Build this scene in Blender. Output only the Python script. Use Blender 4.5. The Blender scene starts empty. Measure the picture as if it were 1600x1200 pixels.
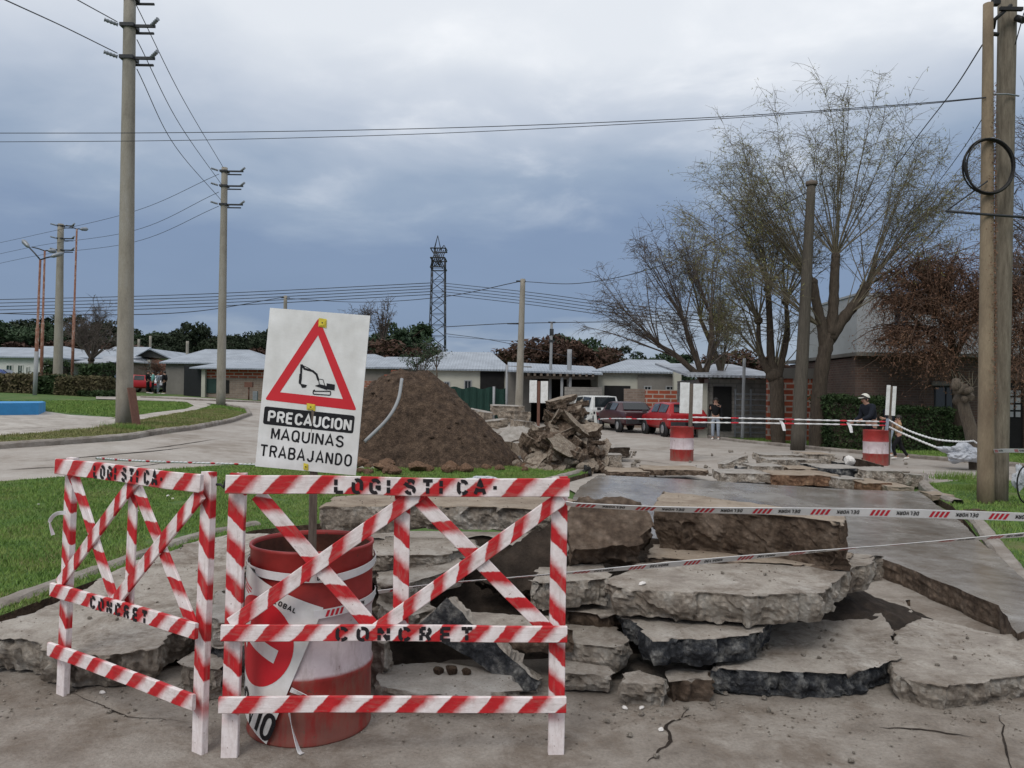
import bpy, math, random
import numpy as np
from mathutils import Vector, Matrix, noise, Euler
from mathutils.geometry import delaunay_2d_cdt
R = math.radians; PI = math.pi
SC = bpy.context.scene; COL = SC.collection
random.seed(7); np.random.seed(7)

# ---------------- camera ----------------
F = 1200.0; EYE = 1.6
cd = bpy.data.cameras.new('camera'); cam = bpy.data.objects.new('camera', cd); COL.objects.link(cam)
cd.sensor_width = 36; cd.lens = 27; cd.clip_end = 2000; cd.clip_start = .05
CM = Matrix.Rotation(PI/2 + math.atan(18/F), 3, 'X') @ Matrix.Rotation(.014, 3, 'Z')
cam.matrix_world = Matrix.Translation((0, 0, EYE)) @ CM.to_4x4()
SC.camera = cam

# ---------------- sky, sun, exposure ----------------
SC.view_settings.view_transform = 'Standard'; SC.view_settings.look = 'None'
SC.view_settings.exposure = 0.58; SC.view_settings.gamma = 1
SUN_EL, SUN_AZ = R(48), R(205)
w = bpy.data.worlds.new('World'); SC.world = w; w.use_nodes = True
nt = w.node_tree; N = nt.nodes; L = nt.links; N.clear()
def wn(t, **k):
    n = N.new(t)
    for a, b in k.items(): setattr(n, a, b)
    return n
out = wn('ShaderNodeOutputWorld'); bg = wn('ShaderNodeBackground'); L.new(bg.outputs[0], out.inputs[0])
sky = wn('ShaderNodeTexSky', sky_type='NISHITA', sun_disc=False, sun_elevation=SUN_EL, sun_rotation=SUN_AZ)
bs = wn('ShaderNodeBackground'); L.new(sky.outputs[0], bs.inputs[0]); bs.inputs[1].default_value = .05
tc = wn('ShaderNodeTexCoord'); sx = wn('ShaderNodeSeparateXYZ'); L.new(tc.outputs['Generated'], sx.inputs[0])
def wm(op, a, b=None, c=None, clamp=False):
    n = wn('ShaderNodeMath', operation=op, use_clamp=clamp)
    for i, q in enumerate((a, b, c)):
        if q is None: continue
        if isinstance(q, (int, float)): n.inputs[i].default_value = q
        else: L.new(q, n.inputs[i])
    return n.outputs[0]
zc = wm('ADD', wm('MAXIMUM', sx.outputs[2], 0.0), .16)
cb = wn('ShaderNodeCombineXYZ'); L.new(wm('DIVIDE', sx.outputs[0], zc), cb.inputs[0]); L.new(wm('DIVIDE', sx.outputs[1], zc), cb.inputs[1])
def wnoise(scale, det, rough, dist, off):
    mp = wn('ShaderNodeMapping'); L.new(cb.outputs[0], mp.inputs[0]); mp.inputs['Location'].default_value = off
    n = wn('ShaderNodeTexNoise'); L.new(mp.outputs[0], n.inputs['Vector'])
    n.inputs['Scale'].default_value = scale; n.inputs['Detail'].default_value = det
    n.inputs['Roughness'].default_value = rough; n.inputs['Distortion'].default_value = dist
    return n.outputs['Fac']
big = wnoise(.75, 5, .5, .25, (2.3, .6, 0)); fine = wnoise(2.2, 7, .55, .3, (5.1, 2.2, 0))
ramp = wn('ShaderNodeValToRGB'); cr = ramp.color_ramp
cols = [(0, (.20, .245, .315)), (.035, (.24, .285, .355)), (.10, (.135, .185, .28)), (.20, (.148, .20, .298)), (.27, (.22, .275, .36)), (.34, (.38, .42, .485)), (.42, (.55, .575, .61)), (1, (.63, .64, .66))]
while len(cr.elements) < len(cols): cr.elements.new(.5)
for e, (p, c) in zip(cr.elements, cols): e.position = p; e.color = (*c, 1)
el = wm('ADD', sx.outputs[2], wm('MULTIPLY', wm('SUBTRACT', big, .5), .26)); el = wm('ADD', el, wm('MULTIPLY', wm('SUBTRACT', fine, .5), .10))
el = wm('ADD', el, wm('MULTIPLY', sx.outputs[0], -.04))
L.new(el, ramp.inputs[0])
wh = wn('ShaderNodeMapRange', interpolation_type='SMOOTHSTEP'); L.new(wm('ADD', wm('MULTIPLY', big, .45), wm('MULTIPLY', fine, .55)), wh.inputs[0]); wh.inputs[1].default_value = .50; wh.inputs[2].default_value = .70
up = wn('ShaderNodeMapRange', interpolation_type='SMOOTHSTEP'); L.new(sx.outputs[2], up.inputs[0]); up.inputs[1].default_value = .17; up.inputs[2].default_value = .38
mx = wn('ShaderNodeMixRGB'); L.new(wm('MULTIPLY', wm('MULTIPLY', wh.outputs[0], up.outputs[0]), .8), mx.inputs[0])
L.new(ramp.outputs[0], mx.inputs[1]); mx.inputs[2].default_value = (.74, .745, .755, 1)
L.new(mx.outputs[0], bg.inputs[0]); bg.inputs[1].default_value = .93
ad = wn('ShaderNodeAddShader'); L.new(bg.outputs[0], ad.inputs[0]); L.new(bs.outputs[0], ad.inputs[1]); L.new(ad.outputs[0], out.inputs[0])
bs.inputs[1].default_value = .006
sl = bpy.data.lights.new('sun', 'SUN'); sl.energy = .9; sl.angle = R(24); sl.color = (1, .955, .9)
so = bpy.data.objects.new('sun', sl); COL.objects.link(so)
sd = Vector((math.sin(SUN_AZ)*math.cos(SUN_EL), math.cos(SUN_AZ)*math.cos(SUN_EL), math.sin(SUN_EL)))
so.rotation_euler = sd.to_track_quat('Z', 'Y').to_euler()

# ---------------- pixel to world ----------------
O = Vector((0, 0, EYE))
def ray(px, py): return CM @ Vector(((px-800)/F, -(py-600)/F, -1))
def P(px, py, Y):
    d = ray(px, py); return O + d*(Y/d.y)
def smooth(a, b, x):
    t = min(1, max(0, (x-a)/(b-a))); return t*t*(3-2*t)
def T(x, y):
    u = .075*(-x-1.2)
    if u <= 0: return 0.0
    u = 1.6*math.tanh(u/1.6*1.08)
    return u*smooth(6, 19, y)
def G(px, py, h=0):
    d = ray(px, py)
    if d.z >= -1e-4: d.z = -1e-4
    t = 1.0; step = .2
    while t < 400:
        q = O + d*t
        if q.z <= T(q.x, q.y) + h: break
        t += step; step = max(.05, t*.02)
    a, b = t-step, t
    for _ in range(20):
        m = (a+b)/2; q = O + d*m
        if q.z <= T(q.x, q.y) + h: b = m
        else: a = m
    return O + d*b
def W(px, Y, z):
    a = CM.transposed() @ (Vector((0, Y, z)) - O); b = CM.transposed() @ Vector((1, 0, 0)); k = (px-800)/F
    x = (-k*a.z - a.x)/(b.x + k*b.z); return Vector((x, Y, z))
def plane_pt(px, py, p0, n):
    d = ray(px, py); return O + d*((p0-O).dot(n)/d.dot(n))

# ---------------- mesh builder ----------------
class MB:
    def __init__(s): s.v = []; s.f = []; s.m = []; s.s = []; s.M = None
    def add(s, vs, fs, m=0, sm=False):
        o = len(s.v)
        if s.M is not None: vs = [s.M @ Vector(v) for v in vs]
        s.v.extend(tuple(v) for v in vs); s.f.extend(tuple(i+o for i in f) for f in fs)
        s.m.extend([m]*len(fs)); s.s.extend([sm]*len(fs)); return s
    def box(s, c, d, rot=None, m=0):
        x, y, z = d[0]/2, d[1]/2, d[2]/2
        vs = [(i*x, j*y, k*z) for k in (-1, 1) for i, j in ((-1, -1), (1, -1), (1, 1), (-1, 1))]
        fs = [(3, 2, 1, 0), (4, 5, 6, 7), (0, 1, 5, 4), (1, 2, 6, 5), (2, 3, 7, 6), (3, 0, 4, 7)]
        c = Vector(c)
        if rot is not None:
            r = rot if isinstance(rot, Matrix) else Euler(rot).to_matrix()
            vs = [r @ Vector(v) + c for v in vs]
        else: vs = [Vector(v)+c for v in vs]
        return s.add(vs, fs, m)
    def tube(s, pts, rad, n=6, m=0, sm=True, caps=True):
        pts = [Vector(p) for p in pts]; k = len(pts)
        if not isinstance(rad, (list, tuple)): rad = [rad]*k
        vs = []; ref = None
        for i, p in enumerate(pts):
            t = (pts[min(i+1, k-1)]-pts[max(i-1, 0)])
            if t.length < 1e-9: t = Vector((0, 0, 1))
            t.normalize()
            if ref is None:
                ref = Vector((1, 0, 0)) if abs(t.x) < .8 else Vector((0, 1, 0))
            a = (ref - t*ref.dot(t))
            if a.length < 1e-4: a = t.orthogonal()
            a.normalize(); b = t.cross(a); ref = a
            for j in range(n):
                q = 2*PI*j/n; vs.append(p + (a*math.cos(q)+b*math.sin(q))*rad[i])
        fs = [(i*n+j, i*n+(j+1) % n, (i+1)*n+(j+1) % n, (i+1)*n+j) for i in range(k-1) for j in range(n)]
        s.add(vs, fs, m, sm)
        if caps:
            o = len(s.v)-len(vs)
            s.f.append(tuple(o+j for j in reversed(range(n)))); s.f.append(tuple(o+(k-1)*n+j for j in range(n)))
            s.m += [m, m]; s.s += [False, False]
        return s
    def lathe(s, prof, n=32, c=(0, 0, 0), m=0, sm=True):
        vs = [(c[0]+r*math.cos(2*PI*j/n), c[1]+r*math.sin(2*PI*j/n), c[2]+z) for r, z in prof for j in range(n)]
        fs = [(i*n+j, i*n+(j+1) % n, (i+1)*n+(j+1) % n, (i+1)*n+j) for i in range(len(prof)-1) for j in range(n)]
        return s.add(vs, fs, m, sm)
    def prism(s, poly, h0, h1, axis='z', m=0):
        k = len(poly)
        def mk(a, b, h): return (a, b, h) if axis == 'z' else ((a, h, b) if axis == 'y' else (h, a, b))
        vs = [mk(a, b, h0) for a, b in poly] + [mk(a, b, h1) for a, b in poly]
        fs = [tuple(range(k))[::-1], tuple(range(k, 2*k))] + [(i, (i+1) % k, k+(i+1) % k, k+i) for i in range(k)]
        if axis == 'y': fs = [f[::-1] for f in fs]
        return s.add(vs, fs, m)
    def tris(s, arr, m=0):
        arr = np.asarray(arr).reshape(-1, 3); o = len(s.v); n = len(arr)//3
        s.v.extend(map(tuple, arr.tolist())); s.f.extend((o+3*i, o+3*i+1, o+3*i+2) for i in range(n))
        s.m.extend([m]*n); s.s.extend([False]*n); return s
def wloc(o):
    v = Vector((0, 0, 0))
    while o is not None: v += o.location; o = o.parent
    return v
def tag(o, label=None, cat=None, group=None, kind=None):
    if label: o['label'] = label
    if cat: o['category'] = cat
    if group: o['group'] = group
    if kind: o['kind'] = kind
    return o
def mk(name, mb, mats, parent=None, label=None, cat=None, group=None, kind=None, org=None, me=None, raw=False):
    if not isinstance(mats, (list, tuple)): mats = [mats]
    if raw: off = Vector((0, 0, 0))
    elif parent is not None: off = wloc(parent)
    elif org is not None: off = Vector(org)
    elif kind == 'structure': off = Vector((0, 0, 0))
    elif mb is not None:
        a = np.array(mb.v); lo = a.min(0); hi = a.max(0); off = Vector(((lo[0]+hi[0])/2, (lo[1]+hi[1])/2, lo[2]))
    else: off = Vector((0, 0, 0))
    if me is None:
        me = bpy.data.meshes.new(name)
        me.from_pydata([(a-off.x, b-off.y, c-off.z) for a, b, c in mb.v], [], mb.f)
        me.polygons.foreach_set('material_index', mb.m); me.polygons.foreach_set('use_smooth', mb.s)
    for q in mats: me.materials.append(q)
    o = bpy.data.objects.new(name, me); COL.objects.link(o)
    if parent is not None: o.parent = parent
    elif not raw: o.location = off
    return tag(o, label, cat, group, kind)
def thing(name, label, cat, loc=(0, 0, 0), group=None):
    o = bpy.data.objects.new(name, None); COL.objects.link(o); o.location = loc
    o.empty_display_size = .1
    return tag(o, label, cat, group)
def dup(o, parent=None, label=None, loc=None, rotz=None, scale=None):
    c = o.copy(); COL.objects.link(c); c.parent = parent
    if loc is not None: c.location = loc
    if rotz is not None: c.rotation_euler = (0, 0, rotz)
    if scale is not None: c.scale = (scale,)*3 if isinstance(scale, (int, float)) else scale
    if label: c['label'] = label
    for ch in list(o.children):
        dup(ch, c)
    return c

# ---------------- materials ----------------
def nodes(name):
    m = bpy.data.materials.new(name); m.use_nodes = True; t = m.node_tree
    return m, t, t.nodes['Principled BSDF']
def nz(t, vec, scale, det=6, rough=.6, dist=0):
    n = t.nodes.new('ShaderNodeTexNoise'); t.links.new(vec, n.inputs['Vector']); n.inputs['Scale'].default_value = scale
    n.inputs['Detail'].default_value = det; n.inputs['Roughness'].default_value = rough; n.inputs['Distortion'].default_value = dist
    return n.outputs['Fac']
def rmp(t, fac, stops):
    n = t.nodes.new('ShaderNodeValToRGB'); e = n.color_ramp.elements
    while len(e) < len(stops): e.new(.5)
    for q, (p, c) in zip(e, stops):
        q.position = p; q.color = (*c, 1) if isinstance(c, (tuple, list)) else (c, c, c, 1)
    t.links.new(fac, n.inputs[0]); return n.outputs[0]
def mth(t, op, a, b=None, c=None, clamp=False):
    n = t.nodes.new('ShaderNodeMath'); n.operation = op; n.use_clamp = clamp
    for i, q in enumerate((a, b, c)):
        if q is None: continue
        if isinstance(q, (int, float)): n.inputs[i].default_value = q
        else: t.links.new(q, n.inputs[i])
    return n.outputs[0]
def mix(t, f, a, b, bt='MIX'):
    n = t.nodes.new('ShaderNodeMixRGB'); n.blend_type = bt
    for i, q in enumerate((f, a, b)):
        if isinstance(q, (int, float)): n.inputs[i].default_value = q
        elif isinstance(q, tuple): n.inputs[i].default_value = (*q, 1)
        else: t.links.new(q, n.inputs[i])
    return n.outputs[0]
def coord(t, kind='Object', scale=None):
    c = t.nodes.new('ShaderNodeTexCoord').outputs[kind]
    if scale:
        m = t.nodes.new('ShaderNodeMapping'); t.links.new(c, m.inputs[0]); m.inputs['Scale'].default_value = scale; c = m.outputs[0]
    return c
def bump(t, b, h, strength=.5, dist=.02, prev=None):
    n = t.nodes.new('ShaderNodeBump'); n.inputs['Strength'].default_value = strength; n.inputs['Distance'].default_value = dist
    t.links.new(h, n.inputs['Height'])
    if prev is not None: t.links.new(prev, n.inputs['Normal'])
    t.links.new(n.outputs[0], b.inputs['Normal']); return n.outputs[0]
def M(name, c1, c2=None, scale=4, rough=.8, bmp=.3, bscale=25, bdist=.01, metal=0, c3=None, spec=.3, grain=.25, stretch=None):
    m, t, b = nodes(name); v = coord(t, 'Object', stretch); c2 = c2 or tuple(x*.75 for x in c1)
    st = [(.3, c2), (.7, c1)] if c3 is None else [(.28, c2), (.5, c1), (.72, c3)]
    col = rmp(t, nz(t, v, scale, 7, .62), st)
    if grain:
        col = mix(t, 1, col, rmp(t, nz(t, v, bscale*1.7, 4, .7), [(.3, 1-grain), (.7, 1+grain*.6)]), 'MULTIPLY')
    t.links.new(col, b.inputs['Base Color'])
    b.inputs['Roughness'].default_value = rough; b.inputs['Metallic'].default_value = metal; b.inputs['Specular IOR Level'].default_value = spec
    if bmp: bump(t, b, nz(t, v, bscale, 8, .65), bmp, bdist)
    return m
# concrete of the old road
def concrete(name, base=(.285, .255, .225), dark=(.17, .148, .125), light=(.36, .335, .305), rough=.85, wet=False, bs=1.0, world_scale=1.0, mud=.45):
    m, t, b = nodes(name); v = coord(t)
    a = nz(t, v, 1.1*world_scale, 8, .6, .3); c = nz(t, v, 6*world_scale, 8, .7); f = nz(t, v, 60, 5, .7)
    s = mth(t, 'ADD', mth(t, 'MULTIPLY', a, .55), mth(t, 'MULTIPLY', c, .45))
    col = rmp(t, s, [(.36, dark), (.48, base), (.62, light)])
    col = mix(t, 1, col, rmp(t, f, [(.3, .8), (.7, 1.12)]), 'MULTIPLY')
    mk_ = rmp(t, mth(t, 'ADD', mth(t, 'MULTIPLY', nz(t, v, 2.3*world_scale, 9, .72, .6), .7), mth(t, 'MULTIPLY', nz(t, v, 24, 5, .7), .3)), [(.47, 0), (.60, mud)])
    col = mix(t, mk_, col, (.135, .10, .072))
    # small dark specks and pits
    vo = t.nodes.new('ShaderNodeTexVoronoi'); t.links.new(v, vo.inputs['Vector']); vo.inputs['Scale'].default_value = 26
    sp = rmp(t, vo.outputs['Distance'], [(.06, 1), (.13, 0)])
    sp = mth(t, 'MULTIPLY', sp, mth(t, 'GREATER_THAN', nz(t, v, 7, 3), .56))
    col = mix(t, mth(t, 'MULTIPLY', sp, .7), col, (.07, .055, .045))
    t.links.new(col, b.inputs['Base Color'])
    if wet:
        t.links.new(rmp(t, nz(t, coord(t, 'Object', (1, .35, 1)), 1.4, 6, .6), [(.40, .03), (.62, .32)]), b.inputs['Roughness'])
        b.inputs['Specular IOR Level'].default_value = .9
        bs *= .5
    else:
        b.inputs['Roughness'].default_value = rough; b.inputs['Specular IOR Level'].default_value = .25
    n1 = bump(t, b, c, .35*bs, .05); bump(t, b, nz(t, v, 38, 8, .7), .55*bs, .012, n1)
    return m
def rubble_side(name, cols, vs=30, bd=.03):
    m, t, b = nodes(name); v = coord(t)
    col = rmp(t, nz(t, v, 7, 8, .7), cols)
    vo = t.nodes.new('ShaderNodeTexVoronoi'); t.links.new(v, vo.inputs['Vector']); vo.inputs['Scale'].default_value = vs
    col = mix(t, 1, col, rmp(t, vo.outputs['Distance'], [(.1, 1.2), (.6, .78)]), 'MULTIPLY')
    t.links.new(col, b.inputs['Base Color']); b.inputs['Roughness'].default_value = .9; b.inputs['Specular IOR Level'].default_value = .25
    h = mth(t, 'ADD', mth(t, 'MULTIPLY', vo.outputs['Distance'], -.6), mth(t, 'MULTIPLY', nz(t, v, 13, 10, .78), 1.5))
    n1 = bump(t, b, h, 1.0, bd); bump(t, b, nz(t, v, 70, 6, .75), .8, .008, n1)
    return m
MT = {}
MT['road'] = concrete('old_road_concrete', base=(.28, .245, .21), dark=(.165, .137, .113), light=(.37, .335, .295), mud=.65, bs=1.5)
MT['street'] = concrete('street_concrete', base=(.36, .325, .29), dark=(.25, .215, .18), light=(.43, .40, .365), world_scale=.5, bs=.5, mud=.25)
MT['wet'] = concrete('wet_concrete', base=(.27, .25, .225), dark=(.17, .15, .13), light=(.37, .355, .335), wet=True, bs=.35, mud=.5)
MT['path'] = concrete('path_concrete', base=(.42, .385, .345), dark=(.31, .28, .25), light=(.48, .45, .41), bs=.4)
MT['kerb'] = concrete('kerb_concrete', base=(.27, .24, .21), dark=(.15, .13, .11), light=(.36, .33, .30))
MT['slab'] = concrete('slab_top_concrete', base=(.38, .34, .295), dark=(.235, .20, .17), light=(.48, .445, .40), bs=1.6, mud=.75)
MT['slabgrey'] = concrete('slab_grey_concrete', base=(.35, .325, .295), dark=(.21, .19, .165), light=(.46, .44, .41), bs=1.3)
MT['side'] = rubble_side('slab_broken_side', [(.34, (.21, .17, .135)), (.5, (.42, .365, .305)), (.66, (.62, .58, .52))])
MT['tar'] = rubble_side('slab_tarred_side', [(.36, (.018, .020, .024)), (.48, (.06, .064, .072)), (.57, (.20, .20, .195)), (.67, (.46, .45, .42))], 42)
MT['mud'] = rubble_side('slab_muddy_side', [(.34, (.075, .05, .036)), (.5, (.175, .125, .09)), (.68, (.31, .24, .185))], 20, .04)
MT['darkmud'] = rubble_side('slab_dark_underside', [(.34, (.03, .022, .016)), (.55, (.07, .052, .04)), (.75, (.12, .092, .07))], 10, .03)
MT['tan'] = concrete('tan_dusty_concrete', base=(.32, .26, .20), dark=(.2, .15, .11), light=(.4, .34, .28))
MT['soil'] = rubble_side('brown_soil', [(.34, (.05, .033, .023)), (.52, (.12, .08, .055)), (.72, (.21, .145, .10))], 26, .05)
MT['mudtop'] = rubble_side('muddy_slab_face', [(.32, (.19, .145, .11)), (.5, (.34, .28, .22)), (.72, (.47, .41, .34))], 22, .02)
MT['orange'] = rubble_side('orange_soil', [(.34, (.13, .07, .04)), (.52, (.27, .16, .10)), (.72, (.38, .25, .16))], 14, .04)
MT['gravel'] = rubble_side('grey_gravel', [(.34, (.10, .095, .088)), (.52, (.18, .172, .16)), (.72, (.28, .27, .26))], 40, .03)
MT['grassbase'] = M('grass_ground', (.075, .14, .03), (.05, .10, .022), 1.2, .95, .6, 30, .03, c3=(.16, .15, .06), grain=.4)
MT['verge'] = M('verge_ground', (.145, .145, .06), (.085, .125, .035), .8, .95, .6, 25, .03, c3=(.20, .17, .10), grain=.4)
MT['blade'] = M('grass_blade', (.15, .245, .05), (.095, .175, .04), 2.2, .7, 0, 20, c3=(.23, .27, .08), grain=0)
MT['dryblade'] = M('dry_grass_blade', (.21, .21, .08), (.12, .17, .045), 1.5, .8, 0, 20, c3=(.30, .26, .14), grain=0)
def striped(foot=False):
    m, t, b = nodes('striped_barrier_paint'); v = coord(t); s = t.nodes.new('ShaderNodeSeparateXYZ'); t.links.new(v, s.inputs[0])
    info = t.nodes.new('ShaderNodeObjectInfo').outputs['Random']
    u = mth(t, 'SUBTRACT', s.outputs[0], mth(t, 'MULTIPLY', s.outputs[2], .95))
    u = mth(t, 'ADD', u, mth(t, 'MULTIPLY', mth(t, 'SUBTRACT', nz(t, v, 7, 5, .65), .5), .075))
    info2 = mth(t, 'ADD', .9, mth(t, 'MULTIPLY', info, .25)); u = mth(t, 'MULTIPLY', u, info2)
    u = mth(t, 'ADD', mth(t, 'DIVIDE', u, .166), mth(t, 'MULTIPLY', info, 3.0))
    fr = mth(t, 'FRACT', u)
    k = rmp(t, fr, [(.0, 0), (.045, 1), (.40, 1), (.62, .12), (.7, 0)])
    if foot: k = mth(t, 'MULTIPLY', k, rmp(t, mth(t, 'ADD', s.outputs[0], mth(t, 'MULTIPLY', nz(t, v, 7, 3), .05)), [(.17, 0), (.25, 1)]))
    white = rmp(t, nz(t, v, 14, 6, .7), [(.3, (.66, .56, .54)), (.6, (.84, .77, .76))])
    red = rmp(t, nz(t, v, 18, 5), [(.3, (.40, .012, .016)), (.7, (.56, .022, .028))])
    col = mix(t, k, white, red)
    col = mix(t, rmp(t, nz(t, coord(t, 'Object', (1.5, 8, 8)), 5, 8, .75), [(.5, 0), (.72, .55)]), col, (.30, .23, .19))
    # chips showing bare wood
    ch = mth(t, 'MULTIPLY', mth(t, 'GREATER_THAN', nz(t, v, 34, 6, .75), .665), .8)
    col = mix(t, ch, col, (.20, .12, .085))
    t.links.new(col, b.inputs['Base Color']); b.inputs['Roughness'].default_value = .6; b.inputs['Specular IOR Level'].default_value = .3
    g = nz(t, coord(t, 'Object', (2, 30, 30)), 6, 6, .6); bump(t, b, g, .35, .004)
    return m
MT['stripe'] = striped(); MT['stripefoot'] = striped(True)
MT['white'] = M('white_paint', (.74, .72, .69), (.62, .58, .54), 9, .6, .25, 40, .003, grain=.1)
MT['stencil'] = M('black_stencil_paint', (.022, .018, .02), (.012, .01, .012), 30, .7, 0, 20)
MT['black'] = M('black_print', (.012, .012, .014), (.01, .01, .012), 10, .45, 0, grain=0)
MT['signwhite'] = M('sign_white_vinyl', (.80, .81, .80), (.66, .66, .63), 6, .42, .25, 3.5, .02, grain=.10, spec=.45)
MT['signred'] = M('sign_red_vinyl', (.62, .025, .035), (.55, .02, .03), 5, .4, .1, 4, .01, grain=.03, spec=.4)
MT['yellow'] = M('yellow_tape', (.78, .66, .08), (.6, .48, .05), 30, .5, .3, 30, .003)
MT['tapewhite'] = M('tape_white_plastic', (.80, .80, .80), (.66, .66, .66), 7, .35, .2, 30, .003, grain=.06, spec=.4)
MT['tapered'] = M('tape_red_print', (.62, .03, .05), (.5, .02, .04), 9, .4, 0, grain=0)
MT['oldwood'] = M('weathered_wood', (.20, .165, .135), (.10, .08, .065), 5, .85, .5, 12, .006, stretch=(10, 10, 1))
MT['concpole'] = M('pole_concrete', (.29, .265, .22), (.20, .18, .15), 3, .85, .35, 30, .006, c3=(.33, .315, .285), stretch=(1, 1, .3), grain=.15)
MT['concpole2'] = M('pole_weathered', (.31, .245, .165), (.17, .125, .085), 3, .85, .35, 30, .006, stretch=(1, 1, .3), grain=.15)
MT['woodpole'] = M('wood_pole', (.23, .20, .155), (.12, .10, .075), 4, .9, .5, 15, .008, stretch=(6, 6, .7))
MT['darkpole'] = M('dark_wood_pole', (.115, .10, .08), (.06, .052, .042), 4, .9, .5, 15, .008, stretch=(6, 6, .7))
MT['steel'] = M('galvanised_steel', (.32, .34, .36), (.22, .235, .25), 6, .5, .1, 30, .003, metal=.6)
MT['darksteel'] = M('dark_steel', (.055, .058, .062), (.03, .032, .035), 6, .55, .1, 30, .003, metal=.3)
MT['wire'] = M('wire_black', (.035, .038, .045), (.03, .03, .035), 6, .6, 0)
MT['cable'] = M('black_cable', (.012, .012, .013), (.02, .018, .016), 20, .5, 0)
MT['insul'] = M('porcelain', (.25, .27, .30), (.16, .18, .2), 6, .25, 0)
MT['rust'] = M('rusty_pole', (.21, .095, .06), (.13, .06, .042), 9, .85, .5, 30, .005, c3=(.36, .30, .26), stretch=(1, 1, .5))
MT['plankred'] = M('weathered_red_plank', (.19, .095, .07), (.12, .06, .045), 6, .9, .5, 15, .006, stretch=(6, 6, 1))
MT['blue'] = M('blue_paint', (.055, .30, .62), (.045, .24, .50), 4, .6, .2, 20, .004, grain=.08)
MT['bark'] = M('bark_dark', (.10, .078, .058), (.045, .035, .027), 8, .95, .9, 14, .03, stretch=(2.5, 2.5, .6))
MT['barkl'] = M('bark_light', (.15, .12, .09), (.085, .068, .052), 8, .95, .9, 14, .03, stretch=(2.5, 2.5, .6))
MT['twig'] = M('willow_twig', (.20, .175, .12), (.13, .11, .08), 5, .85, 0)
MT['twigred'] = M('red_brown_twig', (.16, .095, .065), (.09, .055, .04), 5, .85, 0)
MT['twiggrey'] = M('grey_twig', (.13, .105, .09), (.08, .066, .058), 5, .85, 0)
MT['leafy'] = M('willow_leaf', (.22, .22, .07), (.14, .155, .05), 3, .7, 0, c3=(.30, .25, .10), grain=0)
MT['leafbrown'] = M('rusty_leaf', (.19, .10, .062), (.11, .058, .038), 1.2, .8, 0, c3=(.27, .165, .10), grain=0)
MT['leafdark'] = M('evergreen_leaf', (.022, .034, .016), (.012, .019, .01), 1.0, .8, 0, c3=(.036, .05, .022), grain=0)
MT['leafmid'] = M('green_leaf', (.035, .062, .028), (.02, .038, .018), 1.2, .75, 0, c3=(.06, .092, .04), grain=0)
MT['leafrust'] = M('far_rust_leaf', (.075, .042, .03), (.045, .028, .02), 1.2, .85, 0, c3=(.11, .062, .04), grain=0)
MT['hedge'] = M('hedge_leaf', (.028, .052, .016), (.014, .028, .01), 3, .75, 0, c3=(.05, .08, .025), grain=0)
MT['hedgebrown'] = M('dry_hedge_leaf', (.10, .088, .042), (.055, .055, .026), 1.0, .85, 0, c3=(.15, .12, .07), grain=0)
def roofm(name, c1, c2, ax=0):
    m, t, b = nodes(name); v = coord(t); s = t.nodes.new('ShaderNodeSeparateXYZ'); t.links.new(v, s.inputs[0])
    wv = mth(t, 'SINE', mth(t, 'MULTIPLY', s.outputs[ax], 2*PI/.18))
    col = rmp(t, nz(t, v, .9, 6, .65), [(.35, c2), (.6, c1)])
    col = mix(t, 1, col, rmp(t, wv, [(0, .9), (1, 1.04)]), 'MULTIPLY')
    t.links.new(col, b.inputs['Base Color']); b.inputs['Roughness'].default_value = .45; b.inputs['Metallic'].default_value = .25
    bump(t, b, wv, .5, .03); return m
MT['roof'] = roofm('corrugated_roof', (.36, .40, .45), (.26, .29, .33))
MT['roofdirty'] = roofm('worn_corrugated_roof', (.42, .45, .49), (.24, .25, .27))
def brickm(name, c1, c2, mortar, sc=1.0, wash=0):
    m, t, b = nodes(name); v = coord(t); s = t.nodes.new('ShaderNodeSeparateXYZ'); t.links.new(v, s.inputs[0])
    c = t.nodes.new('ShaderNodeCombineXYZ'); t.links.new(mth(t, 'ADD', s.outputs[0], s.outputs[1]), c.inputs[0]); t.links.new(s.outputs[2], c.inputs[1])
    br = t.nodes.new('ShaderNodeTexBrick'); t.links.new(c.outputs[0], br.inputs['Vector'])
    br.inputs['Color1'].default_value = (*c1, 1); br.inputs['Color2'].default_value = (*c2, 1); br.inputs['Mortar'].default_value = (*mortar, 1)
    br.inputs['Scale'].default_value = 1; br.inputs['Mortar Size'].default_value = .012*sc; br.inputs['Brick Width'].default_value = .24*sc; br.inputs['Row Height'].default_value = .085*sc
    col = mix(t, 1, br.outputs['Color'], rmp(t, nz(t, v, 2.2, 7, .65), [(.3, .72), (.7, 1.18)]), 'MULTIPLY')
    if wash: col = mix(t, rmp(t, nz(t, v, 1.3, 7, .65), [(.42, 0), (.6, wash)]), col, mortar)
    t.links.new(col, b.inputs['Base Color']); b.inputs['Roughness'].default_value = .9
    bump(t, b, br.outputs['Fac'], -.5, .01); return m
MT['brickred'] = brickm('red_brick', (.30, .085, .045), (.22, .065, .038), (.36, .30, .25), 1.6)
MT['brickstripe'] = brickm('red_hollow_brick', (.34, .075, .035), (.27, .06, .03), (.40, .33, .28), 2.6)
MT['brickdark'] = brickm('dark_brick', (.115, .062, .045), (.075, .042, .032), (.12, .095, .08), 1.0, .4)
MT['brickpale'] = brickm('pale_brick', (.25, .19, .15), (.21, .155, .12), (.26, .22, .19), 1.5)
MT['blockgrey'] = brickm('grey_block', (.26, .245, .22), (.23, .215, .195), (.19, .175, .16), 2.0)
MT['wallwhite'] = M('white_wall', (.60, .61, .58), (.50, .50, .47), .8, .85, .1, 20, .005, grain=.06)
MT['wallcream'] = M('cream_wall', (.50, .49, .42), (.40, .39, .33), .8, .85, .1, 20, .005, grain=.06)
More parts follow.
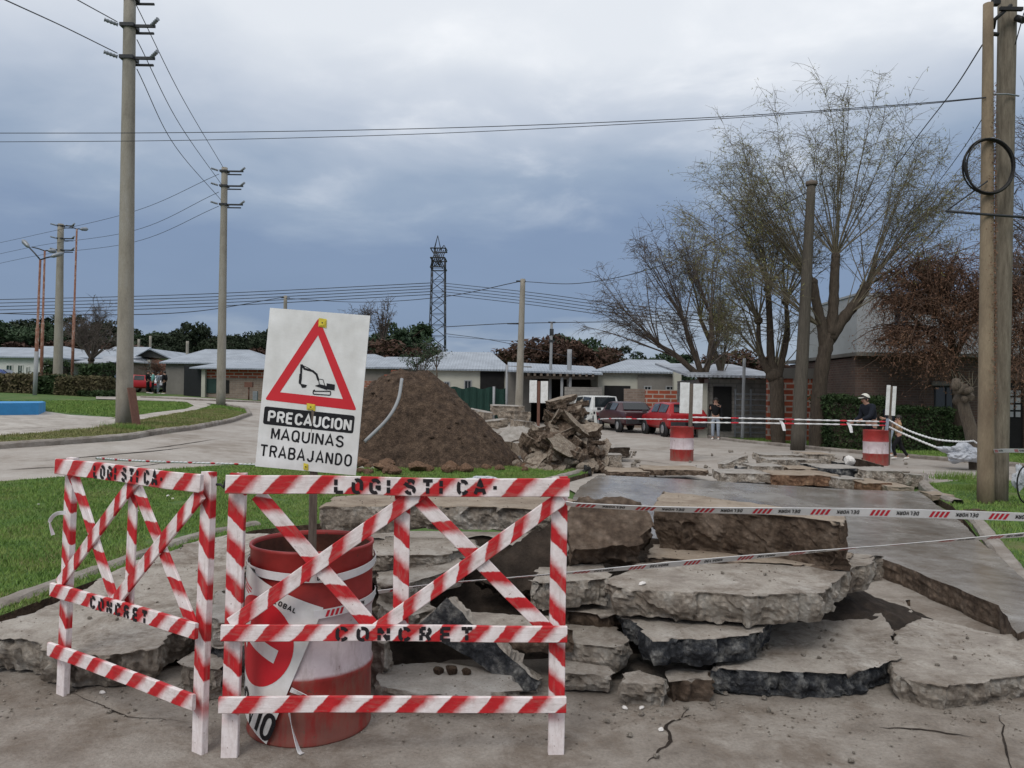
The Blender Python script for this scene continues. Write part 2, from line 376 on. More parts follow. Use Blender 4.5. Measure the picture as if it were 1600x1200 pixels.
MT['wallgrey'] = M('grey_wall', (.23, .215, .195), (.16, .15, .135), .9, .9, .1, 20, .005, grain=.1)
MT['wallpale'] = M('pale_far_wall', (.33, .34, .35), (.27, .275, .28), .7, .9, .1, 20, .005, grain=.06)
MT['dark'] = M('dark_doors_and_shade', (.018, .017, .017), (.01, .01, .01), 3, .9, 0)  # near-black: colour of dark doors, and shade painted in under the porches
MT['darkgreen'] = M('dark_green_panel', (.028, .062, .052), (.018, .042, .036), 3, .6, .2, 12, .01)
MT['netting'] = M('green_netting', (.018, .055, .042), (.012, .035, .028), 5, .85, .5, 8, .03, stretch=(3, 3, .6))
MT['shade'] = M('black_shade_cloth', (.016, .018, .02), (.01, .011, .012), 4, .85, .4, 8, .03)
def glassm():
    m, t, b = nodes('dark_window_glass'); b.inputs['Base Color'].default_value = (.015, .02, .024, 1); b.inputs['Roughness'].default_value = .08
    b.inputs['Specular IOR Level'].default_value = .6; return m
MT['glass'] = glassm()
def paint(name, c, rough=.3, metal=0):
    m, t, b = nodes(name); v = coord(t)
    t.links.new(rmp(t, nz(t, v, 5, 6), [(.3, tuple(x*.82 for x in c)), (.7, c)]), b.inputs['Base Color'])
    b.inputs['Roughness'].default_value = rough; b.inputs['Metallic'].default_value = metal
    return m
MT['rubber'] = M('tyre_rubber', (.018, .018, .018), None, 10, .85, .1, 30)
MT['bumper'] = M('grey_bumper', (.05, .05, .055), None, 10, .6, 0)
MT['chrome'] = paint('wheel_rim', (.42, .42, .43), .35, .6)
MT['tail'] = paint('tail_light', (.35, .015, .015), .25)
MT['lamp'] = paint('lamp_lens', (.7, .7, .68), .15)
MT['skin'] = paint('skin', (.42, .24, .17), .6)
MT['hair'] = paint('dark_hair', (.02, .014, .011), .6)
MT['navy'] = M('navy_cloth', (.014, .018, .028), (.009, .011, .018), 8, .9, .3, 25, .01)
MT['blackcloth'] = M('black_cloth', (.012, .012, .014), (.008, .008, .01), 8, .9, .3, 25, .01)
MT['tancloth'] = M('tan_cloth', (.42, .27, .15), (.30, .19, .10), 8, .9, .3, 25, .01)
MT['paleblue'] = M('pale_blue_cloth', (.38, .43, .50), (.28, .32, .38), 8, .9, .3, 25, .01)
MT['teal'] = M('teal_cloth', (.20, .46, .42), (.15, .35, .32), 8, .9, .3, 25, .01)
MT['capwhite'] = M('white_cap_cloth', (.74, .72, .64), (.58, .56, .5), 12, .85, .2, 30, .005)
MT['plasticbag'] = M('white_plastic_sheet', (.62, .64, .68), (.42, .44, .48), 4, .35, .6, 6, .04)
def drum():
    m, t, b = nodes('red_white_drum_paint'); v = coord(t); s = t.nodes.new('ShaderNodeSeparateXYZ'); t.links.new(v, s.inputs[0])
    z = mth(t, 'ADD', s.outputs[2], mth(t, 'MULTIPLY', mth(t, 'SUBTRACT', nz(t, v, 5, 4), .5), .02))
    k = rmp(t, z, [(.0, 0), (.305, 0), (.318, 1), (.585, 1), (.61, 0)])
    red = rmp(t, nz(t, v, 6, 7, .65), [(.3, (.22, .018, .014)), (.6, (.34, .026, .022)), (.8, (.38, .05, .04))])
    wht = rmp(t, nz(t, v, 5, 6, .65), [(.3, (.50, .40, .42)), (.7, (.70, .62, .63))])
    col = mix(t, k, red, wht)
    rs = mth(t, 'GREATER_THAN', nz(t, v, 13, 8, .75), .63)
    col = mix(t, mth(t, 'MULTIPLY', rs, .8), col, (.10, .042, .026))
    col = mix(t, rmp(t, mth(t, 'SUBTRACT', nz(t, coord(t, 'Object', (4, 4, 1)), 3, 8, .7), mth(t, 'MULTIPLY', s.outputs[2], .35)), [(.36, 0), (.55, .55)]), col, (.20, .135, .10))
    t.links.new(col, b.inputs['Base Color']); b.inputs['Roughness'].default_value = .5
    bump(t, b, nz(t, v, 9, 6), .25, .01); return m
MT['drum'] = drum()
MT['drumin'] = M('rusty_drum_inside', (.13, .045, .028), (.06, .025, .018), 9, .85, .4, 20, .005)
# ================= GROUND =================
def sheet(name, poly, mat, h=.004, cell=1.0, side=0, kind='structure', label=None, sidemat=None, px=True, gh=0, rough=0):
    pts = [(lambda q: (q.x, q.y))(G(a, b, gh)) for a, b in poly] if px else list(poly)
    dens = []
    for i, a in enumerate(pts):
        b = pts[(i+1) % len(pts)]; d = math.hypot(b[0]-a[0], b[1]-a[1]); k = max(1, int(d/cell))
        for j in range(k):
            t = j/k; x, y = a[0]+(b[0]-a[0])*t, a[1]+(b[1]-a[1])*t
            if rough: x += (noise.noise(Vector((x*2, y*2, 3)))+.5*noise.noise(Vector((x*6, y*6, 9))))*rough; y += (noise.noise(Vector((x*2, y*2, 7)))+.5*noise.noise(Vector((x*6, y*6, 1))))*rough
            dens.append((x, y))
    n = len(dens); A = np.array(dens); lo = A.min(0); hi = A.max(0)
    vs = [Vector(p) for p in dens]
    for x in np.arange(lo[0]+cell/2, hi[0], cell):
        for y in np.arange(lo[1]+cell/2, hi[1], cell): vs.append(Vector((x+.01*math.sin(y*7), y)))
    V, E, FC, *_ = delaunay_2d_cdt(vs, [(i, (i+1) % n) for i in range(n)], [], 1, 1e-4)
    mb = MB(); V3 = [(v.x, v.y, T(v.x, v.y)+h) for v in V]
    fs = []
    for f in FC:
        a, b, c = (V[i] for i in f[:3])
        fs.append(tuple(f) if (b-a).cross(c-a) > 0 else tuple(reversed(f)))
    mb.add(V3, fs, 0, True)
    if side:
        m = len(dens)
        vv = [(x, y, T(x, y)+h) for x, y in dens]+[(x, y, T(x, y)+h-side) for x, y in dens]
        area = sum(dens[i][0]*dens[(i+1) % m][1]-dens[(i+1) % m][0]*dens[i][1] for i in range(m))
        q = [(i, m+i, m+(i+1) % m, (i+1) % m) if area > 0 else (i, (i+1) % m, m+(i+1) % m, m+i) for i in range(m)]
        mb.add(vv, q, 1)
    o = mk(name, mb, [MT[mat], MT[sidemat or mat]], kind=kind)
    if label: o['label'] = label
    return o, dens
# base ground: one sheet to the horizon
def base_ground():
    xs = list(np.arange(-60, 40.01, 1.0)); ys = list(np.arange(-6, 70.01, 1.0))
    xs = [-900, -400, -200, -120, -85] + xs + [60, 100, 200, 400, 900]; ys = [-60, -20] + ys + [85, 110, 150, 250, 450, 900]
    mb = MB(); nx = len(xs)
    mb.add([(x, y, T(x, y)-.012) for y in ys for x in xs], [(j*nx+i, j*nx+i+1, (j+1)*nx+i+1, (j+1)*nx+i) for j in range(len(ys)-1) for i in range(nx-1)], 0, True)
    mk('ground', mb, MT['grassbase'], kind='structure')
base_ground()
# foreground road of old concrete
sheet('road', [(-12, -5), (12, -5), (12, 7.2), (3.5, 9), (-1, 9), (-12, 7)], 'road', .004, .5, px=False)
# cross street behind the works and the street on the left
sheet('street', [(395, 640), (420, 634), (560, 640), (700, 655), (800, 650), (905, 660), (1060, 672), (1150, 691), (1300, 706), (1450, 719), (1620, 733), (1900, 756), (2000, 800), (1620, 757), (1440, 757), (1330, 775), (1000, 790), (905, 775), (840, 740), (700, 736), (560, 735), (420, 730)], 'street', .02, 1.0)
sheet('side_street', [(-260, 715), (0, 704), (100, 697), (200, 690), (300, 674), (360, 662), (392, 650), (388, 640), (340, 632), (270, 628), (150, 624), (150, 619), (270, 620), (400, 627), (470, 632), (640, 660), (520, 732), (400, 730), (390, 731), (200, 743), (0, 757), (-260, 778)], 'street', .026, 1.0)
sheet('path', [(-200, 668), (0, 672), (60, 670), (120, 663), (190, 654), (240, 646), (290, 640), (303, 635), (292, 629), (240, 626), (240, 622.5), (310, 627), (330, 634), (300, 644), (230, 657), (150, 672), (60, 680), (0, 684), (-200, 690)][::-1], 'path', .03, .8)
sheet('plaza_paving', [(-300, 640), (0, 640), (60, 643), (110, 650), (180, 654), (150, 664), (60, 671), (0, 673), (-300, 670)][::-1], 'path', .034, .8)
sheet('verge', [(-260, 690), (0, 684), (60, 680), (150, 672), (230, 657), (300, 644), (345, 640), (388, 650), (360, 661), (300, 672), (200, 687), (100, 694), (0, 701), (-260, 713)], 'verge', .05, .6)
def offset_path(pts, d):
    r = []
    for i, p in enumerate(pts):
        a = pts[max(i-1, 0)]; b = pts[min(i+1, len(pts)-1)]; t = Vector((b[0]-a[0], b[1]-a[1])).normalized()
        r.append((p[0]-t.y*d, p[1]+t.x*d))
    return r
def kerb(pxs, wd=.15, h=.13, mat='kerb', base=-.03, px=True, name='kerb'):
    pts = [(lambda q: (q.x, q.y))(G(a, b)) for a, b in pxs] if px else pxs
    # resample
    d = []
    for a, b in zip(pts, pts[1:]):
        k = max(1, int(math.hypot(b[0]-a[0], b[1]-a[1])/.12))
        for j in range(k): d.append((a[0]+(b[0]-a[0])*j/k, a[1]+(b[1]-a[1])*j/k))
    d.append(pts[-1])
    for _ in range(8): d = [d[0]]+[((d[i-1][0]+2*d[i][0]+d[i+1][0])/4, (d[i-1][1]+2*d[i][1]+d[i+1][1])/4) for i in range(1, len(d)-1)]+[d[-1]]
    prof = [(-wd/2, base), (-wd/2, h-.03), (-wd/2+.03, h), (0, h+.004), (wd/2-.03, h), (wd/2, h-.03), (wd/2, base)]
    mb = MB(); k = len(prof); vs = []
    for o, z in prof: pass
    offs = [offset_path(d, o) for o, _ in prof]
    for i in range(len(d)):
        for j in range(k):
            x, y = offs[j][i]; w_ = .012*noise.noise(Vector((x*3, y*3, j))); w2 = .02*noise.noise(Vector((x*5, y*5, 5+j)))
            vs.append((x+w_, y+w_, T(x, y)+prof[j][1]+(w2 if prof[j][1] > 0 else 0)))
    mb.add(vs, [(i*k+j, i*k+j+1, (i+1)*k+j+1, (i+1)*k+j) for i in range(len(d)-1) for j in range(k-1)], 0, False)
    mk(name, mb, MT[mat], kind='structure')
# near lawn (raised island) with its kerbs and soil edge
LAWN = [(-200, 1045), (0, 962), (150, 906), (310, 846), (400, 828), (560, 812), (700, 800), (790, 778), (850, 757), (925, 737), (850, 728), (700, 731), (560, 733), (420, 727), (390, 724), (200, 738), (0, 752), (-200, 765)]
_, lawn_pts = sheet('lawn', LAWN, 'grassbase', .10, .6, side=.12, sidemat='soil', gh=.10)
kerb([(-200, 1050), (0, 967), (150, 911), (310, 851), (400, 833)], .16, .13)
kerb([(700, 806), (790, 782), (850, 761), (925, 739)], .16, .14)
kerb([(-260, 716), (0, 703), (100, 696), (200, 688), (300, 673), (360, 661), (390, 650), (385, 641), (345, 634)], .16, .14)
kerb([(220, 622), (300, 626), (345, 628), (380, 629), (470, 633)], .14, .12)
RV = [(1440, 757), (1452, 772), (1490, 792), (1512, 818), (1535, 850), (1590, 900), (1750, 1000), (1900, 900), (1850, 765), (1700, 756), (1600, 752), (1500, 750)]
_, rverge_pts = sheet('verge', RV, 'grassbase', .09, .4, side=.12, sidemat='soil', gh=.09)
kerb([(1442, 750), (1440, 760), (1452, 776), (1478, 790), (1497, 797)], .17, .15)
kerb([(1512, 816), (1530, 832), (1552, 865), (1595, 925), (1660, 1000), (1740, 1090)], .17, .15)
kerb([(1090, 682), (1150, 691), (1300, 706), (1450, 719), (1620, 733), (1900, 756)], .16, .12)
# excavated new carriageway, raised slab with a broken front edge
WZ = .18
def on(px, py, z):
    d = ray(px, py); return O + d*((z-EYE)/d.z)
wet = [(1372, 871), (1425, 890), (1480, 913), (1525, 931), (1560, 946), (1590, 990), (1660, 960), (1560, 868), (1530, 845), (1505, 818), (1455, 782), (1436, 768), (1330, 765), (1200, 757), (1060, 748), (935, 742), (905, 762), (880, 800), (900, 850), (1000, 868), (1200, 868)]
wp = [on(a, b, WZ) for a, b in wet]; wd_ = []
for i, a in enumerate(wp):
    b = wp[(i+1) % len(wp)]; k = max(1, int((b-a).length/.06))
    for j in range(k):
        p = a.lerp(b, j/k); n_ = noise.noise(Vector((p.x*4, p.y*4, 1)))*.03+noise.noise(Vector((p.x*14, p.y*14, 4)))*.012
        wd_.append(Vector((p.x+n_, p.y+n_, WZ)))
def fill_slab(name, dens, th, mats, kind=None, label=None, cat=None, nlay=6):
    vs2 = [Vector((p.x, p.y)) for p in dens]; n = len(vs2); lo = (min(v.x for v in vs2), min(v.y for v in vs2)); hi = (max(v.x for v in vs2), max(v.y for v in vs2))
    for x in np.arange(lo[0], hi[0], .3):
        for y in np.arange(lo[1], hi[1], .3): vs2.append(Vector((x, y)))
    V, E, FC, *_ = delaunay_2d_cdt(vs2, [(i, (i+1) % n) for i in range(n)], [], 1, 1e-5)
    mb = MB(); fs = []
    for f in FC:
        a, b, c = (V[i] for i in f[:3]); fs.append(tuple(f) if (b-a).cross(c-a) > 0 else tuple(reversed(f)))
    mb.add([(v.x, v.y, WZ) for v in V], fs, 0, True)
    area = sum(dens[i].x*dens[(i+1) % n].y-dens[(i+1) % n].x*dens[i].y for i in range(n)); sg = 1 if area > 0 else -1
    vs = []
    for l in range(nlay+1):
        for i, p in enumerate(dens):
            a, b = dens[i-1], dens[(i+1) % n]; t = (b-a).normalized(); nx, ny = t.y*sg, -t.x*sg
            z = WZ - th*l/nlay; o = 0 if l == 0 else (.02*noise.noise(Vector((p.x*8, p.y*8, z*20)))+.012*noise.noise(Vector((p.x*25, p.y*25, z*40)))-.01*l/nlay)
            vs.append((p.x+nx*o, p.y+ny*o, z))
    q = []
    for l in range(nlay):
        for i in range(n):
            j = (i+1) % n; f = (l*n+i, (l+1)*n+i, (l+1)*n+j, l*n+j); q.append(f if sg > 0 else f[::-1])
    mb.add(vs, q, 1, False)
    return mk(name, mb, mats, kind=kind, label=label, cat=cat)
fill_slab('wet_road', wd_, WZ-.002, [MT['wet'], MT['mud']], kind='structure')
# cracks and joint in the foreground road
def crack(pxs, wd, name='road_crack', hz=.0075):
    mb = MB(); pts = []
    for (a, b), (c, d) in zip(pxs, pxs[1:]):
        for j in range(8): pts.append(G(a+(c-a)*j/8, b+(d-b)*j/8))
    pts.append(G(*pxs[-1])); L_ = []; R_ = []
    for i, p in enumerate(pts):
        q = Vector((p.x+.018*noise.noise(p*13), p.y+.018*noise.noise(p*17), p.z+hz)); t = (pts[min(i+1, len(pts)-1)]-pts[max(0, i-1)]).normalized()
        nn = Vector((-t.y, t.x, 0))*wd*(.5+.6*abs(noise.noise(p*9)))*math.sin(PI*(i+.4)/(len(pts)))
        L_.append(q+nn); R_.append(q-nn)
    k = len(pts); mb.add(L_+R_, [(i, k+i, k+i+1, i+1) for i in range(k-1)], 0); mk(name, mb, MT['darkmud'], kind='structure')
crack([(1075, 1108), (1060, 1125), (1042, 1135), (1048, 1160), (1030, 1175), (1010, 1195)], .013)
crack([(1065, 1122), (1080, 1120)], .01)
crack([(1562, 1118), (1570, 1160), (1580, 1215)], .007)
crack([(1370, 1138), (1440, 1142), (1520, 1153)], .012)
crack([(105, 1082), (160, 1105), (200, 1122), (300, 1130)], .006)

for l_, w_ in (([(60, 723), (140, 716), (250, 706), (300, 700)], .05), ([(10, 737), (60, 734), (120, 731)], .04), ([(215, 706), (280, 697), (350, 686)], .035), ([(130, 742), (250, 727), (330, 722)], .03), ([(970, 702), (1060, 710), (1140, 716)], .03), ([(955, 716), (1010, 722), (1060, 729)], .03), ([(1440, 728), (1520, 737), (1600, 744)], .03)): crack(l_, w_, hz=.034)
# ================= WRITING =================
def arc(cx, cy, rx, ry, a0, a1, n=8): return [(cx+rx*math.cos(R(a0+(a1-a0)*i/n)), cy+ry*math.sin(R(a0+(a1-a0)*i/n))) for i in range(n+1)]
def oval(): return [arc(.5, .68, .42, .3, 0, 180, 8)+arc(.5, .32, .42, .3, 180, 360, 8)+[(.92, .68)]]
GL = {
 'L': [[(.1, 1), (.1, .0)], [(.1, .02), (.85, .02)]], 'I': [[(.5, 1), (.5, 0)]], 'O': oval(), 'T': [[(.0, .98), (1, .98)], [(.5, 1), (.5, 0)]],
 'C': [arc(.5, .68, .42, .3, 10, 180)+arc(.5, .32, .42, .3, 180, 350)], 'G': [arc(.5, .68, .42, .3, 10, 180)+arc(.5, .32, .42, .3, 180, 360)+[(.92, .45), (.55, .45)]],
 'A': [[(0, 0), (.5, 1), (1, 0)], [(.2, .3), (.8, .3)]], 'N': [[(.08, 0), (.08, 1)], [(.1, 1), (.9, 0)], [(.92, 0), (.92, 1)]],
 'R': [[(.1, 0), (.1, 1)], [(.1, .98)]+arc(.6, .74, .32, .24, 90, -90)+[(.1, .5)], [(.55, .5), (.92, 0)]], 'P': [[(.1, 0), (.1, 1)], [(.1, .98)]+arc(.6, .72, .32, .26, 90, -90)+[(.1, .46)]],
 'E': [[(.1, 0), (.1, 1)], [(.1, .98), (.88, .98)], [(.1, .5), (.8, .5)], [(.1, .02), (.88, .02)]], 'M': [[(.04, 0), (.04, 1)], [(.06, 1), (.5, .2), (.94, 1)], [(.96, 1), (.96, 0)]],
 'Q': oval()+[[(.6, .25), (.98, -.05)]], 'U': [[(.08, 1), (.08, .32)]+arc(.5, .32, .42, .3, 180, 360)+[(.92, 1)]], 'B': [[(.1, 0), (.1, 1)], [(.1, .98)]+arc(.58, .75, .3, .23, 90, -90)+[(.1, .52)], [(.1, .5)]+arc(.58, .26, .34, .24, 90, -90)+[(.1, .02)]],
 'J': [[(.8, 1), (.8, .3)]+arc(.45, .3, .35, .28, 0, -170)], 'D': [[(.1, 0), (.1, 1)], [(.1, .98)]+arc(.45, .5, .46, .48, 90, -90, 10)+[(.1, .02)]], 'V': [[(0, 1), (.5, 0), (1, 1)]],
 'S': [arc(.5, .74, .38, .24, 20, 200, 8)+arc(.5, .26, .4, .25, 70, -160, 9)], 'K': [[(.1, 0), (.1, 1)], [(.9, 1), (.15, .42)], [(.4, .6), (.95, 0)]], 'W': [[(0, 1), (.25, 0), (.5, .8), (.75, 0), (1, 1)]], '-': [[(.1, .5), (.7, .5)]],
}
GL['S'] = [[(.9, .8)]+arc(.5, .74, .4, .24, 15, 180, 7)+arc(.5, .74, .4, .22, 180, 250, 3)+arc(.5, .26, .42, .25, 80, -170, 9)]
def strokes(text, x, z, cw, h, gap, wt, stencil=False):
    """quads (4 points in the plane) of a line of stroke lettering"""
    q = []
    for ch in text:
        if ch == ' ': x += cw*.6; continue
        w_ = wt*.4 if ch == 'I' else cw
        for pl in GL[ch]:
            pts = [(x+(0 if ch == 'I' else a*cw)+(0 if ch != 'I' else w_/2), z+b*h) for a, b in pl]
            if stencil:
                tot = sum(math.dist(a, b) for a, b in zip(pts, pts[1:])); runs = [[]]; s = 0
                for a, b in zip(pts, pts[1:]):
                    d = math.dist(a, b); k = max(1, int(d/(h*.06)))
                    for j in range(k):
                        t = (s+d*(j+.5)/k)/tot; p0 = (a[0]+(b[0]-a[0])*j/k, a[1]+(b[1]-a[1])*j/k); p1 = (a[0]+(b[0]-a[0])*(j+1)/k, a[1]+(b[1]-a[1])*(j+1)/k)
                        hole = tot > h*.9 and (abs(t-.27) < .035*h*2/tot or abs(t-.77) < .035*h*2/tot) if tot > 1.6*h else (tot > .9*h and abs(t-.5) < .05)
                        if hole: runs.append([])
                        else:
                            if not runs[-1]: runs[-1].append(p0)
                            runs[-1].append(p1)
                    s += d
                runs = [r for r in runs if len(r) > 1]
            else: runs = [pts]
            for r in runs:
                L_, R_ = [], []
                for i, p in enumerate(r):
                    a, b = r[max(i-1, 0)], r[min(i+1, len(r)-1)]
                    if i not in (0, len(r)-1):
                        d1 = Vector((p[0]-a[0], p[1]-a[1])).normalized(); d2 = Vector((b[0]-p[0], b[1]-p[1])).normalized(); t = (d1+d2)
                        t = t.normalized() if t.length > .2 else d1
                        k = min(2.0, 1/max(.4, t.dot(d1)))
                    else: t = Vector((b[0]-a[0], b[1]-a[1])).normalized(); k = 1
                    L_.append((p[0]-t.y*wt/2*k, p[1]+t.x*wt/2*k)); R_.append((p[0]+t.y*wt/2*k, p[1]-t.x*wt/2*k))
                for i in range(len(r)-1): q.append((R_[i], R_[i+1], L_[i+1], L_[i]))
        x += w_+gap*(1.0)
    return q, x
def put(mb, quads, fn, m=0):
    for i, qd in enumerate(quads):
        e = .00003*(i % 12); mb.add([fn(a, b, e) for a, b in qd], [(0, 1, 2, 3)], m)

# ================= BARRICADES =================
def plank(name, parent, a, b, wd, th, yf, mat, skew=0):
    """a, b in the thing's (x, z); yf = y of the face towards the camera"""
    a, b = Vector(a), Vector(b); d = b-a; L_ = d.length; ang = math.atan2(d.y, d.x); c = .003; hw = wd/2
    prof = [(yf, -hw+c), (yf, hw-c), (yf+c, hw), (yf+th-c, hw), (yf+th, hw-c), (yf+th, -hw+c), (yf+th-c, -hw), (yf+c, -hw)]
    mb = MB(); ks = 10; vs = []
    for i in range(ks+1):
        x = L_*i/ks
        for y, z in prof:
            n_ = .0022*noise.noise(Vector((x*14+a.x*7, y*30, z*30+a.y))); bw = .006*noise.noise(Vector((x*1.6+a.x*5, a.y*3, 1+wd*50)))
            vs.append((x+(.006*noise.noise(Vector((y*60, z*60, a.x))) if i in (0, ks) else 0), y+n_*.5, z+n_+bw))
    k = 8; mb.add(vs, [(i*k+j, (i+1)*k+j, (i+1)*k+(j+1) % k, i*k+(j+1) % k) for i in range(ks) for j in range(k)], 0)
    o = len(mb.v); mb.f.append(tuple(range(k))); mb.f.append(tuple(reversed(range(ks*k, ks*k+k)))); mb.m += [0, 0]; mb.s += [False]*2
    ob = mk(name, mb, MT[mat], parent, raw=True)
    ob.location = (a.x, 0, a.y); ob.rotation_euler = (0, -ang, 0)
    return ob
def barricade(label, wdt, group):
    t = thing('barricade', label, 'barricade', group=group)
    k = wdt/1.41
    for x in (0, wdt):
        plank('post', t, (x, 0), (x, 1.24), .071, .035, 0, 'stripefoot')
    for p_, q_, y in (((.09, 1.15), (.62, .55), -.016), ((.78, 1.15), (1.37, .55), -.016), ((0.0, .585), (.80, 1.17), -.033), ((.60, .55), (1.42, 1.15), -.033)):
        plank('brace', t, (p_[0]*k, p_[1]), (q_[0]*k, q_[1]), .066, .015, y, 'stripe')
    plank('centre_post', t, (.717*k, .57), (.717*k, 1.16), .07, .012, .0005, 'stripe')
    for z, w_, tx, x0, cw, h, gp in ((1.195, .080, 'LOGISTICA-', .43, .052, .057, .0235), (.555, .070, 'CONCRET', .452, .058, .052, .031), (.25, .069, '', 0, 0, 0, 0)):
        r = plank('rail', t, (-.036, z), (wdt+.036, z), w_, .02, -.0545, 'stripe')
        if tx:
            mb = MB(); q = []; x = (x0+.036)*k
            for ch in tx:
                qq, _ = strokes(ch, x, -h/2, cw*k*(.8 if ch != '-' else .5), h, 0, .0155, True); q += qq; x += (cw+gp)*k
            put(mb, q, lambda a, b, e: (a, -.0573-e, b))
            mk('lettering', mb, MT['stencil'], r, raw=True)
    return t
b1 = barricade('white wooden barricade with red spray stripes in front of the red drum', 1.43, 'striped site barricades')
fa = W(358, 3.37, 0); fb = W(857, 3.44, 0)
b1.location = fa; b1.rotation_euler = (R(-1.2), R(.2), math.atan2(fb.y-fa.y, fb.x-fa.x))
fb = W(306, 3.41, 0); fa = W(93, 4.03, 0)
b2 = barricade('white wooden barricade with red spray stripes standing at an angle beside the lawn', (fb-fa).length, 'striped site barricades')

b2.location = fa; b2.rotation_euler = (R(-1.0), 0, math.atan2(fb.y-fa.y, fb.x-fa.x))
# iron hooks that join the two
hk = MB(); p0 = P(336, 756, 3.42)
hk.tube([P(338, 757, 3.42), P(345, 757, 3.415), P(349, 762, 3.41), P(352, 753, 3.41), P(358, 747, 3.405), P(363, 753, 3.40), P(365, 765, 3.395)], .006, 6)
mk('hook', hk, MT['darksteel'], label='dark iron hook joining the two striped barricades', cat='hook')

# ================= DRUMS =================
def drum_thing(label, group, n=48):
    t = thing('drum', label, 'drum', group=group); r = .29; h = .88
    pr = [(r-.012, .02), (r, .0), (r+.004, .012), (r, .025), (r, .12)]
    for zc in (.30, .60): pr += [(r, zc-.03), (r+.009, zc-.008), (r+.009, zc+.008), (r, zc+.03)]
    pr += [(r, .86), (r+.006, .868), (r+.004, h), (r-.006, h), (r-.008, .865), (r-.01, .85)]
    mb = MB()
    for i in range(len(pr)-1): pass
    mb.lathe(pr, n); 
    vs = []
    for v in mb.v:
        a = math.atan2(v[1], v[0]); d = 1-.018*max(0, noise.noise(Vector((math.cos(a)*1.6, math.sin(a)*1.6, v[2]*3.2))))
        vs.append((v[0]*d, v[1]*d, v[2]))
    mb.v = vs
    mk('shell', mb, MT['drum'], t, raw=True)
    mi = MB(); mi.lathe([(r-.012, .86), (r-.014, .03), (0.001, .03)], n); mk('inside', mi, MT['drumin'], t, raw=True)
    return t
dr = drum_thing('red and white steel drum behind the barricade with a sign wrapped on it', 'red and white site drums')
DC = W(484, 3.76, 0); dr.location = DC
dr2 = dup(dr, None, 'red and white drum on the street near the parked red car', W(1065, 19.4, 0), .8); dr2['group'] = dr['group']
dr3 = dup(dr, None, 'red and white drum beside the man in the pale cap', W(1368, 18.9, 0), 2.1); dr3['group'] = dr['group']
# flexible detour sign wrapped round the drum
wr = thing('wrapped_sign', 'white flexible detour sign with red disc and arrow wrapped round the drum', 'sign', DC)
def wrap(u, v, off=.0, flip=1):
    x = -.357 + u*.928 - v*.373; z = .82 - u*.373 - v*.928
    th = x/.30 - PI/2 + .03; rr = .3035+off + .006*max(0, math.sin(u*9+v*4))
    return (DC.x+rr*math.cos(th), DC.y+rr*math.sin(th), DC.z+max(.012, z))
mb = MB(); nu, nv = 30, 36
vs = [wrap(.51*i/nu, .66*j/nv) for j in range(nv+1) for i in range(nu+1)]; vs += [wrap(.51*i/nu, .66*j/nv, -.002) for j in range(nv+1) for i in range(nu+1)]
n1 = (nu+1)*(nv+1)
fs = [(j*(nu+1)+i, (j+1)*(nu+1)+i, (j+1)*(nu+1)+i+1, j*(nu+1)+i+1) for j in range(nv) for i in range(nu)]
mb.add(vs, fs+[tuple(a+n1 for a in f[::-1]) for f in fs], 0, True)
mk('panel', mb, MT['signwhite'], wr)
def wpatch(poly_fn, mat, name, off): pass
mb = MB(); cu, cv = .265, .275
rg = [.04*i for i in range(0, 6)]+[.205]
vs = [wrap(cu, cv, .0015)]+[wrap(cu+r_*math.cos(2*PI*j/48), cv+r_*math.sin(2*PI*j/48), .0015) for r_ in rg[1:] for j in range(48)]
mb.add(vs, [(0, 1+(j+1) % 48, 1+j) for j in range(48)]+[(1+i*48+j, 1+i*48+(j+1) % 48, 1+(i+1)*48+(j+1) % 48, 1+(i+1)*48+j) for i in range(len(rg)-2) for j in range(48)], 0, True)
mk('red_disc', mb, MT['signred'], wr)
mb = MB()
def strip(u0, v0, u1, v1, wd, o=.003, n=10):
    d = Vector((u1-u0, v1-v0)); L_ = d.length; d.normalize(); p = Vector((-d.y, d.x))*wd/2; vs = []
    for i in range(n+1):
        c = Vector((u0, v0))+d*(L_*i/n); vs += [wrap(c.x+p.x, c.y+p.y, o), wrap(c.x-p.x, c.y-p.y, o)]
    mb.add(vs, [(2*i, 2*i+1, 2*i+3, 2*i+2) for i in range(n)])
strip(.17, .28, .40, .28, .065)
def tri(a, b, c, o=.003):
    A, B, C_ = Vector(a), Vector(b), Vector(c); vs = []; n = 6; idx = {}
    for i in range(n+1):
        for j in range(n+1-i):
            p = A+(B-A)*i/n+(C_-A)*j/n; idx[i, j] = len(vs); vs.append(wrap(p.x, p.y, o))
    fs = []
    for i in range(n):
        for j in range(n-i):
            fs.append((idx[i, j], idx[i+1, j], idx[i, j+1]))
            if j < n-i-1: fs.append((idx[i+1, j], idx[i+1, j+1], idx[i, j+1]))
    mb.add(vs, fs)
tri((.10, .28), (.20, .20), (.20, .36))
mk('arrow', mb, MT['signwhite'], wr)
mb = MB(); q, _ = strokes('DESVIO', .085, 0, .060, .115, .024, .021); put(mb, q, lambda a, b, e: wrap(a, .645-b, .0022+e)); mk('lettering', mb, MT['black'], wr)
mb = MB(); q, _ = strokes('GLOBAL', .27, 0, .016, .020, .008, .005); put(mb, q, lambda a, b, e: wrap(a, .062-b, .0022+e)); mk('small_lettering', mb, MT['black'], wr)
mb = MB()
for (u, v, l) in ((.03, .05, .10), (.05, .065, .08), (.04, .082, .07)): strip(u+.02, v+.03, u+l+.02, v+.025, .007, .0022)
mk('red_mark', mb, MT['signred'], wr)

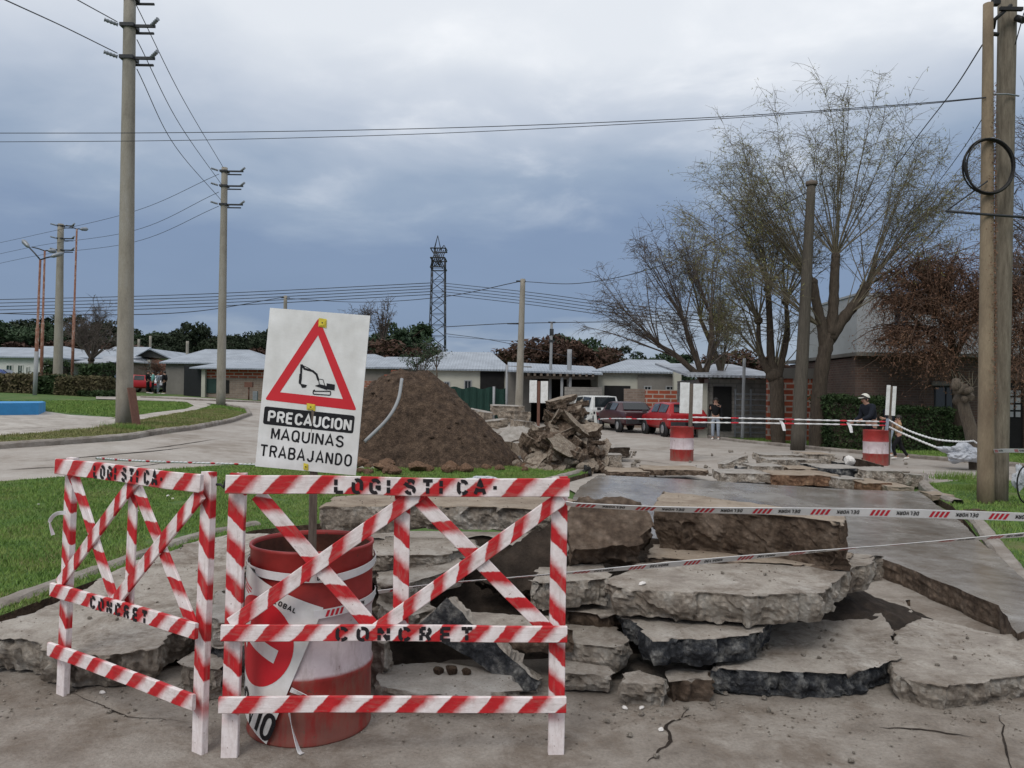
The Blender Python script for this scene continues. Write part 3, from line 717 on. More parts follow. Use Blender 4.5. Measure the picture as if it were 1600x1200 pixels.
# ================= WARNING SIGN =================
SY = 3.70; sgn = thing('warning_sign', 'white roadworks warning board with red triangle on a wooden post in the drum', 'sign', DC+Vector((0, 0, .03)))
cS = P(489, 611, SY); SW, SH = .492, .768
MS = Matrix.Translation(cS) @ Matrix.Rotation(R(-3), 4, 'Z') @ Matrix.Rotation(R(4.0), 4, 'Y') @ Matrix.Rotation(R(-1), 4, 'X')
def sp(u, v, o=0): return MS @ Vector(((u-.5)*SW+(v-.5)*-.006, -.006-o, (.5-v)*SH))
mb = MB()
mb.M = MS; gx, gz = 12, 18
vs = [((i/gx-.5)*SW, -.006, (j/gz-.5)*SH) for j in range(gz+1) for i in range(gx+1)]+[((i/gx-.5)*SW, .0, (j/gz-.5)*SH) for j in range(gz+1) for i in range(gx+1)]
n1 = (gx+1)*(gz+1); fs = [(j*(gx+1)+i, j*(gx+1)+i+1, (j+1)*(gx+1)+i+1, (j+1)*(gx+1)+i) for j in range(gz) for i in range(gx)]
ed = [i for i in range(gx+1)]+[j*(gx+1)+gx for j in range(1, gz+1)]+[gz*(gx+1)+i for i in range(gx-1, -1, -1)]+[j*(gx+1) for j in range(gz-1, 0, -1)]
mb.add(vs, fs+[tuple(a+n1 for a in f[::-1]) for f in fs]+[(ed[i], ed[i]+n1, ed[(i+1) % len(ed)]+n1, ed[(i+1) % len(ed)]) for i in range(len(ed))], 0)
mk('board', mb, MT['signwhite'], sgn)
def NC(cx, cy):
    a, b = cx-90, cy-10; v = (b-a*40/705)/(1110+85*40/705); u = (a+85*v)/705; return u, v
def poly_on(pts, mat, name, o, closed=True, norm=False):
    mb = MB(); mb.add([sp(*(p if norm else NC(*p)), o) for p in pts], [tuple(range(len(pts)))]); return mk(name, mb, MT[mat], sgn)
def rounded(pts, r, n=5):
    out_ = []
    for i, p in enumerate(pts):
        p = Vector(p); a = Vector(pts[i-1])-p; b = Vector(pts[(i+1) % len(pts)])-p; a.normalize(); b.normalize()
        p0, p1 = p+a*r, p+b*r
        for j in range(n+1):
            t = j/n; out_.append(tuple(p0*(1-t)**2+p*2*t*(1-t)+p1*t*t))
    return out_
oT = rounded([(432, 72), (66, 655), (712, 712)], 22); iT = rounded([(430, 195), (172, 600), (613, 635)], 2)
mb = MB(); mb.add([sp(*NC(*p), .001) for p in oT+iT], []); k = len(oT)
mb.f += [(i, (i+1) % k, k+(i+1) % k, k+i) for i in range(k)]; mb.m += [0]*k; mb.s += [False]*k
mk('red_triangle', mb, MT['signred'], sgn)
poly_on(rounded([(66, 700), (57, 824), (690, 872), (700, 748)], 18), 'black', 'caption_box', .001)
def text_on(text, p0, p1, h, wt, mat, name, o, gapf=.28):
    n = len([c for c in text if c != 'I']); ni = text.count('I')
    A, B = Vector(p0), Vector(p1); L_ = (B-A).length; cw = (L_-ni*wt)/(n+gapf*(len(text)-1)+.0001); gp = cw*gapf
    ex = (B-A).normalized(); ez = Vector((ex.y, -ex.x)); q, x = strokes(text, 0, 0, cw, h, gp, wt)
    k = L_/(x-gp)
    mb = MB(); put(mb, q, lambda a, b, e: sp(*NC(*(A+ex*a*k+ez*b)), o+e)); mk(name, mb, MT[mat], sgn)
text_on('PRECAUCION', (92, 803), (672, 850), 70, 16, 'signwhite', 'caption_lettering', .002, .34)
text_on('MAQUINAS', (118, 925), (622, 968), 74, 13, 'black', 'lettering', .001, .36)
text_on('TRABAJANDO', (42, 1045), (680, 1098), 76, 13, 'black', 'lettering', .001, .38)
# excavator symbol
mb = MB()
def sline(pts, wt, o=.001):
    q = []
    for i, (a, b) in enumerate(zip(pts, pts[1:])):
        t = Vector((b[0]-a[0], b[1]-a[1])).normalized(); n_ = Vector((-t.y, t.x))*wt/2; e = t*wt*.3
        A = Vector(a)-e; B = Vector(b)+e
        mb.add([sp(*NC(*(A-n_)), o+i*.00004), sp(*NC(*(B-n_)), o+i*.00004), sp(*NC(*(B+n_)), o+i*.00004), sp(*NC(*(A+n_)), o+i*.00004)], [(0, 1, 2, 3)])
sline([(322, 408), (340, 432), (398, 446), (425, 468), (438, 505)], 15)
sline([(320, 405), (372, 428), (402, 446)], 5, .0013); sline([(318, 405), (316, 500), (312, 535)], 14, .0016); sline([(308, 470), (304, 530), (320, 545)], 5, .0019)
sline([(448, 500), (472, 504), (480, 530), (486, 545)], 5, .0013); sline([(440, 505), (446, 535)], 6, .0016)
for pl in ([(310, 535), (362, 545), (350, 562), (326, 564)], [(415, 548), (452, 536), (500, 548), (502, 576), (440, 572)], [(498, 528), (556, 536), (554, 576), (498, 570)]):
    mb.add([sp(*NC(*p), .0022) for p in pl], [(0, 1, 2, 3)])
sline(rounded([(406, 578), (404, 606), (526, 611), (528, 584)], 9, 4)+[(406+2, 586)], 7, .0013)
mk('excavator_symbol', mb, MT['black'], sgn)
for c in ((460, 108, 28, 34), (393, 697, 30, 26), (367, 1112, 17, 26)):
    mb = MB(); cx, cy, a, b = c
    for s_ in range(3):
        pl = [(cx-a+s_*6, cy-b+s_*9), (cx+a-s_*4, cy-b+7+s_*3), (cx+a-s_*6, cy+b-s_*8), (cx-a+s_*3, cy+b-7-s_*4)]
        mb.add([sp(*NC(*p), .003+.002*s_+.0012*(i % 2)) for i, p in enumerate(pl)], [(0, 3, 2, 1), (0, 1, 2, 3)][:1])
    mb.add([sp(*NC(*p), .0085) for p in ((cx-5, cy-4), (cx+5, cy-4), (cx+5, cy+4), (cx-5, cy+4))], [(0, 1, 2, 3)], 1)
    mk('tape_patch', mb, [MT['yellow'], MT['darksteel']], sgn)
mb = MB(); top = P(492, 640, SY+.03); bot = Vector((DC.x-.01, DC.y+.02, DC.z+.035))
d = (top-bot); mb.M = Matrix.Translation(bot) @ d.to_track_quat('Z', 'Y').to_matrix().to_4x4(); mb.box((0, 0, d.length/2), (.035, .08, d.length)); mk('post', mb, MT['oldwood'], sgn)

# ================= RIBBON TAPES =================
def catmull(pts, k=10):
    P_ = [pts[0]*2-pts[1]]+list(pts)+[pts[-1]*2-pts[-2]]; r = []
    for i in range(1, len(P_)-2):
        a, b, c, d = P_[i-1:i+3]
        for j in range(k):
            t = j/k; r.append(.5*((2*b)+(c-a)*t+(2*a-5*b+4*c-d)*t*t+(3*b-a-3*c+d)*t**3))
    r.append(P_[-2]); return r
def tape(label, pts, wd, tw, group=None, marks=True, word='DELWORK', flip=False, per=.42, name='barrier_tape', sub=12, thick=.0012):
    c = catmull([Vector(p) for p in pts], sub)
    s = [0]
    for a, b in zip(c, c[1:]): s.append(s[-1]+(b-a).length)
    tot = s[-1]
    def frame(x):
        x = min(max(x, 0), tot-1e-6); i = next(k for k in range(len(s)-1) if s[k+1] >= x); f = (x-s[i])/(s[i+1]-s[i])
        p = c[i].lerp(c[i+1], f); t = (c[i+1]-c[i]).normalized(); u = Vector((0, 0, 1)); u = (u-t*u.dot(t)).normalized(); n_ = u.cross(t) # sideways
        if n_.dot(O-p) < 0: n_ = -n_
        a = tw(x/tot); up_ = u*math.cos(a)+n_*math.sin(a); nn = n_*math.cos(a)-u*math.sin(a)
        return p, up_, nn
    mb = MB(); k = max(len(c), int(tot/.05)); vs = []
    for i in range(k+1):
        p, up_, nn = frame(tot*i/k); e = .004*math.sin(i*.7)
        vs += [p+up_*wd/2+nn*thick, p-up_*wd/2+nn*thick, p-up_*wd/2-nn*thick+nn*e*0, p+up_*wd/2-nn*thick]
    mb.add(vs, [(4*i+j, 4*i+(j+1) % 4, 4*i+4+(j+1) % 4, 4*i+4+j) for i in range(k) for j in range(4)], 0)
    if marks:
        for side in (1, -1):
            x = .05
            while x < tot-.3:
                for j in range(4):
                    x0 = x+j*.022; q = [(x0, -.36), (x0+.013, -.36), (x0+.024, .36), (x0+.011, .36)]
                    vs = []
                    for a, b in q: p, up_, nn = frame(a); vs.append(p+up_*wd*b+nn*(thick+.0012)*side)
                    mb.add(vs, [(0, 1, 2, 3)] if side > 0 else [(3, 2, 1, 0)], 1)
                qq, _ = strokes(word, 0, 0, .0105, wd*.42, .0045, .0042)
                for a4 in qq:
                    vs = []
                    for a, b in a4:
                        if flip: a, b = .105-a, wd*.42-b
                        p, up_, nn = frame(x+.115+a); vs.append(p+up_*(b-wd*.18)+nn*(thick+.0012)*side)
                    mb.add(vs, [(0, 1, 2, 3)], 2)
                x += per
    # orientation of thin faces does not matter: two-sided
    return mk(name, mb, [MT['tapewhite'], MT['tapered'], MT['black']], label=label, cat='barrier tape', group=group)
tp = 'barrier tapes round the works'
tape('white barrier tape with red and black print, upper of the two crossing the rubble', [P(884, 786, 3.43), P(905, 789, 3.42), P(1060, 796, 3.45), P(1250, 799, 3.5), P(1420, 802, 3.5), P(1660, 810, 3.5)], .042, lambda f: 1.02-.62*smooth(0, .7, f), tp, flip=True, per=.27)
tape('thin white barrier tape with red print running from the drum over the broken slabs', [P(591, 925, 3.62), P(700, 911, 3.66), P(830, 900, 3.75), P(1000, 886, 3.9), P(1200, 868, 4.05), P(1400, 851, 4.2), P(1660, 831, 4.35)], .045, lambda f: 1.0+.25*math.sin(f*11), tp, per=.30)
# tape round the drum
def ring(z0, z1, a0, a1, r=.3, n=16): return [Vector((DC.x+r*math.cos(R(a0+(a1-a0)*i/n)), DC.y+r*math.sin(R(a0+(a1-a0)*i/n)), z0+(z1-z0)*i/n)) for i in range(n+1)]
tape('white tape wound round the drum just under its rim', ring(.79, .76, 178, 300, .303)+ring(.755, .80, 302, 385, .303), .038, lambda f: .1, tp, sub=2)
tape('short white tape band round the right side of the drum', ring(.60, .63, 286, 372, .304), .04, lambda f: .1, tp, sub=2, per=.28)
tape('twisted tape tied low round the drum', ring(.27, .085, 268, 352, .303), .022, lambda f: 6*f, tp, sub=2, per=.3)
tape('loose tape end hanging from the foot of the drum', [Vector((DC.x-.02, DC.y-.31, .2)), Vector((DC.x+.0, DC.y-.32, .12)), Vector((DC.x+.04, DC.y-.34, .02)), Vector((DC.x+.06, DC.y-.35, .008))], .028, lambda f: .4+f, tp, per=.3)
tape('loop of white tape tied to the left barricade post', [P(103, 801, 3.99), P(88, 803, 3.99), P(78, 815, 3.99), P(83, 836, 3.99)], .02, lambda f: 2*f, tp, marks=False)
mb = MB(); c_ = catmull([P(150, 716, 9), P(210, 720, 10), P(300, 723, 11), P(400, 726, 12)], 14)
for i_ in range(len(c_)-1): mb.tube([c_[i_], c_[i_].lerp(c_[i_+1], .5), c_[i_+1]], [.009, .017, .009], 5, m=1 if i_ % 5 == 2 else 0, caps=False)
mk('barrier_tape', mb, [MT['tapewhite'], MT['tapered']], label='thin twisted tape hanging over the lawn behind the angled barricade', cat='barrier tape', group=tp)
# ================= BROKEN CONCRETE SLABS =================
def facet(q, S, seed=0):
    """piecewise flat fracture pattern, about -1..1"""
    d, p = noise.voronoi(q*S+Vector((seed*3.7, 0, 0)))
    c = p[0]; r = noise.cell_vector(c*7.31+Vector((.5, .5, .5))); r2 = noise.cell(c*5.17+Vector((.3, .1, .7)))
    return (r2-.5)*1.1+(q*S+Vector((seed*3.7, 0, 0))-c).dot(r-Vector((.5, .5, .5)))*1.7
def slab_mesh(top, n, th, seed=0, step=.03, jag=.02, mats=2, side=1, inw=.12, rough=1.0):
    c0 = sum(top, Vector())/len(top); ex = (top[1]-top[0]).normalized(); ex = (ex-n*ex.dot(n)).normalized(); ey = n.cross(ex)
    P2 = [((p-c0).dot(ex), (p-c0).dot(ey)) for p in top]
    ar = sum(P2[i][0]*P2[(i+1) % len(P2)][1]-P2[(i+1) % len(P2)][0]*P2[i][1] for i in range(len(P2)))
    if ar < 0: P2 = P2[::-1]
    dens = []; raw_ = []
    for i, a in enumerate(P2):
        b = P2[(i+1) % len(P2)]; d = math.dist(a, b); k = max(1, int(d/step)); tx, ty = (b[0]-a[0])/max(d, 1e-6), (b[1]-a[1])/max(d, 1e-6)
        for j in range(k):
            x, y = a[0]+(b[0]-a[0])*j/k, a[1]+(b[1]-a[1])*j/k
            q = Vector((x, y, seed*1.7)); o = jag*(1.15*facet(q, 3.6, seed)+.4*facet(q, 11, seed)+.2*noise.noise(q*40))
            dens.append((x+ty*o, y-tx*o)); raw_.append((x, y))
    N_ = len(dens); rings = [0, .35, .6, .78, .88, .95, .985]; nl = max(4, int(th/step)+1)
    vs = []
    def w3(x, y, h): return c0+ex*x+ey*y+n*h
    for r in rings[1:]:
        for (x, y), (x_, y_) in zip(dens, raw_):
            bl = r**9; x, y = x_*.985+(x-x_*.985)*bl, y_*.985+(y-y_*.985)*bl; q = w3(x*r, y*r, 0)
            vs.append(w3(x*r, y*r, (noise.noise(q*5)*.008+noise.noise(q*17)*.004)*rough))
    for i, (x, y) in enumerate(dens):
        q = w3(x, y, 0); chip = max(0, facet(q, 7, seed)-.35)
        vs.append(w3(x, y, -.003-.05*chip*min(1, th/.12)))
    nr = len(rings)
    for l in range(1, nl+1):
        t = l/nl
        for i, (x, y) in enumerate(dens):
            a, b = dens[i-2], dens[(i+2) % N_]; tx, ty = b[0]-a[0], b[1]-a[1]; L_ = math.hypot(tx, ty) or 1; nx, ny = ty/L_, -tx/L_
            q = w3(x, y, -th*t)
            o = (.022*facet(q, 6, seed)+.008*facet(q, 17, seed+5)+.005*noise.noise(q*60))*rough*(1 if l < nl else .6)
            o += .010*math.sin(PI*t)-inw*th*max(0, t-.6)/.4
            vs.append(w3(x+nx*o, y+ny*o, -th*t+(.012*facet(q, 9) if l == nl else 0)))
    o0 = len(vs); vs += [w3(0, 0, 0), w3(0, 0, -th)]
    fs = []; mi = []
    for i in range(N_):
        j = (i+1) % N_
        fs.append((o0, i, j)); mi.append(0)
        for r in range(nr-1):
            fs.append((r*N_+i, (r+1)*N_+i, (r+1)*N_+j, r*N_+j)); mi.append(0)
        for l in range(nl):
            r = nr-1+l; fs.append((r*N_+i, (r+1)*N_+i, (r+1)*N_+j, r*N_+j)); mi.append(1)
        r = nr-1+nl; fs.append((r*N_+j, r*N_+i, o0+1)); mi.append(1)
    mb = MB(); mb.add(vs, fs, 0, False); mb.m = mi; mb.s = [x == 0 for x in mi]
    return mb
SEED = [0]
def slab(label, px, Y0, z0, th, top='slab', side='side', sx=0, sy=0, jag=.018, plane=None, step=.02, name='concrete_slab', group='broken concrete slabs in the heap', inw=.12, rough=1.0):
    SEED[0] += 1
    if plane:
        a, b, c = (P(*q) for q in plane); n = (b-a).cross(c-a).normalized(); p0 = a
        if n.dot(O-a) < 0: n = -n
    else:
        cx = sum(p[0] for p in px)/len(px); p0 = W(cx, Y0, z0); n = Vector((-sx, -sy, 1)).normalized()
    pts = [plane_pt(x, y, p0, n) for x, y in px]
    if n.dot(pts[0]-O) > 0 and plane: n = -n
    mb = slab_mesh(pts, n, th, SEED[0], step, jag, inw=inw, rough=rough)
    a = np.array(mb.v); zmin = a[:, 2].min()
    return mk(name, mb, [MT[top], MT[side]], label=label, cat='broken slab', group=group)
HG = 'broken concrete slabs in the heap'
slab('large pale grey slab lying across the middle of the heap below the lower tape', [(943, 903), (960, 918), (1010, 922), (1165, 931), (1230, 927), (1290, 926), (1330, 895), (1380, 868), (1300, 862), (1150, 866), (1000, 880)], 4.38, .52, .165)
slab('thick slab with a tarry black front edge right under the large pale slab', [(965, 958), (1020, 1002), (1100, 1000), (1200, 989), (1207, 972), (1195, 945), (980, 940)], 4.15, .325, .13, side='tar')
slab('wide low slab with blue-black tarred edge resting on the road right of the small blocks', [(1113, 1045), (1180, 1047), (1300, 1056), (1385, 1043), (1412, 1028), (1398, 985), (1385, 955), (1368, 940), (1340, 932), (1250, 940), (1130, 990)], 4.12, .150, .135, side='tar')
slab('broad slab at the right corner with its pale broken edge just above the road', [(1392, 1050), (1405, 1062), (1440, 1068), (1485, 1075), (1545, 1068), (1620, 1055), (1760, 1045), (1780, 985), (1600, 990), (1560, 988), (1440, 964), (1395, 985), (1375, 1020)], 3.95, .135, .135)
slab('long brown muddy block on top of the heap behind the upper tape', [(1020, 790), (1120, 797), (1220, 805), (1322, 817), (1321, 806), (1150, 782), (1065, 770), (1036, 768)], 5.05, .835, .30, top='tan', side='mud', jag=.012)
slab('brown slab behind the barricade top rail bridging the dark gap', [(498, 792), (640, 790), (790, 793), (890, 800), (905, 782), (860, 766), (640, 768), (520, 775)], 5.35, .81, .17, top='tan', side='side', sx=0)
slab('ragged brown lump of underside soil and concrete between the post and the muddy block', [(884, 805), (893, 862), (950, 858), (1000, 848), (1030, 822), (1015, 790), (970, 775), (905, 776)], 5.0, .72, .26, top='mud', side='mud', sy=.9, jag=.016)
slab('pale slab end jutting out behind the right barricade post', [(820, 908), (850, 912), (905, 908), (945, 905), (960, 895), (940, 878), (850, 880)], 4.75, .50, .16)
slab('rough slab wedged low between the right post and the tarred slab', [(862, 990), (880, 1003), (940, 1010), (975, 1012), (990, 1000), (965, 978), (880, 972)], 4.35, .215, .14)
slab('thin flat slab piece lying beside the foot of the right post', [(862, 1040), (880, 1052), (955, 1056), (968, 1048), (955, 1035), (870, 1030)], 4.25, .115, .10)
slab('small squarish grey block on the road below the tarred slab', [(966, 1052), (974, 1066), (1044, 1071), (1048, 1060), (1000, 1046)], 4.06, .125, .125, inw=.05)
slab('small dark block in shade beside the squarish grey block', [(1038, 1050), (1045, 1064), (1112, 1062), (1116, 1048), (1060, 1042)], 4.25, .125, .12, side='mud')
slab('leaning slab with a glistening tar face seen through the barricade', [(698, 934), (745, 976), (800, 1024), (845, 1066), (838, 1080), (806, 1080), (772, 1054), (700, 1010), (648, 978)], 0, 0, .22, top='tar', side='slab', plane=((806, 1080, 4.12), (845, 1066, 4.10), (698, 934, 4.28)), jag=.01)
slab('flat pale slab on the road framed by the two lower barricade rails', [(596, 1075), (648, 1084), (740, 1087), (818, 1078), (806, 1055), (770, 1042), (690, 1032), (605, 1036), (585, 1052)], 3.95, .10, .095, top='slabgrey')
slab('tilted light slab behind the centre post of the barricade', [(585, 912), (612, 916), (640, 912), (690, 897), (731, 882), (708, 860), (640, 872), (588, 880)], 4.6, .50, .11, sx=.12)
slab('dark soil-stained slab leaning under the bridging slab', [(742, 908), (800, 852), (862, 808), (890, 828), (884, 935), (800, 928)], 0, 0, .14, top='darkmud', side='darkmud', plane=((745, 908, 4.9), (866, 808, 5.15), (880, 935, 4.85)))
slab('shaded slab lying deep under the bridging slab', [(560, 868), (690, 866), (760, 858), (745, 842), (600, 838)], 5.1, .58, .09, top='slab')
slab('grey slab edge just right of the drum rim', [(585, 940), (612, 962), (650, 965), (690, 950), (650, 925), (590, 922)], 4.5, .36, .12)
slab('rounded grey rock of concrete beside the drum at lower rail height', [(570, 995), (600, 1006), (615, 995), (600, 975), (572, 975)], 4.2, .27, .24, jag=.03)
slab('dark slab at the bottom of the heap behind the leaning tarred slab', [(845, 985), (900, 985), (870, 960), (700, 955), (740, 990)], 4.6, .30, .12, side='mud')
slab('big weathered slab behind the angled barricade reaching over the lawn edge', [(-30, 1002), (0, 1000), (48, 1010), (104, 1027), (190, 1024), (235, 1014), (277, 990), (330, 965), (352, 935), (398, 880), (425, 832), (360, 830), (208, 875), (110, 930), (60, 955), (-30, 978)], 4.15, .20, .18, top='slab', side='side', sy=.10, jag=.028)
slab('chunky block on the road between the two barricades', [(272, 1035), (290, 1046), (345, 1048), (362, 1036), (350, 1022), (300, 1016)], 4.15, .17, .15)
slab('upright rubble piece showing in the gap between the barricades', [(325, 960), (340, 975), (380, 972), (385, 935), (345, 920), (330, 925)], 4.5, .34, .2, top='slabgrey', side='side', jag=.035)
slab('small dark rubble piece between the barricades under the upright one', [(322, 1000), (340, 1012), (388, 1008), (385, 985), (340, 980)], 4.35, .22, .14, side='tar')
slab('slab lying behind the drum level with its rim', [(395, 868), (470, 880), (600, 872), (640, 850), (560, 835), (420, 838)], 5.0, .56, .12)
slab('shadowed slab deep in the gap below the right end of the pale slab', [(1250, 985), (1350, 985), (1440, 985), (1420, 935), (1300, 930)], 4.9, .06, .1, side='mud')
slab('shadowed slab in the dark gap above the tarred slab', [(870, 955), (960, 962), (1000, 940), (985, 905), (880, 915)], 4.9, .30, .12, top='slab', side='mud')
slab('earthy slab lying under the long muddy block', [(1010, 872), (1150, 878), (1335, 885), (1330, 862), (1150, 850), (1020, 850)], 5.35, .535, .10, top='tan', side='mud')
# added earth filler under and behind the slabs
def heap(name, fn, x0, x1, y0, y1, st, mat, label=None, cat=None, kind='stuff', amp=.03, fr=6):
    xs = np.arange(x0, x1+st/2, st); ys = np.arange(y0, y1+st/2, st); nx = len(xs); vs = []
    hm = {}
    for j, y in enumerate(ys):
        for i, x in enumerate(xs):
            h = fn(x, y); q = Vector((x, y, 0))*fr
            e = min(1, max(0, h/.08))
            h2 = T(x, y)-.03+h+e*amp*(noise.noise(q)+.6*noise.noise(q*2.3)+.4*noise.noise(q*5.1)+.25*noise.noise(q*11))
            vs.append((x, y, h2)); hm[i, j] = h
    mb = MB(); mb.add(vs, [(j*nx+i, j*nx+i+1, (j+1)*nx+i+1, (j+1)*nx+i) for j in range(len(ys)-1) for i in range(nx-1) if max(hm[i, j], hm[i+1, j], hm[i, j+1], hm[i+1, j+1]) > .001], 0, True)
    return mk(name, mb, MT[mat], label=label, cat=cat, kind=kind)
def bumpf(cx, cy, rx, ry, h, p=1.0):
    def f(x, y):
        d = math.hypot((x-cx)/rx, (y-cy)/ry); return h*max(0, 1-d)**p if d < 1 else 0
    return f
def mxf(*fs): return lambda x, y: max(f(x, y) for f in fs)
heap('dirt', mxf(bumpf(-.2, 5.6, 1.6, 1.0, .62), bumpf(1.0, 5.7, 1.6, .95, .62), bumpf(2.0, 5.6, 1.2, .9, .45), bumpf(-1.3, 5.4, 1.5, 1.1, .5)), -2.8, 3.2, 4.2, 6.8, .05, 'darkmud', 'added dark earth filler standing in for the shaded hollows under the broken slabs', 'dirt')  # added filler, coloured dark in place of the shade in the cavities
# ---------- soil mound and gravel mound ----------
def cone(cx, cy, r, h, sq=1.0, flat=.12):
    def f(x, y):
        a = math.atan2(y-cy, x-cx); rr = r*(1+.10*noise.noise(Vector((math.cos(a)*1.5+cx, math.sin(a)*1.5, 0))))
        d = math.hypot(x-cx, (y-cy)/sq)/rr
        if d >= 1: return 0
        return h*(1-(d**1.55)) - h*flat*math.exp(-(d*5)**2)*.6
    return f
mc = W(662, 17.2, 0)
def hcone(cx, cy, r, h, p, sq=.9):
    def f(x, y):
        a = math.atan2(y-cy, x-cx); rr = r*(1+.09*noise.noise(Vector((math.cos(a)*1.5+cx, math.sin(a)*1.5, 0)))); d = math.hypot(x-cx, (y-cy)/sq)/rr
        return h*(1-d**p) if d < 1 else 0
    return f
mound = mxf(hcone(mc.x, mc.y, 2.4, 2.12, 1.25, .8), hcone(mc.x-.4, mc.y, 2.2, 2.06, 1.7, .8), hcone(mc.x-1.4, mc.y-.1, 1.7, 1.25, 1.5, .8))
heap('dirt_mound', mound, mc.x-4.0, mc.x+3.0, 14.6, 19.6, .05, 'soil', 'tall mound of brown soil on the verge right of the warning sign', 'dirt mound', 'thing', .075, 5)
# loose clods at the foot of the mound
def rock_mesh(seed, s=(1, 1, .7), sub=2):
    import bmesh
    bm = bmesh.new(); bmesh.ops.create_icosphere(bm, subdivisions=sub, radius=.5)
    rnd = random.Random(seed)
    cuts = [(Vector((rnd.uniform(-1, 1), rnd.uniform(-1, 1), rnd.uniform(-1, 1))).normalized(), rnd.uniform(.22, .42)) for _ in range(7)]
    for v in bm.verts:
        for n_, d in cuts:
            e = v.co.dot(n_)-d
            if e > 0: v.co -= n_*e*.9
        v.co *= 1+.16*noise.noise(v.co*4+Vector((seed*3.1, 0, 0)))
        v.co = Vector((v.co.x*s[0], v.co.y*s[1], v.co.z*s[2]))
    zm = min(v.co.z for v in bm.verts)
    for v in bm.verts: v.co.z -= zm
    me = bpy.data.meshes.new('rock'); bm.to_mesh(me); bm.free(); return me
def chunk_mesh(seed, l=1, w_=.7, t=.25, step=.07):
    rnd = random.Random(seed); n = rnd.randint(5, 7)
    pts = [Vector((math.cos(2*PI*i/n+rnd.uniform(-.25, .25))*l/2*rnd.uniform(.8, 1.1), math.sin(2*PI*i/n+rnd.uniform(-.25, .25))*w_/2*rnd.uniform(.8, 1.1), t)) for i in range(n)]
    mb = slab_mesh(pts, Vector((0, 0, 1)), t, seed, step, .028, rough=.9)
    me = bpy.data.meshes.new('chunk'); me.from_pydata(mb.v, [], mb.f); me.polygons.foreach_set('material_index', mb.m); return me
def place(name, me, loc, rot, sc, label, cat, group, first={}):
    o = bpy.data.objects.new(name, me); COL.objects.link(o); o.location = loc; o.rotation_euler = rot; o.scale = (sc,)*3 if not isinstance(sc, tuple) else sc
    return tag(o, label, cat, group)
rocks = [rock_mesh(i) for i in range(5)]; rocks_o = [rock_mesh(20+i) for i in range(3)]; rocks_b = [rock_mesh(30+i) for i in range(4)]; rocks_s = [rock_mesh(36+i) for i in range(3)]
for m_ in rocks_b: m_.materials.append(MT['mudtop'])
for m_ in rocks_s: m_.materials.append(MT['soil'])
for m_ in rocks: m_.materials.append(MT['side'])
for m_ in rocks_o: m_.materials.append(MT['orange'])
chunks = [chunk_mesh(40+i, 1, random.uniform(.55, .85), random.uniform(.16, .3)) for i in range(6)]
for m_ in chunks: m_.materials.append(MT['mudtop']); m_.materials.append(MT['mud'])
chunksg = [m_.copy() for m_ in chunks]
for m_ in chunksg: m_.materials[0] = MT['slabgrey']; m_.materials[1] = MT['mudtop']
rn = random.Random(5)
for i in range(26):
    px = rn.uniform(560, 830); q = G(px, rn.uniform(729, 742), .1)
    place('clod', rn.choice(rocks_o), (q.x, q.y, T(q.x, q.y)+.08), (0, 0, rn.uniform(0, 6)), rn.uniform(.12, .38), 'reddish clod of earth at the foot of the brown soil mound', 'clod', 'clods at the foot of the mound')
# rubble pile right of the mounds
pc = W(884, 16.6, 0); PH, PR = 1.62, 1.08
heap('dirt', lambda x, y: max(cone(pc.x, pc.y, .95, 1.42, .9)(x, y), 0), pc.x-1.3, pc.x+1.3, pc.y-1.2, pc.y+1.2, .07, 'mud', 'brown earth packed inside the tall rubble pile', 'dirt', 'stuff', .06)
for i in range(150):
    h = 1.42*rn.random()**1.35; r = PR*(1-h/1.68)**.75; a = rn.uniform(-PI, .15) if rn.random() < .8 else rn.uniform(-PI, PI)
    s_ = rn.choice((.26, .34, .42, .52, .66, .8))*(1 if h < 1.1 else .8); rr = r*rn.uniform(.72, .98)
    p = (pc.x+math.cos(a)*rr, pc.y+math.sin(a)*rr*.85, h-.04)
    place('rubble_chunk', rn.choice(chunks), p, (rn.gauss(0, .35)-.55*math.sin(a), rn.gauss(0, .35)+.55*math.cos(a), rn.uniform(0, 6)), (s_, s_*rn.uniform(.6, 1), s_*rn.uniform(.6, 1.3)), 'brown slab fragment in the tall rubble pile beside the soil mound', 'rubble', 'fragments of the tall rubble pile')
place('rubble_chunk', chunks[2], (pc.x-.12, pc.y-.1, 1.45), (.1, -.25, .2), (.75, .6, .55), 'flat brown fragment topping the tall rubble pile', 'rubble', 'fragments of the tall rubble pile')
place('rubble_chunk', chunks[1], (pc.x-.12, pc.y-.92, .52), (1.05, .55, .3), (.95, .62, .5), 'long brown slab fragment propped on the front of the tall rubble pile', 'rubble', 'fragments of the tall rubble pile')
place('rubble_chunk', chunks[4], (pc.x+.1, pc.y-.75, 1.0), (.8, .75, .2), (.75, .3, .5), 'narrow fragment sticking out of the tall rubble pile front', 'rubble', 'fragments of the tall rubble pile')
for i in range(60):
    a = rn.uniform(-PI, .1); rr = rn.uniform(.75, 1.12); place('rubble_stone', rn.choice(rocks_b), (pc.x+math.cos(a)*rr, pc.y+math.sin(a)*rr*.95, rn.uniform(-.02, .12)+.1*(rr < .9)), (0, 0, rn.uniform(0, 6)), rn.uniform(.12, .3), 'brown stone at the foot of the tall rubble pile', 'rubble', 'stones at the foot of the tall rubble pile')
for i in range(34):
    a = rn.uniform(-PI, 0); f_ = rn.uniform(.25, .98); x, y = mc.x+math.cos(a)*2.2*f_, mc.y+math.sin(a)*2.0*f_; h = mound(x, y)
    if h > .02: place('clod', rn.choice(rocks_s), (x, y, T(x, y)+h-.06), (0, 0, rn.uniform(0, 6)), rn.uniform(.04, .11), 'dark clod of earth on the slope of the brown soil mound', 'clod', 'clods on the slope of the mound')
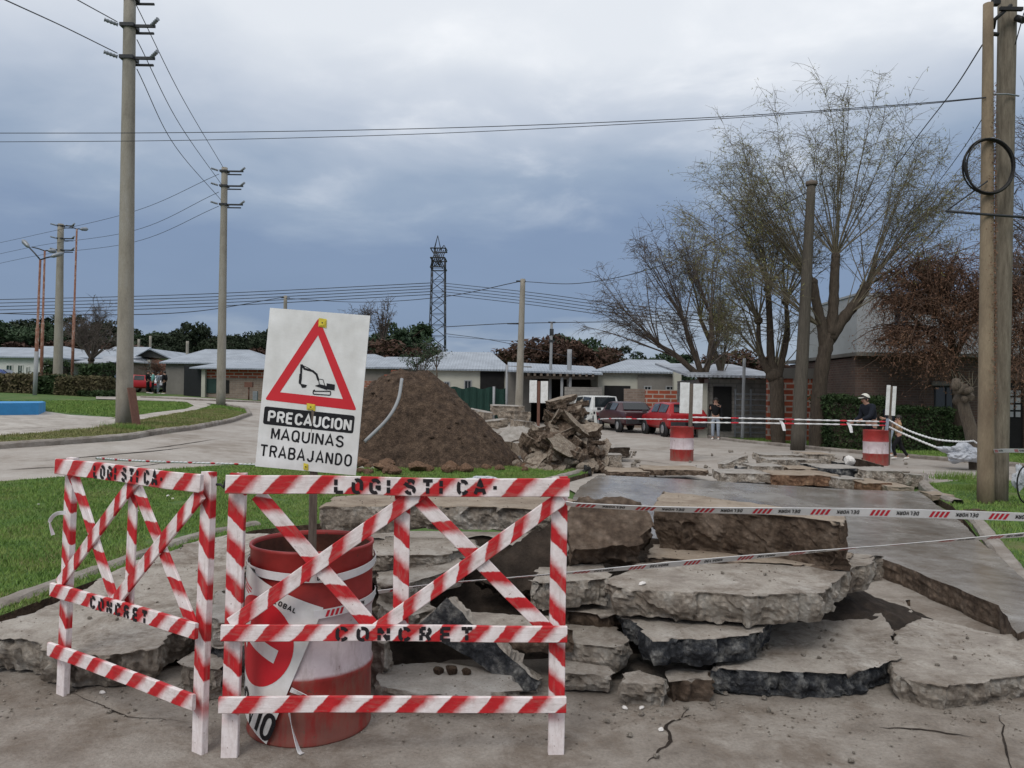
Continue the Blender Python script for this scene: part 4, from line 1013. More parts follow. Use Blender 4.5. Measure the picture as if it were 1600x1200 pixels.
# pale slabs stacked behind the gravel
for (px, py, wpx, Y, th, yaw, tx, ty) in ((790, 632, 62, 21.5, .30, .1, .05, .02), (748, 642, 44, 21, .3, -.4, .0, .18), (722, 650, 40, 21, .25, .3, .1, .1), (800, 645, 60, 21, .26, .2, -.05, 0), (770, 655, 55, 20.6, .26, -.2, .1, -.12), (815, 660, 50, 20.2, .3, .5, .05, .1), (760, 668, 60, 20.3, .3, 0, .35, .15), (805, 676, 62, 19.6, .3, .4, .5, -.2), (822, 692, 48, 19.2, .3, -.3, .1, .0), (838, 668, 40, 18.8, .32, .8, .3, .3), (842, 690, 44, 18.4, .3, -.6, .2, .5), (834, 712, 36, 18, .28, .2, .1, .0), (780, 690, 60, 20, .4, .2, .0, .0), (745, 685, 60, 21, .5, .2, .0, .0)):
    sc = wpx*Y/1200; p = P(px, py, Y); me = rn.choice(chunksg); gi = globals().get('gi', 0)+1
    place('concrete_chunk', me, (p.x, p.y, p.z-th*.9), (tx, ty, yaw), (sc, sc*1.1, th/.22), ('thick', 'flat', 'chipped', 'tilted', 'broad')[gi % 5]+' pale grey slab piece '+('topmost', 'high', 'in the upper left', 'in the upper middle', 'under the topmost', 'upper right', 'middle left', 'middle right', 'lower right', 'right edge', 'lower right edge', 'lowest', 'low middle', 'low left')[gi-1]+' in the stack behind the soil mound', 'rubble', 'pale slab pieces behind the soil mound')
# rubble row along the far edge of the wet carriageway
RG = 'broken slab row beyond the wet carriageway'
def low(px, py, wpx, hpx, Y, dp, label, tm='slabgrey', sm='side', yaw=0, tilt=0):
    SEED[0] += 1; sc = 1200/Y; w_ = wpx/sc; th = 1.3*hpx/sc; c = P(px, py-hpx*.12, Y)
    rnd = random.Random(SEED[0]); n = 7
    pts = []
    for sx_, sy_ in ((-.5, 0), (-.2, -.04), (.2, .03), (.5, 0), (.47, .55), (.4, 1), (-.1, .95), (-.45, 1), (-.5, .5)):
        x = sx_*w_*rnd.uniform(.95, 1.05); y = sy_*dp*rnd.uniform(.85, 1.1); pts.append(Vector((c.x+x*math.cos(yaw)-y*math.sin(yaw), c.y+x*math.sin(yaw)+y*math.cos(yaw), c.z+tilt*x)))
    n_ = Vector((-tilt, 0, 1)).normalized()
    mk('concrete_slab', slab_mesh(pts, n_, th, SEED[0], .05, .022, inw=.04), [MT[tm], MT[sm]], label=label, cat='broken slab', group=RG)
low(1225, 712, 66, 8, 16.6, .9, 'thin grey slab topping the row of slabs beyond the wet carriageway')
low(1243, 720, 86, 13, 16.0, 1.0, 'long grey slab second from the top of the row beyond the wet carriageway')
low(1283, 712, 50, 18, 16.4, .8, 'tan rounded slab lump right of the thin topping slab', 'tan', 'side')
low(1202, 730, 54, 12, 15.2, .9, 'grey block under the left end of the long slab', 'slabgrey')
low(1256, 734, 48, 12, 14.9, .8, 'brownish block under the middle of the long slab', 'tan', 'mud')
low(1320, 734, 76, 17, 14.7, 1.1, 'dark sided slab in the middle of the far row', 'slabgrey', 'tar')
low(1322, 724, 27, 10, 16, .6, 'small dark block below the round white stone', 'slabgrey', 'tar')
low(1363, 724, 42, 13, 15.8, .7, 'brown slab piece leaning in front of the far striped drum', 'tan', 'darkmud', 0, -.25)
low(1388, 738, 66, 17, 14.3, 1.0, 'rough grey slab at the right end of the far row', 'slabgrey', 'side')
low(1436, 744, 22, 14, 14.0, .6, 'small end block of the far row next to the curved kerb')
low(1150, 720, 40, 8, 16, .5, 'bluish slab tilted up at the left end of the far row', 'slabgrey', 'side', .2, .35)
low(1165, 731, 22, 12, 15.6, .4, 'small bluish block under the tilted slab', 'slabgrey', 'tar')
low(1262, 744, 112, 12, 13.6, 1.0, 'orange soil-faced road edge left of the tan plates', 'tan', 'orange')
low(1332, 750, 42, 12, 13.2, .7, 'pale broken plate between the orange edges', 'slabgrey', 'side')
low(1372, 756, 50, 11, 12.9, .8, 'orange soil-faced road edge near the curved kerb', 'tan', 'orange')
low(1412, 762, 40, 8, 12.6, .8, 'tan flat plate lying at the curved kerb', 'tan', 'tan')
low(1168, 741, 84, 10, 13.8, .9, 'grey broken road edge at the left of the far row', 'slabgrey', 'side')
low(1058, 735, 100, 6, 14.5, 1.0, 'thin worn road edge strip left of the far row', 'tan', 'mud')
low(985, 738, 70, 6, 14.3, .9, 'thin worn road edge strip right of the tall rubble pile', 'tan', 'mud')
low(968, 700, 36, 10, 18.6, .9, 'grey slab piece on the street right of the tall rubble pile', 'slabgrey', 'darkmud')
low(962, 712, 26, 12, 17.6, .6, 'grey block on the street at the foot of the tall rubble pile', 'slabgrey', 'side')
low(1475, 774, 36, 7, 11.9, .45, 'tan stone slab on the verge before the twin poles', 'tan', 'tan')
p = P(1326, 719, 15.6); place('stone', rocks[1], (p.x, p.y, p.z-.12), (0, 0, .5), .26, 'round white stone on top of the far slab row', 'stone', None).data = rock_mesh(77, (1, 1, .85))
bpy.data.objects['stone'].data.materials.append(MT['white'])
# crumbs and small stones
SG = 'small stones on the street by the works'
for i in range(60):
    px = rn.uniform(1000, 1420); py = rn.uniform(700, 752); q = G(px, py); place('stone', rn.choice(rocks), (q.x, q.y, q.z+.015), (0, 0, rn.uniform(0, 6)), rn.uniform(.03, .12), 'small grey stone on the street around the far slab row', 'stone', SG)
for i in range(30):
    px = rn.uniform(935, 1010); py = rn.uniform(700, 745); q = G(px, py); place('stone', rn.choice(rocks), (q.x, q.y, q.z+.015), (0, 0, rn.uniform(0, 6)), rn.uniform(.06, .25), 'small grey stone on the street around the far slab row', 'stone', SG)
CG = 'crumbs of concrete on the near road'
for i in range(80):
    px = rn.choice((rn.uniform(590, 1600), rn.uniform(0, 1600), rn.uniform(850, 1150))); py = rn.uniform(1085, 1130) if rn.random() < .7 else rn.uniform(1090, 1200); q = G(px, py)
    if 330 < px < 620 and py < 1180: continue
    place('crumb', rn.choice(rocks), (q.x, q.y, .003), (0, 0, rn.uniform(0, 6)), rn.choice((.007, .010, .012, .016, .02, .035)), 'small crumb of concrete on the near road', 'crumb', CG)
wm_ = rock_mesh(91, (1.3, .8, .5)); wm_.materials.append(MT['white'])
for a, b in ((976, 1109), (1002, 1109), (1003, 899), (1033, 1143), (160, 1085)):
    q = G(a, b) if b > 1000 else Vector(P(a, b, 4.45)); z = .004 if b > 1000 else .515
    place('chip', wm_, (q.x, q.y, z), (0, 0, rn.uniform(0, 6)), .05 if b == 899 else .035, 'white chip lying at the front of the slab heap', 'chip', 'white chips')
me_ = rock_mesh(95); me_.materials.append(MT['soil'])
for a, b, s_ in ((685, 1060, .07), (705, 1064, .09), (728, 1062, .06)):
    q = P(a, b, 4.15); place('clod', me_, (q.x, q.y, .095), (0, 0, a), s_, 'dark mud clod on the flat pale slab behind the rails', 'clod', 'mud clods on the flat slab')
for i in range(70):
    j = rn.choice(((1150, 905), (1250, 990), (1500, 1030), (1250, 1020), (1120, 970), (150, 960), (260, 930), (1450, 1000)))
    px, py = j[0]+rn.uniform(-70, 70), j[1]+rn.uniform(-12, 12)
    # rest the crumb on whatever slab is below
    dg = bpy.context.evaluated_depsgraph_get() if i == 0 else dg
    ok, loc, nrm, idx, ob, mtx = SC.ray_cast(dg, O, ray(px, py))
    if ok and ob.name.startswith('concrete_slab') and nrm.z > .8:
        place('crumb', rn.choice(rocks), (loc.x, loc.y, loc.z-.002), (0, 0, rn.uniform(0, 6)), rn.choice((.009, .013, .02, .03)), 'small crumb of concrete lying on top of a slab', 'crumb', 'crumbs on the slabs')
# leading earth beside the right kerb
heap('dirt', mxf(bumpf(W(1520, 10.6, 0).x, 10.6, 1.0, .55, .16), bumpf(W(1590, 9.8, 0).x, 10.2, 1.2, .6, .2)), W(1440, 10.5, 0).x, W(1700, 10, 0).x, 9.4, 11.4, .06, 'soil', 'reddish brown earth spilled between the curved kerbs', 'dirt')

# fine gravel and grit round the foot of the heap and on the slabs
def grit(name, label, pts, smin, smax, mat, seed=1):
    rs = np.random.RandomState(seed); base = [rock_mesh(60+i, (1, 1, .7), 1) for i in range(4)]; V_ = [np.array([v.co for v in m.vertices]) for m in base]; F_ = [np.array([p.vertices for p in m.polygons]) for m in base]
    vs = []; fs = []; o = 0
    for (x, y, z) in pts:
        k = rs.randint(4); s_ = smin+(smax-smin)*rs.rand()**3; a = rs.rand()*6.28; c, d = math.cos(a), math.sin(a); R_ = np.array([[c, -d, 0], [d, c, 0], [0, 0, 1]])
        vs.append((V_[k]*s_)@R_.T+np.array([x, y, z-.001])); fs.append(F_[k]+o); o += len(V_[k])
    mb = MB(); mb.v = list(map(tuple, np.concatenate(vs).tolist())); mb.f = [tuple(int(i) for i in f) for f in np.concatenate(fs)]; mb.m = [0]*len(mb.f); mb.s = [False]*len(mb.f)
    return mk(name, mb, MT[mat], label=label, cat='gravel', kind='stuff')
pts = []
for i in range(2600):
    px = rn.uniform(-20, 1620); f_ = abs(rn.gauss(0, 1)); py = 1098+f_*34 if px > 560 else 1062+f_*38
    if py > 1215: continue
    if noise.noise(Vector((px*.012, py*.03, 3))) < rn.uniform(-.5, .25): continue
    q = G(px, py); pts.append((q.x, q.y, .0045))
grit('gravel', 'fine grit strewn on the near road along the foot of the slab heap', pts, .0025, .018, 'side', 2)
bpy.context.view_layer.update(); dg = bpy.context.evaluated_depsgraph_get(); pts = []
for i in range(5200):
    x, y = rn.uniform(-3.2, 3.6), rn.uniform(3.85, 6.4)
    if noise.noise(Vector((x*1.7, y*1.7, 8))) < rn.uniform(-.45, .35): continue
    ok, loc, nrm, idx, ob, mtx = SC.ray_cast(dg, Vector((x, y, 1.8)), Vector((0, 0, -1)))
    if ok and ob.name.startswith('concrete_slab') and nrm.z > .9: pts.append(tuple(loc))
grit('gravel', 'fine grit and crumbs lying on the tops of the slabs', pts, .002, .012, 'mud', 3)
# ================= POLES, LAMPS, WIRES =================
def pole_pts(px0, py0, px1, py1, Y): return P(px0, py0, Y), P(px1, py1, Y)
def tapered_pole(mb, a, b, r0, r1, n=12, m=0):
    k = 14; mb.tube([a.lerp(b, i/k)+Vector((.006*noise.noise(Vector((i, a.x, 1))), 0, 0)) for i in range(k+1)], [r0+(r1-r0)*i/k for i in range(k+1)], n, m)
def power_pole(label, Y, bx, by, tx, ty, r0, r1, arms, base_h, arm_l=.75, mat='concpole', brk=1):
    a = P(bx, by, Y); b = P(tx, ty, Y); a.z = T(a.x, Y)-.05
    t = thing('power_pole', label, 'utility pole', (a.x, a.y, a.z))
    mb = MB(); tapered_pole(mb, a, b, r0, r1); mk('shaft', mb, MT[mat], t)
    for py in arms:
        c = P(tx+(bx-tx)*(py-ty)/(by-ty), py, Y)
        am = MB(); am.box(c+Vector((arm_l*.32, -.05, 0)), (arm_l, .06, .07)); am.box(c+Vector((arm_l*.28, .14, -.10)), (arm_l*.8, .05, .05)); am.box(c+Vector((0, 0, 0)), (.36, .36, .09))
        o = mk('crossarm', am, MT['darksteel'], t)
        for dx, L_ in ((-.28, .32), (arm_l*.72, .28)):
            ins = MB(); p = c+Vector((dx, -.05, .03)); d = Vector((-1 if dx < 0 else .6, -.4, .25)).normalized()
            ins.tube([p+d*L_*j/8 for j in range(9)], [.035 if j % 2 else .055 for j in range(9)], 8); mk('insulator', ins, MT['insul'], o)
    return t
power_pole('tall round concrete power pole on the verge with a red plank leaning on it', 20, 194, 668, 203, -10, .21, .145, (-4, 42, 92), 0, .85)
power_pole('tapered concrete power pole with three crossarms standing at the bend of the road', 36, 345, 631, 351, 262, .215, .14, (268, 291, 320), 0, 1.1)
power_pole('concrete power pole behind the dry hedge beside the rusty lamp posts', 50, 90, 606, 95, 350, .30, .18, (353, 373, 391), 0, 1.1, 'concpole')
pk = MB(); a = P(214, 673, 19.6); b = P(205, 606, 19.75); a.z = T(a.x, 19.6); d = b-a; pk.M = Matrix.Translation(a) @ d.to_track_quat('Z', 'Y').to_matrix().to_4x4(); pk.box((0, 0, d.length/2), (.2, .05, d.length)); pk.box((.004, -.03, d.length*.7), (.17, .02, .1)); mk('plank', pk, MT['plankred'], label='weathered red plank leaning against the tall concrete pole', cat='plank')
def lamp_post(label, Y, bx, by, tx, ty, arms, r=.075, white_h=0):
    a = P(bx, by, Y); b = P(tx, ty, Y); a.z = T(a.x, Y)-.05; t = thing('street_lamp', label, 'street lamp', (a.x, a.y, a.z))
    mb = MB(); mb.tube([a, a.lerp(b, .5), a.lerp(b, .5), b], [r, r, r*.7, r*.6], 10); mk('post', mb, MT['rust'], t)
    if white_h: w_ = MB(); w_.tube([a, a+(b-a).normalized()*white_h], [r+.012]*2, 10); mk('painted_foot', w_, MT['wallpale'], t)
    for (x0, y0, x1, y1, hd) in arms:
        m_ = MB(); p, q = P(x0, y0, Y), P(x1, y1, Y+.3); m_.tube([p, p.lerp(q, .5)+Vector((0, 0, .02)), q], .035, 6); o = mk('arm', m_, MT['darksteel'], t)
        if hd:
            h = MB(); d = (q-p).normalized(); h.tube([q-d*.05, q+d*.1, q+d*.45, q+d*.62], [.03, .10, .12, .03], 8); mk('lamp_head', h, MT['steel'], o)
lamp_post('rusty street lamp with a V of two arms and a white painted foot', 38, 54, 632, 63, 406, ((63, 406, 45, 386, 1), (63, 406, 80, 401, 1)), .085, 2.2)
lamp_post('rusty street lamp just behind the V shaped one with a short arm', 41, 64, 600, 70, 392, ((70, 392, 50, 386, 0), (70, 392, 76, 392, 1)), .08)
lamp_post('slim rusty street lamp right of the hedge pole', 47, 112, 606, 120, 358, ((120, 358, 104, 352, 0), (120, 358, 126, 358, 1)), .085)
# poles of the middle and right
def simple_pole(label, Y, bx, by, tx, ty, r0, r1, mat, name='pole', cat='utility pole', zb=None):
    a = P(bx, by, Y); b = P(tx, ty, Y); a.z = T(a.x, Y)-.05 if zb is None else zb
    t = thing(name, label, cat, a); mb = MB(); tapered_pole(mb, a, b, r0, r1, 12); mk('shaft', mb, MT[mat], t); return t, a, b
t, a, b = simple_pole('concrete wire pole rising behind the soil mound in front of the low houses', 40, 810, 652, 817, 436, .22, .13, 'concpole')
mb = MB(); mb.box(b+Vector((-.1, 0, -.12)), (.5, .08, .08)); mk('bracket', mb, MT['darksteel'], t)
mb = MB(); c = P(812, 506, 40); mb.box(c+Vector((-.2, 0, 0)), (.9, .06, .06)); mk('bracket', mb, MT['darksteel'], t)
t, a, b = simple_pole('thin house service mast with a black box near its top', 43, 859, 628, 862, 503, .09, .075, 'wallpale')
mb = MB(); c = P(862, 519, 43); mb.box(c, (.22, .2, .35)); mb.box(c+Vector((0, 0, .55)), (.4, .06, .08)); mb.box(c+Vector((0, 0, -.5)), (.3, .2, .12)); mk('meter_box', mb, MT['darksteel'], t)
simple_pole('short white square-topped post on the porch roof line', 43.5, 889, 607, 890, 546, .13, .13, 'wallpale', 'roof_post', 'post')
t, a, b = simple_pole('dark leaning wooden pole between the two bare willow trunks', 24, 1246, 702, 1268, 284, .225, .13, 'darkpole')
mb = MB(); mb.lathe([(.16, -.12), (.18, -.1), (.18, 0), (.05, .05)], 12, b); mk('cap', mb, MT['oldwood'], t)
t, a, b = simple_pole('slim concrete pole far behind the warning sign', 70, 445, 560, 446, 462, .2, .16, 'concpole')
mb = MB(); mb.box(b+Vector((0, 0, -.2)), (.8, .08, .08)); mk('bracket', mb, MT['darksteel'], t)
simple_pole('pale pole rising above the low roofs right of the tall concrete pole', 75, 293, 560, 293, 533, .16, .14, 'concpole')
simple_pole('pale thin pole behind the gabled house', 78, 217, 560, 217, 530, .14, .12, 'concpole')
simple_pole('pale bent pole at the gable peak of the brick house', 78, 235, 560, 235, 525, .14, .12, 'concpole')
# twin poles at the right
TPY = 11.6
t, a, b = simple_pole('slim weathered tan pole with dry vine, left of the twin poles at the curved kerb', TPY-.05, 1540, 778, 1544, 6, .118, .070, 'concpole2')
tv = MB(); a = a.copy(); ax = b-a
vl = []
for i in range(3000):
    f = np.random.beta(1.6, 1.6)*.66+.18; an = R(np.random.normal(-25, 38)); r_ = .118+(.07-.118)*f+abs(np.random.normal(0, .012))
    p = a+ax*f+Vector((math.cos(an)*r_, -abs(math.sin(an+1.2))*r_ if False else math.sin(an)*r_-.02, 0)); s_ = .009
    q = [Vector(np.random.normal(0, s_, 3)) for _ in range(3)]; vl += [p+q[0], p+q[1], p+q[2]]
tv.tris([tuple(v) for v in vl]); o = mk('dry_vine', tv, MT['leafbrown'], t); 
mb = MB(); c0 = P(1543, 218, TPY-.13)
for k in range(7):
    rr = .365+.012*math.sin(k*2.1); cc = P(1543, 261, TPY-.14); mb.tube([cc+Vector((math.cos(q)*rr+.008*math.sin(3*q+k), -.012*k+.03*math.sin(q*2+k)*.3, math.sin(q)*rr*1.12)) for q in [2*PI*j/36 for j in range(37)]], .011, 6, caps=False)
mk('cable_coil', mb, MT['cable'], label='black coil of cable hanging on the tan twin pole', cat='cable coil')
t, a2, b2 = simple_pole('thicker weathered brown pole on the right of the twin poles', TPY+.15, 1562, 780, 1574, -8, .112, .13, 'woodpole')
mb = MB(); mb.tube([P(1540, 218, TPY-.15), P(1552, 216, TPY-.16), P(1562, 220, TPY)], .02, 6); mb.tube([P(1545, 147, TPY-.1), P(1575, 147, TPY-.02), P(1592, 150, TPY)], .012, 6); mk('metal_strap', mb, MT['steel'], t)
mb = MB(); mb.tube([P(1552, 45, TPY), P(1555, 30, TPY-.1), P(1580, 8, TPY-.1)], .028, 6); mb.tube([P(1552, 53, TPY), P(1560, 54, TPY)], .03, 6); mb.box(P(1556, 3, TPY), (.09, .1, .1)); mb.box(P(1580, 14, TPY-.12), (.34, .05, .05)); mb.tube([P(1588, 28, TPY), P(1600, 32, TPY-.1)], .05, 8); mk('fittings', mb, MT['cable'], t)
mb = MB(); mb.tube([P(1478, 330, TPY-.16), P(1540, 335, TPY-.16), P(1620, 341, TPY-.16)], .020, 6); mb.tube([P(1478, 330, TPY-.16), P(1543, 283, TPY-.16)], .012, 6); mk('iron_bracket', mb, MT['darksteel'], t)
mb = MB(); mb.tube([P(1552, 706, TPY-.12), P(1575, 703, TPY-.1)], .014, 6); mk('tied_tape', mb, MT['tapewhite'], label='white tape knotted round the twin poles at waist height', cat='barrier tape')
tape('short tape running out of frame from the twin poles', [P(1552, 705, TPY-.13), P(1580, 704, 11.0), P(1640, 706, 10.2)], .06, lambda f: .4, tp, per=.5)
def wire(label, pts, r=.012, name='power_line', k=12, group='overhead wires', mat='wire'):
    c = catmull([P(*p) for p in pts], k); mb = MB(); mb.tube(c, r, 5); return mk(name, mb, MT[mat], label=label, cat='wire', group=group)
wire('upper of the two long wires crossing the whole sky', [(-60, 208, 15), (300, 207, 15), (690, 200, 14.5), (1100, 184, 13.5), (1400, 164, 12.4), (1541, 152, TPY-.1)], .0075)
wire('lower of the two long wires crossing the whole sky', [(-60, 222, 15), (300, 219, 15), (690, 208, 14.5), (1100, 187, 13.5), (1400, 166, 12.4), (1541, 153, TPY-.12)], .0065)
wire('wire from the tall pole leaving at the top left corner', [(183, 34, 19.8), (100, -12, 16), (20, -60, 13)], .013)
wire('wire from the tall pole slanting down right from the left edge of the sky', [(183, 83, 19.8), (100, 42, 16.5), (0, -4, 13.5), (-60, -35, 12)], .013)
for i, (a, b) in enumerate((((213, 8), (349, 262)), ((214, 62), (346, 288)), ((214, 108), (345, 312)))):
    m = ((a[0]+b[0])/2+[4, 0, -6][i], (a[1]+b[1])/2+18)
    wire(('highest', 'middle', 'lowest')[i]+' wire between the tall pole and the pole at the bend', [(*a, 20.2), (*m, 27), (*b, 35.8)], .012)
for i, (y0, y1, y2) in enumerate(((272, 322, 372), (300, 352, 390), (322, 370, 405))):
    wire(('highest', 'middle', 'lowest')[i]+' faint wire from the pole at the bend toward the hedge pole', [(342, y0, 36.2), (210, y1+8, 42), (60, y2-6, 52), (-60, y2+20, 60)], .012)
for i in range(5):
    y = 466+i*5.5; wire(('first', 'second', 'third', 'fourth', 'fifth')[i]+' from the top of the high bundle of lines meeting at the pylon', [(-80, y+4, 150), (300, y-6-i*.5, 148), (674, 442+i*4.5, 145)], .07, 'high_voltage_line', 8)
    wire(('first', 'second', 'third', 'fourth', 'fifth')[i]+' from the top of the lines running right from the pylon', [(690, 442+i*4.5, 145), (830, 457+i*4.8, 130), (960, 474+i*5, 120), (1200, 500+i*6, 100)], .055, 'high_voltage_line', 8)
wire('sagging wire from behind the sign up to the concrete wire pole', [(-60, 488, 55), (120, 492, 55), (300, 487, 58), (445, 464, 70)], .03)
wire('wire sagging past the pylon to the concrete wire pole', [(446, 466, 70), (560, 472, 55), (690, 464, 45), (811, 440, 40)], .022)
wire('dark wire rising from the concrete wire pole to the leaning wooden pole', [(818, 440, 40), (900, 443, 36), (1000, 425, 31), (1100, 385, 28), (1262, 300, 24)], .017)
wire('low wire passing the concrete wire pole and the service mast', [(690, 511, 44), (780, 506, 41), (812, 505, 40), (865, 504, 43), (1000, 502, 46), (1150, 498, 50)], .022)
wire('service wire dropping right over the roofs from the pylon side', [(694, 521, 44), (760, 530, 44), (830, 544, 44), (900, 560, 45)], .016)
wire('faint low wire between the pole and the service mast', [(700, 526, 44), (810, 533, 42), (862, 530, 43)], .012)
wire('wire from the twin poles slanting down left into the willow crown', [(1535, 70, TPY), (1490, 140, 14), (1440, 205, 17), (1400, 260, 20)], .011)
wire('second wire slanting from the twin poles down toward the willow', [(1541, 175, TPY), (1510, 225, 13), (1470, 280, 16), (1430, 330, 19)], .007)
wire('thin wire on the right of the thicker twin pole', [(1586, 70, TPY), (1600, 20, 11)], .008)
# lattice pylon
tw_ = thing('lattice_pylon', 'tall steel lattice pylon rising behind the low houses', 'pylon', W(682, 145, 0))
def pyl(): 
    Y = 145; legs = MB(); tr = MB(); c = W(682, Y, 0); zt = P(682, 405, Y).z; zp = P(682, 368, Y).z
    def hw(z): return 1.62-.42*min(1, z/zt)
    for sx_ in (-1, 1):
        for sy_ in (-1, 1): legs.tube([(c.x+sx_*hw(0), Y+sy_*hw(0), 0), (c.x+sx_*hw(zt), Y+sy_*hw(zt), zt)], .11, 5)
    z = 0; s_ = 1
    while z < zt-1:
        z2 = z+2.1
        for a_, b_ in (((-1, -1), (1, -1)), ((1, -1), (1, 1)), ((1, 1), (-1, 1)), ((-1, 1), (-1, -1))):
            p, q = (a_, b_) if s_ > 0 else (b_, a_)
            tr.tube([(c.x+p[0]*hw(z), Y+p[1]*hw(z), z), (c.x+q[0]*hw(z2), Y+q[1]*hw(z2), z2)], .06, 4)
            tr.tube([(c.x+a_[0]*hw(z2), Y+a_[1]*hw(z2), z2), (c.x+b_[0]*hw(z2), Y+b_[1]*hw(z2), z2)], .045, 4)
        z = z2; s_ = -s_
    mk('leg_frame', legs, MT['darksteel'], tw_); mk('bracing', tr, MT['darksteel'], tw_)
    pf = MB(); z0 = P(682, 420, Y).z; z1 = P(682, 391, Y).z
    for zz in (z0, (z0+z1)/2, z1):
        for a_, b_ in (((-1, -1), (1, -1)), ((1, -1), (1, 1)), ((1, 1), (-1, 1)), ((-1, 1), (-1, -1))):
            pf.tube([(c.x+a_[0]*1.35, Y+a_[1]*2.2, zz), (c.x+b_[0]*1.35, Y+b_[1]*2.2, zz)], .12, 4)
    for k in range(9): pf.tube([(c.x-1.3+.32*k, Y-2.1, z0), (c.x-1.3+.32*((k+3) % 9), Y-2.1+k*.4, z1)], .10, 4)
    mk('platform', pf, MT['darksteel'], tw_)
    sp_ = MB()
    for sx_, h in ((-.25, zp), (.95, zp-1.8)):
        for d in ((-.5, -.5), (.5, -.5), (.5, .5), (-.5, .5)): sp_.tube([(c.x+sx_+d[0]*1.3, Y+d[1], z1), (c.x+sx_, Y, h)], .06, 4)
    mk('peak', sp_, MT['darksteel'], tw_)
pyl()

# ================= HOUSES =================
def ext(px, Y): return W(px, Y, 1.6).x
def zz(px, py, Y): return P(px, py, Y).z
def wall_box(name, parent, x0, x1, y0, y1, z0, z1, mat): mb = MB(); mb.box(((x0+x1)/2, (y0+y1)/2, (z0+z1)/2), (x1-x0, y1-y0, z1-z0)); return mk(name, mb, MT[mat], parent)
def hip(parent, x0, x1, y0, y1, ze, rx0, rx1, zr, mat='roof', over=.35, th=.10, name='roof'):
    mb = MB(); x0 -= over; x1 += over; y0 -= over; y1 += over; ym = (y0+y1)/2
    top = [(x0, y0, ze+th), (x1, y0, ze+th), (x1, y1, ze+th), (x0, y1, ze+th), (rx0, ym, zr), (rx1, ym, zr)]
    bot = [(x0, y0, ze), (x1, y0, ze), (x1, y1, ze), (x0, y1, ze)]
    mb.add(top+bot, [(0, 1, 5, 4), (1, 2, 5), (2, 3, 4, 5), (3, 0, 4), (6, 7, 1, 0), (7, 8, 2, 1), (8, 9, 3, 2), (9, 6, 0, 3), (9, 8, 7, 6)], 0)
    return mk(name, mb, MT[mat], parent)
def shed(parent, x0, x1, y0, y1, z0, z1, mat='roof', th=.09, name='porch_roof', zr0=None, zr1=None):
    """sheet sloping up from z0 at y0 to z1 at y1"""
    mb = MB(); a = [(x0, y0, z0), (x1, y0, z0 if zr0 is None else zr0), (x1, y1, z1 if zr1 is None else zr1), (x0, y1, z1)]
    mb.add([(x, y, z+th) for x, y, z in a]+a, [(0, 1, 2, 3), (7, 6, 5, 4), (4, 5, 1, 0), (5, 6, 2, 1), (6, 7, 3, 2), (7, 4, 0, 3)]); return mk(name, mb, MT[mat], parent)
def window(parent, px0, py0, px1, py1, Y, proud=.03, frame='wallpale', name='window', glass='glass'):
    a = P(px0, py1, Y-proud); b = P(px1, py0, Y-proud); f = .06; mb = MB(); cx, cz = (a.x+b.x)/2, (a.z+b.z)/2; w_, h = b.x-a.x, b.z-a.z
    for c, d in (((cx, Y-proud, a.z+f/2), (w_, .07, f)), ((cx, Y-proud, b.z-f/2), (w_, .07, f)), ((a.x+f/2, Y-proud, cz), (f, .07, h-2*f)), ((b.x-f/2, Y-proud, cz), (f, .07, h-2*f)), ((cx, Y-proud, cz), (f*.6, .05, h-2*f))): mb.box(c, d)
    o = mk(name, mb, MT[frame], parent); g = MB(); g.box((cx, Y-proud+.012, cz), (w_-2*f, .02, h-2*f)); mk('pane', g, MT[glass], o); return o
def panel(parent, name, px0, py0, px1, py1, Y, mat, proud=.03, th=.06):
    a = P(px0, py1, Y-proud); b = P(px1, py0, Y-proud); mb = MB(); mb.box(((a.x+b.x)/2, Y-proud, (a.z+b.z)/2), (b.x-a.x, th, b.z-a.z)); return mk(name, mb, MT[mat], parent)
def house(label, Y, px0, px1, eave_py, ridge, wall, depth=7, roofm='roof', zb=None, rpy=None, name='house', over=.35):
    x0, x1 = ext(px0, Y), ext(px1, Y); zb = T((x0+x1)/2, Y)-.1 if zb is None else zb
    t = thing(name, label, 'house', ((x0+x1)/2, Y, zb)); ze = zz((px0+px1)/2, eave_py, Y-over)
    wall_box('wall', t, x0, x1, Y, Y+depth, zb, ze, wall)
    rx0, rx1 = ext(ridge[0], Y+depth/2), ext(ridge[1], Y+depth/2); zr = zz((ridge[0]+ridge[1])/2, ridge[2], Y+depth/2)
    hip(t, x0, x1, Y, Y+depth, ze, rx0, rx1, zr, roofm, over); return t
h = house('white house with three dark windows at the far left edge', 58, -40, 80, 559, (0, 50, 543), 'wallwhite', 8)
for a in ((9, 570, 20, 590), (27, 570, 36, 590), (40, 573, 46, 590)): window(h, *a, 58, glass='darkgreen', frame='wallwhite')
h = house('grey low house with pale roof behind the hedge pole', 63, 72, 150, 560, (66, 100, 541), 'wallgrey', 8)
h = house('brown brick house with worn metal roof left of the tall concrete pole', 66, 130, 205, 566, (150, 190, 546), 'brickpale', 7, 'roofdirty')
shed(h, ext(68, 61), ext(98, 61), 61, 65, zz(80, 573, 61), zz(80, 566, 65)); shed(h, ext(120, 61), ext(182, 61), 60, 65, zz(150, 568, 60), zz(150, 558, 65), 'roofdirty')
h = thing('house', 'gabled brick house with white pillars behind the parked red car', 'house', (ext(225, 70), 70, 1.5))
Y = 70; zb = 1.45; x0, x1 = ext(186, Y), ext(258, Y); ze = zz(225, 562, Y); wall_box('wall', h, x0, x1, Y, Y+7, zb, ze, 'brickred')
gx = ext(238, Y); gz = zz(238, 545, Y); mb = MB(); e0, e1 = ext(205, Y)-.3, ext(264, Y)+.3; e0z, e1z = zz(205, 556, Y), zz(264, 561, Y)
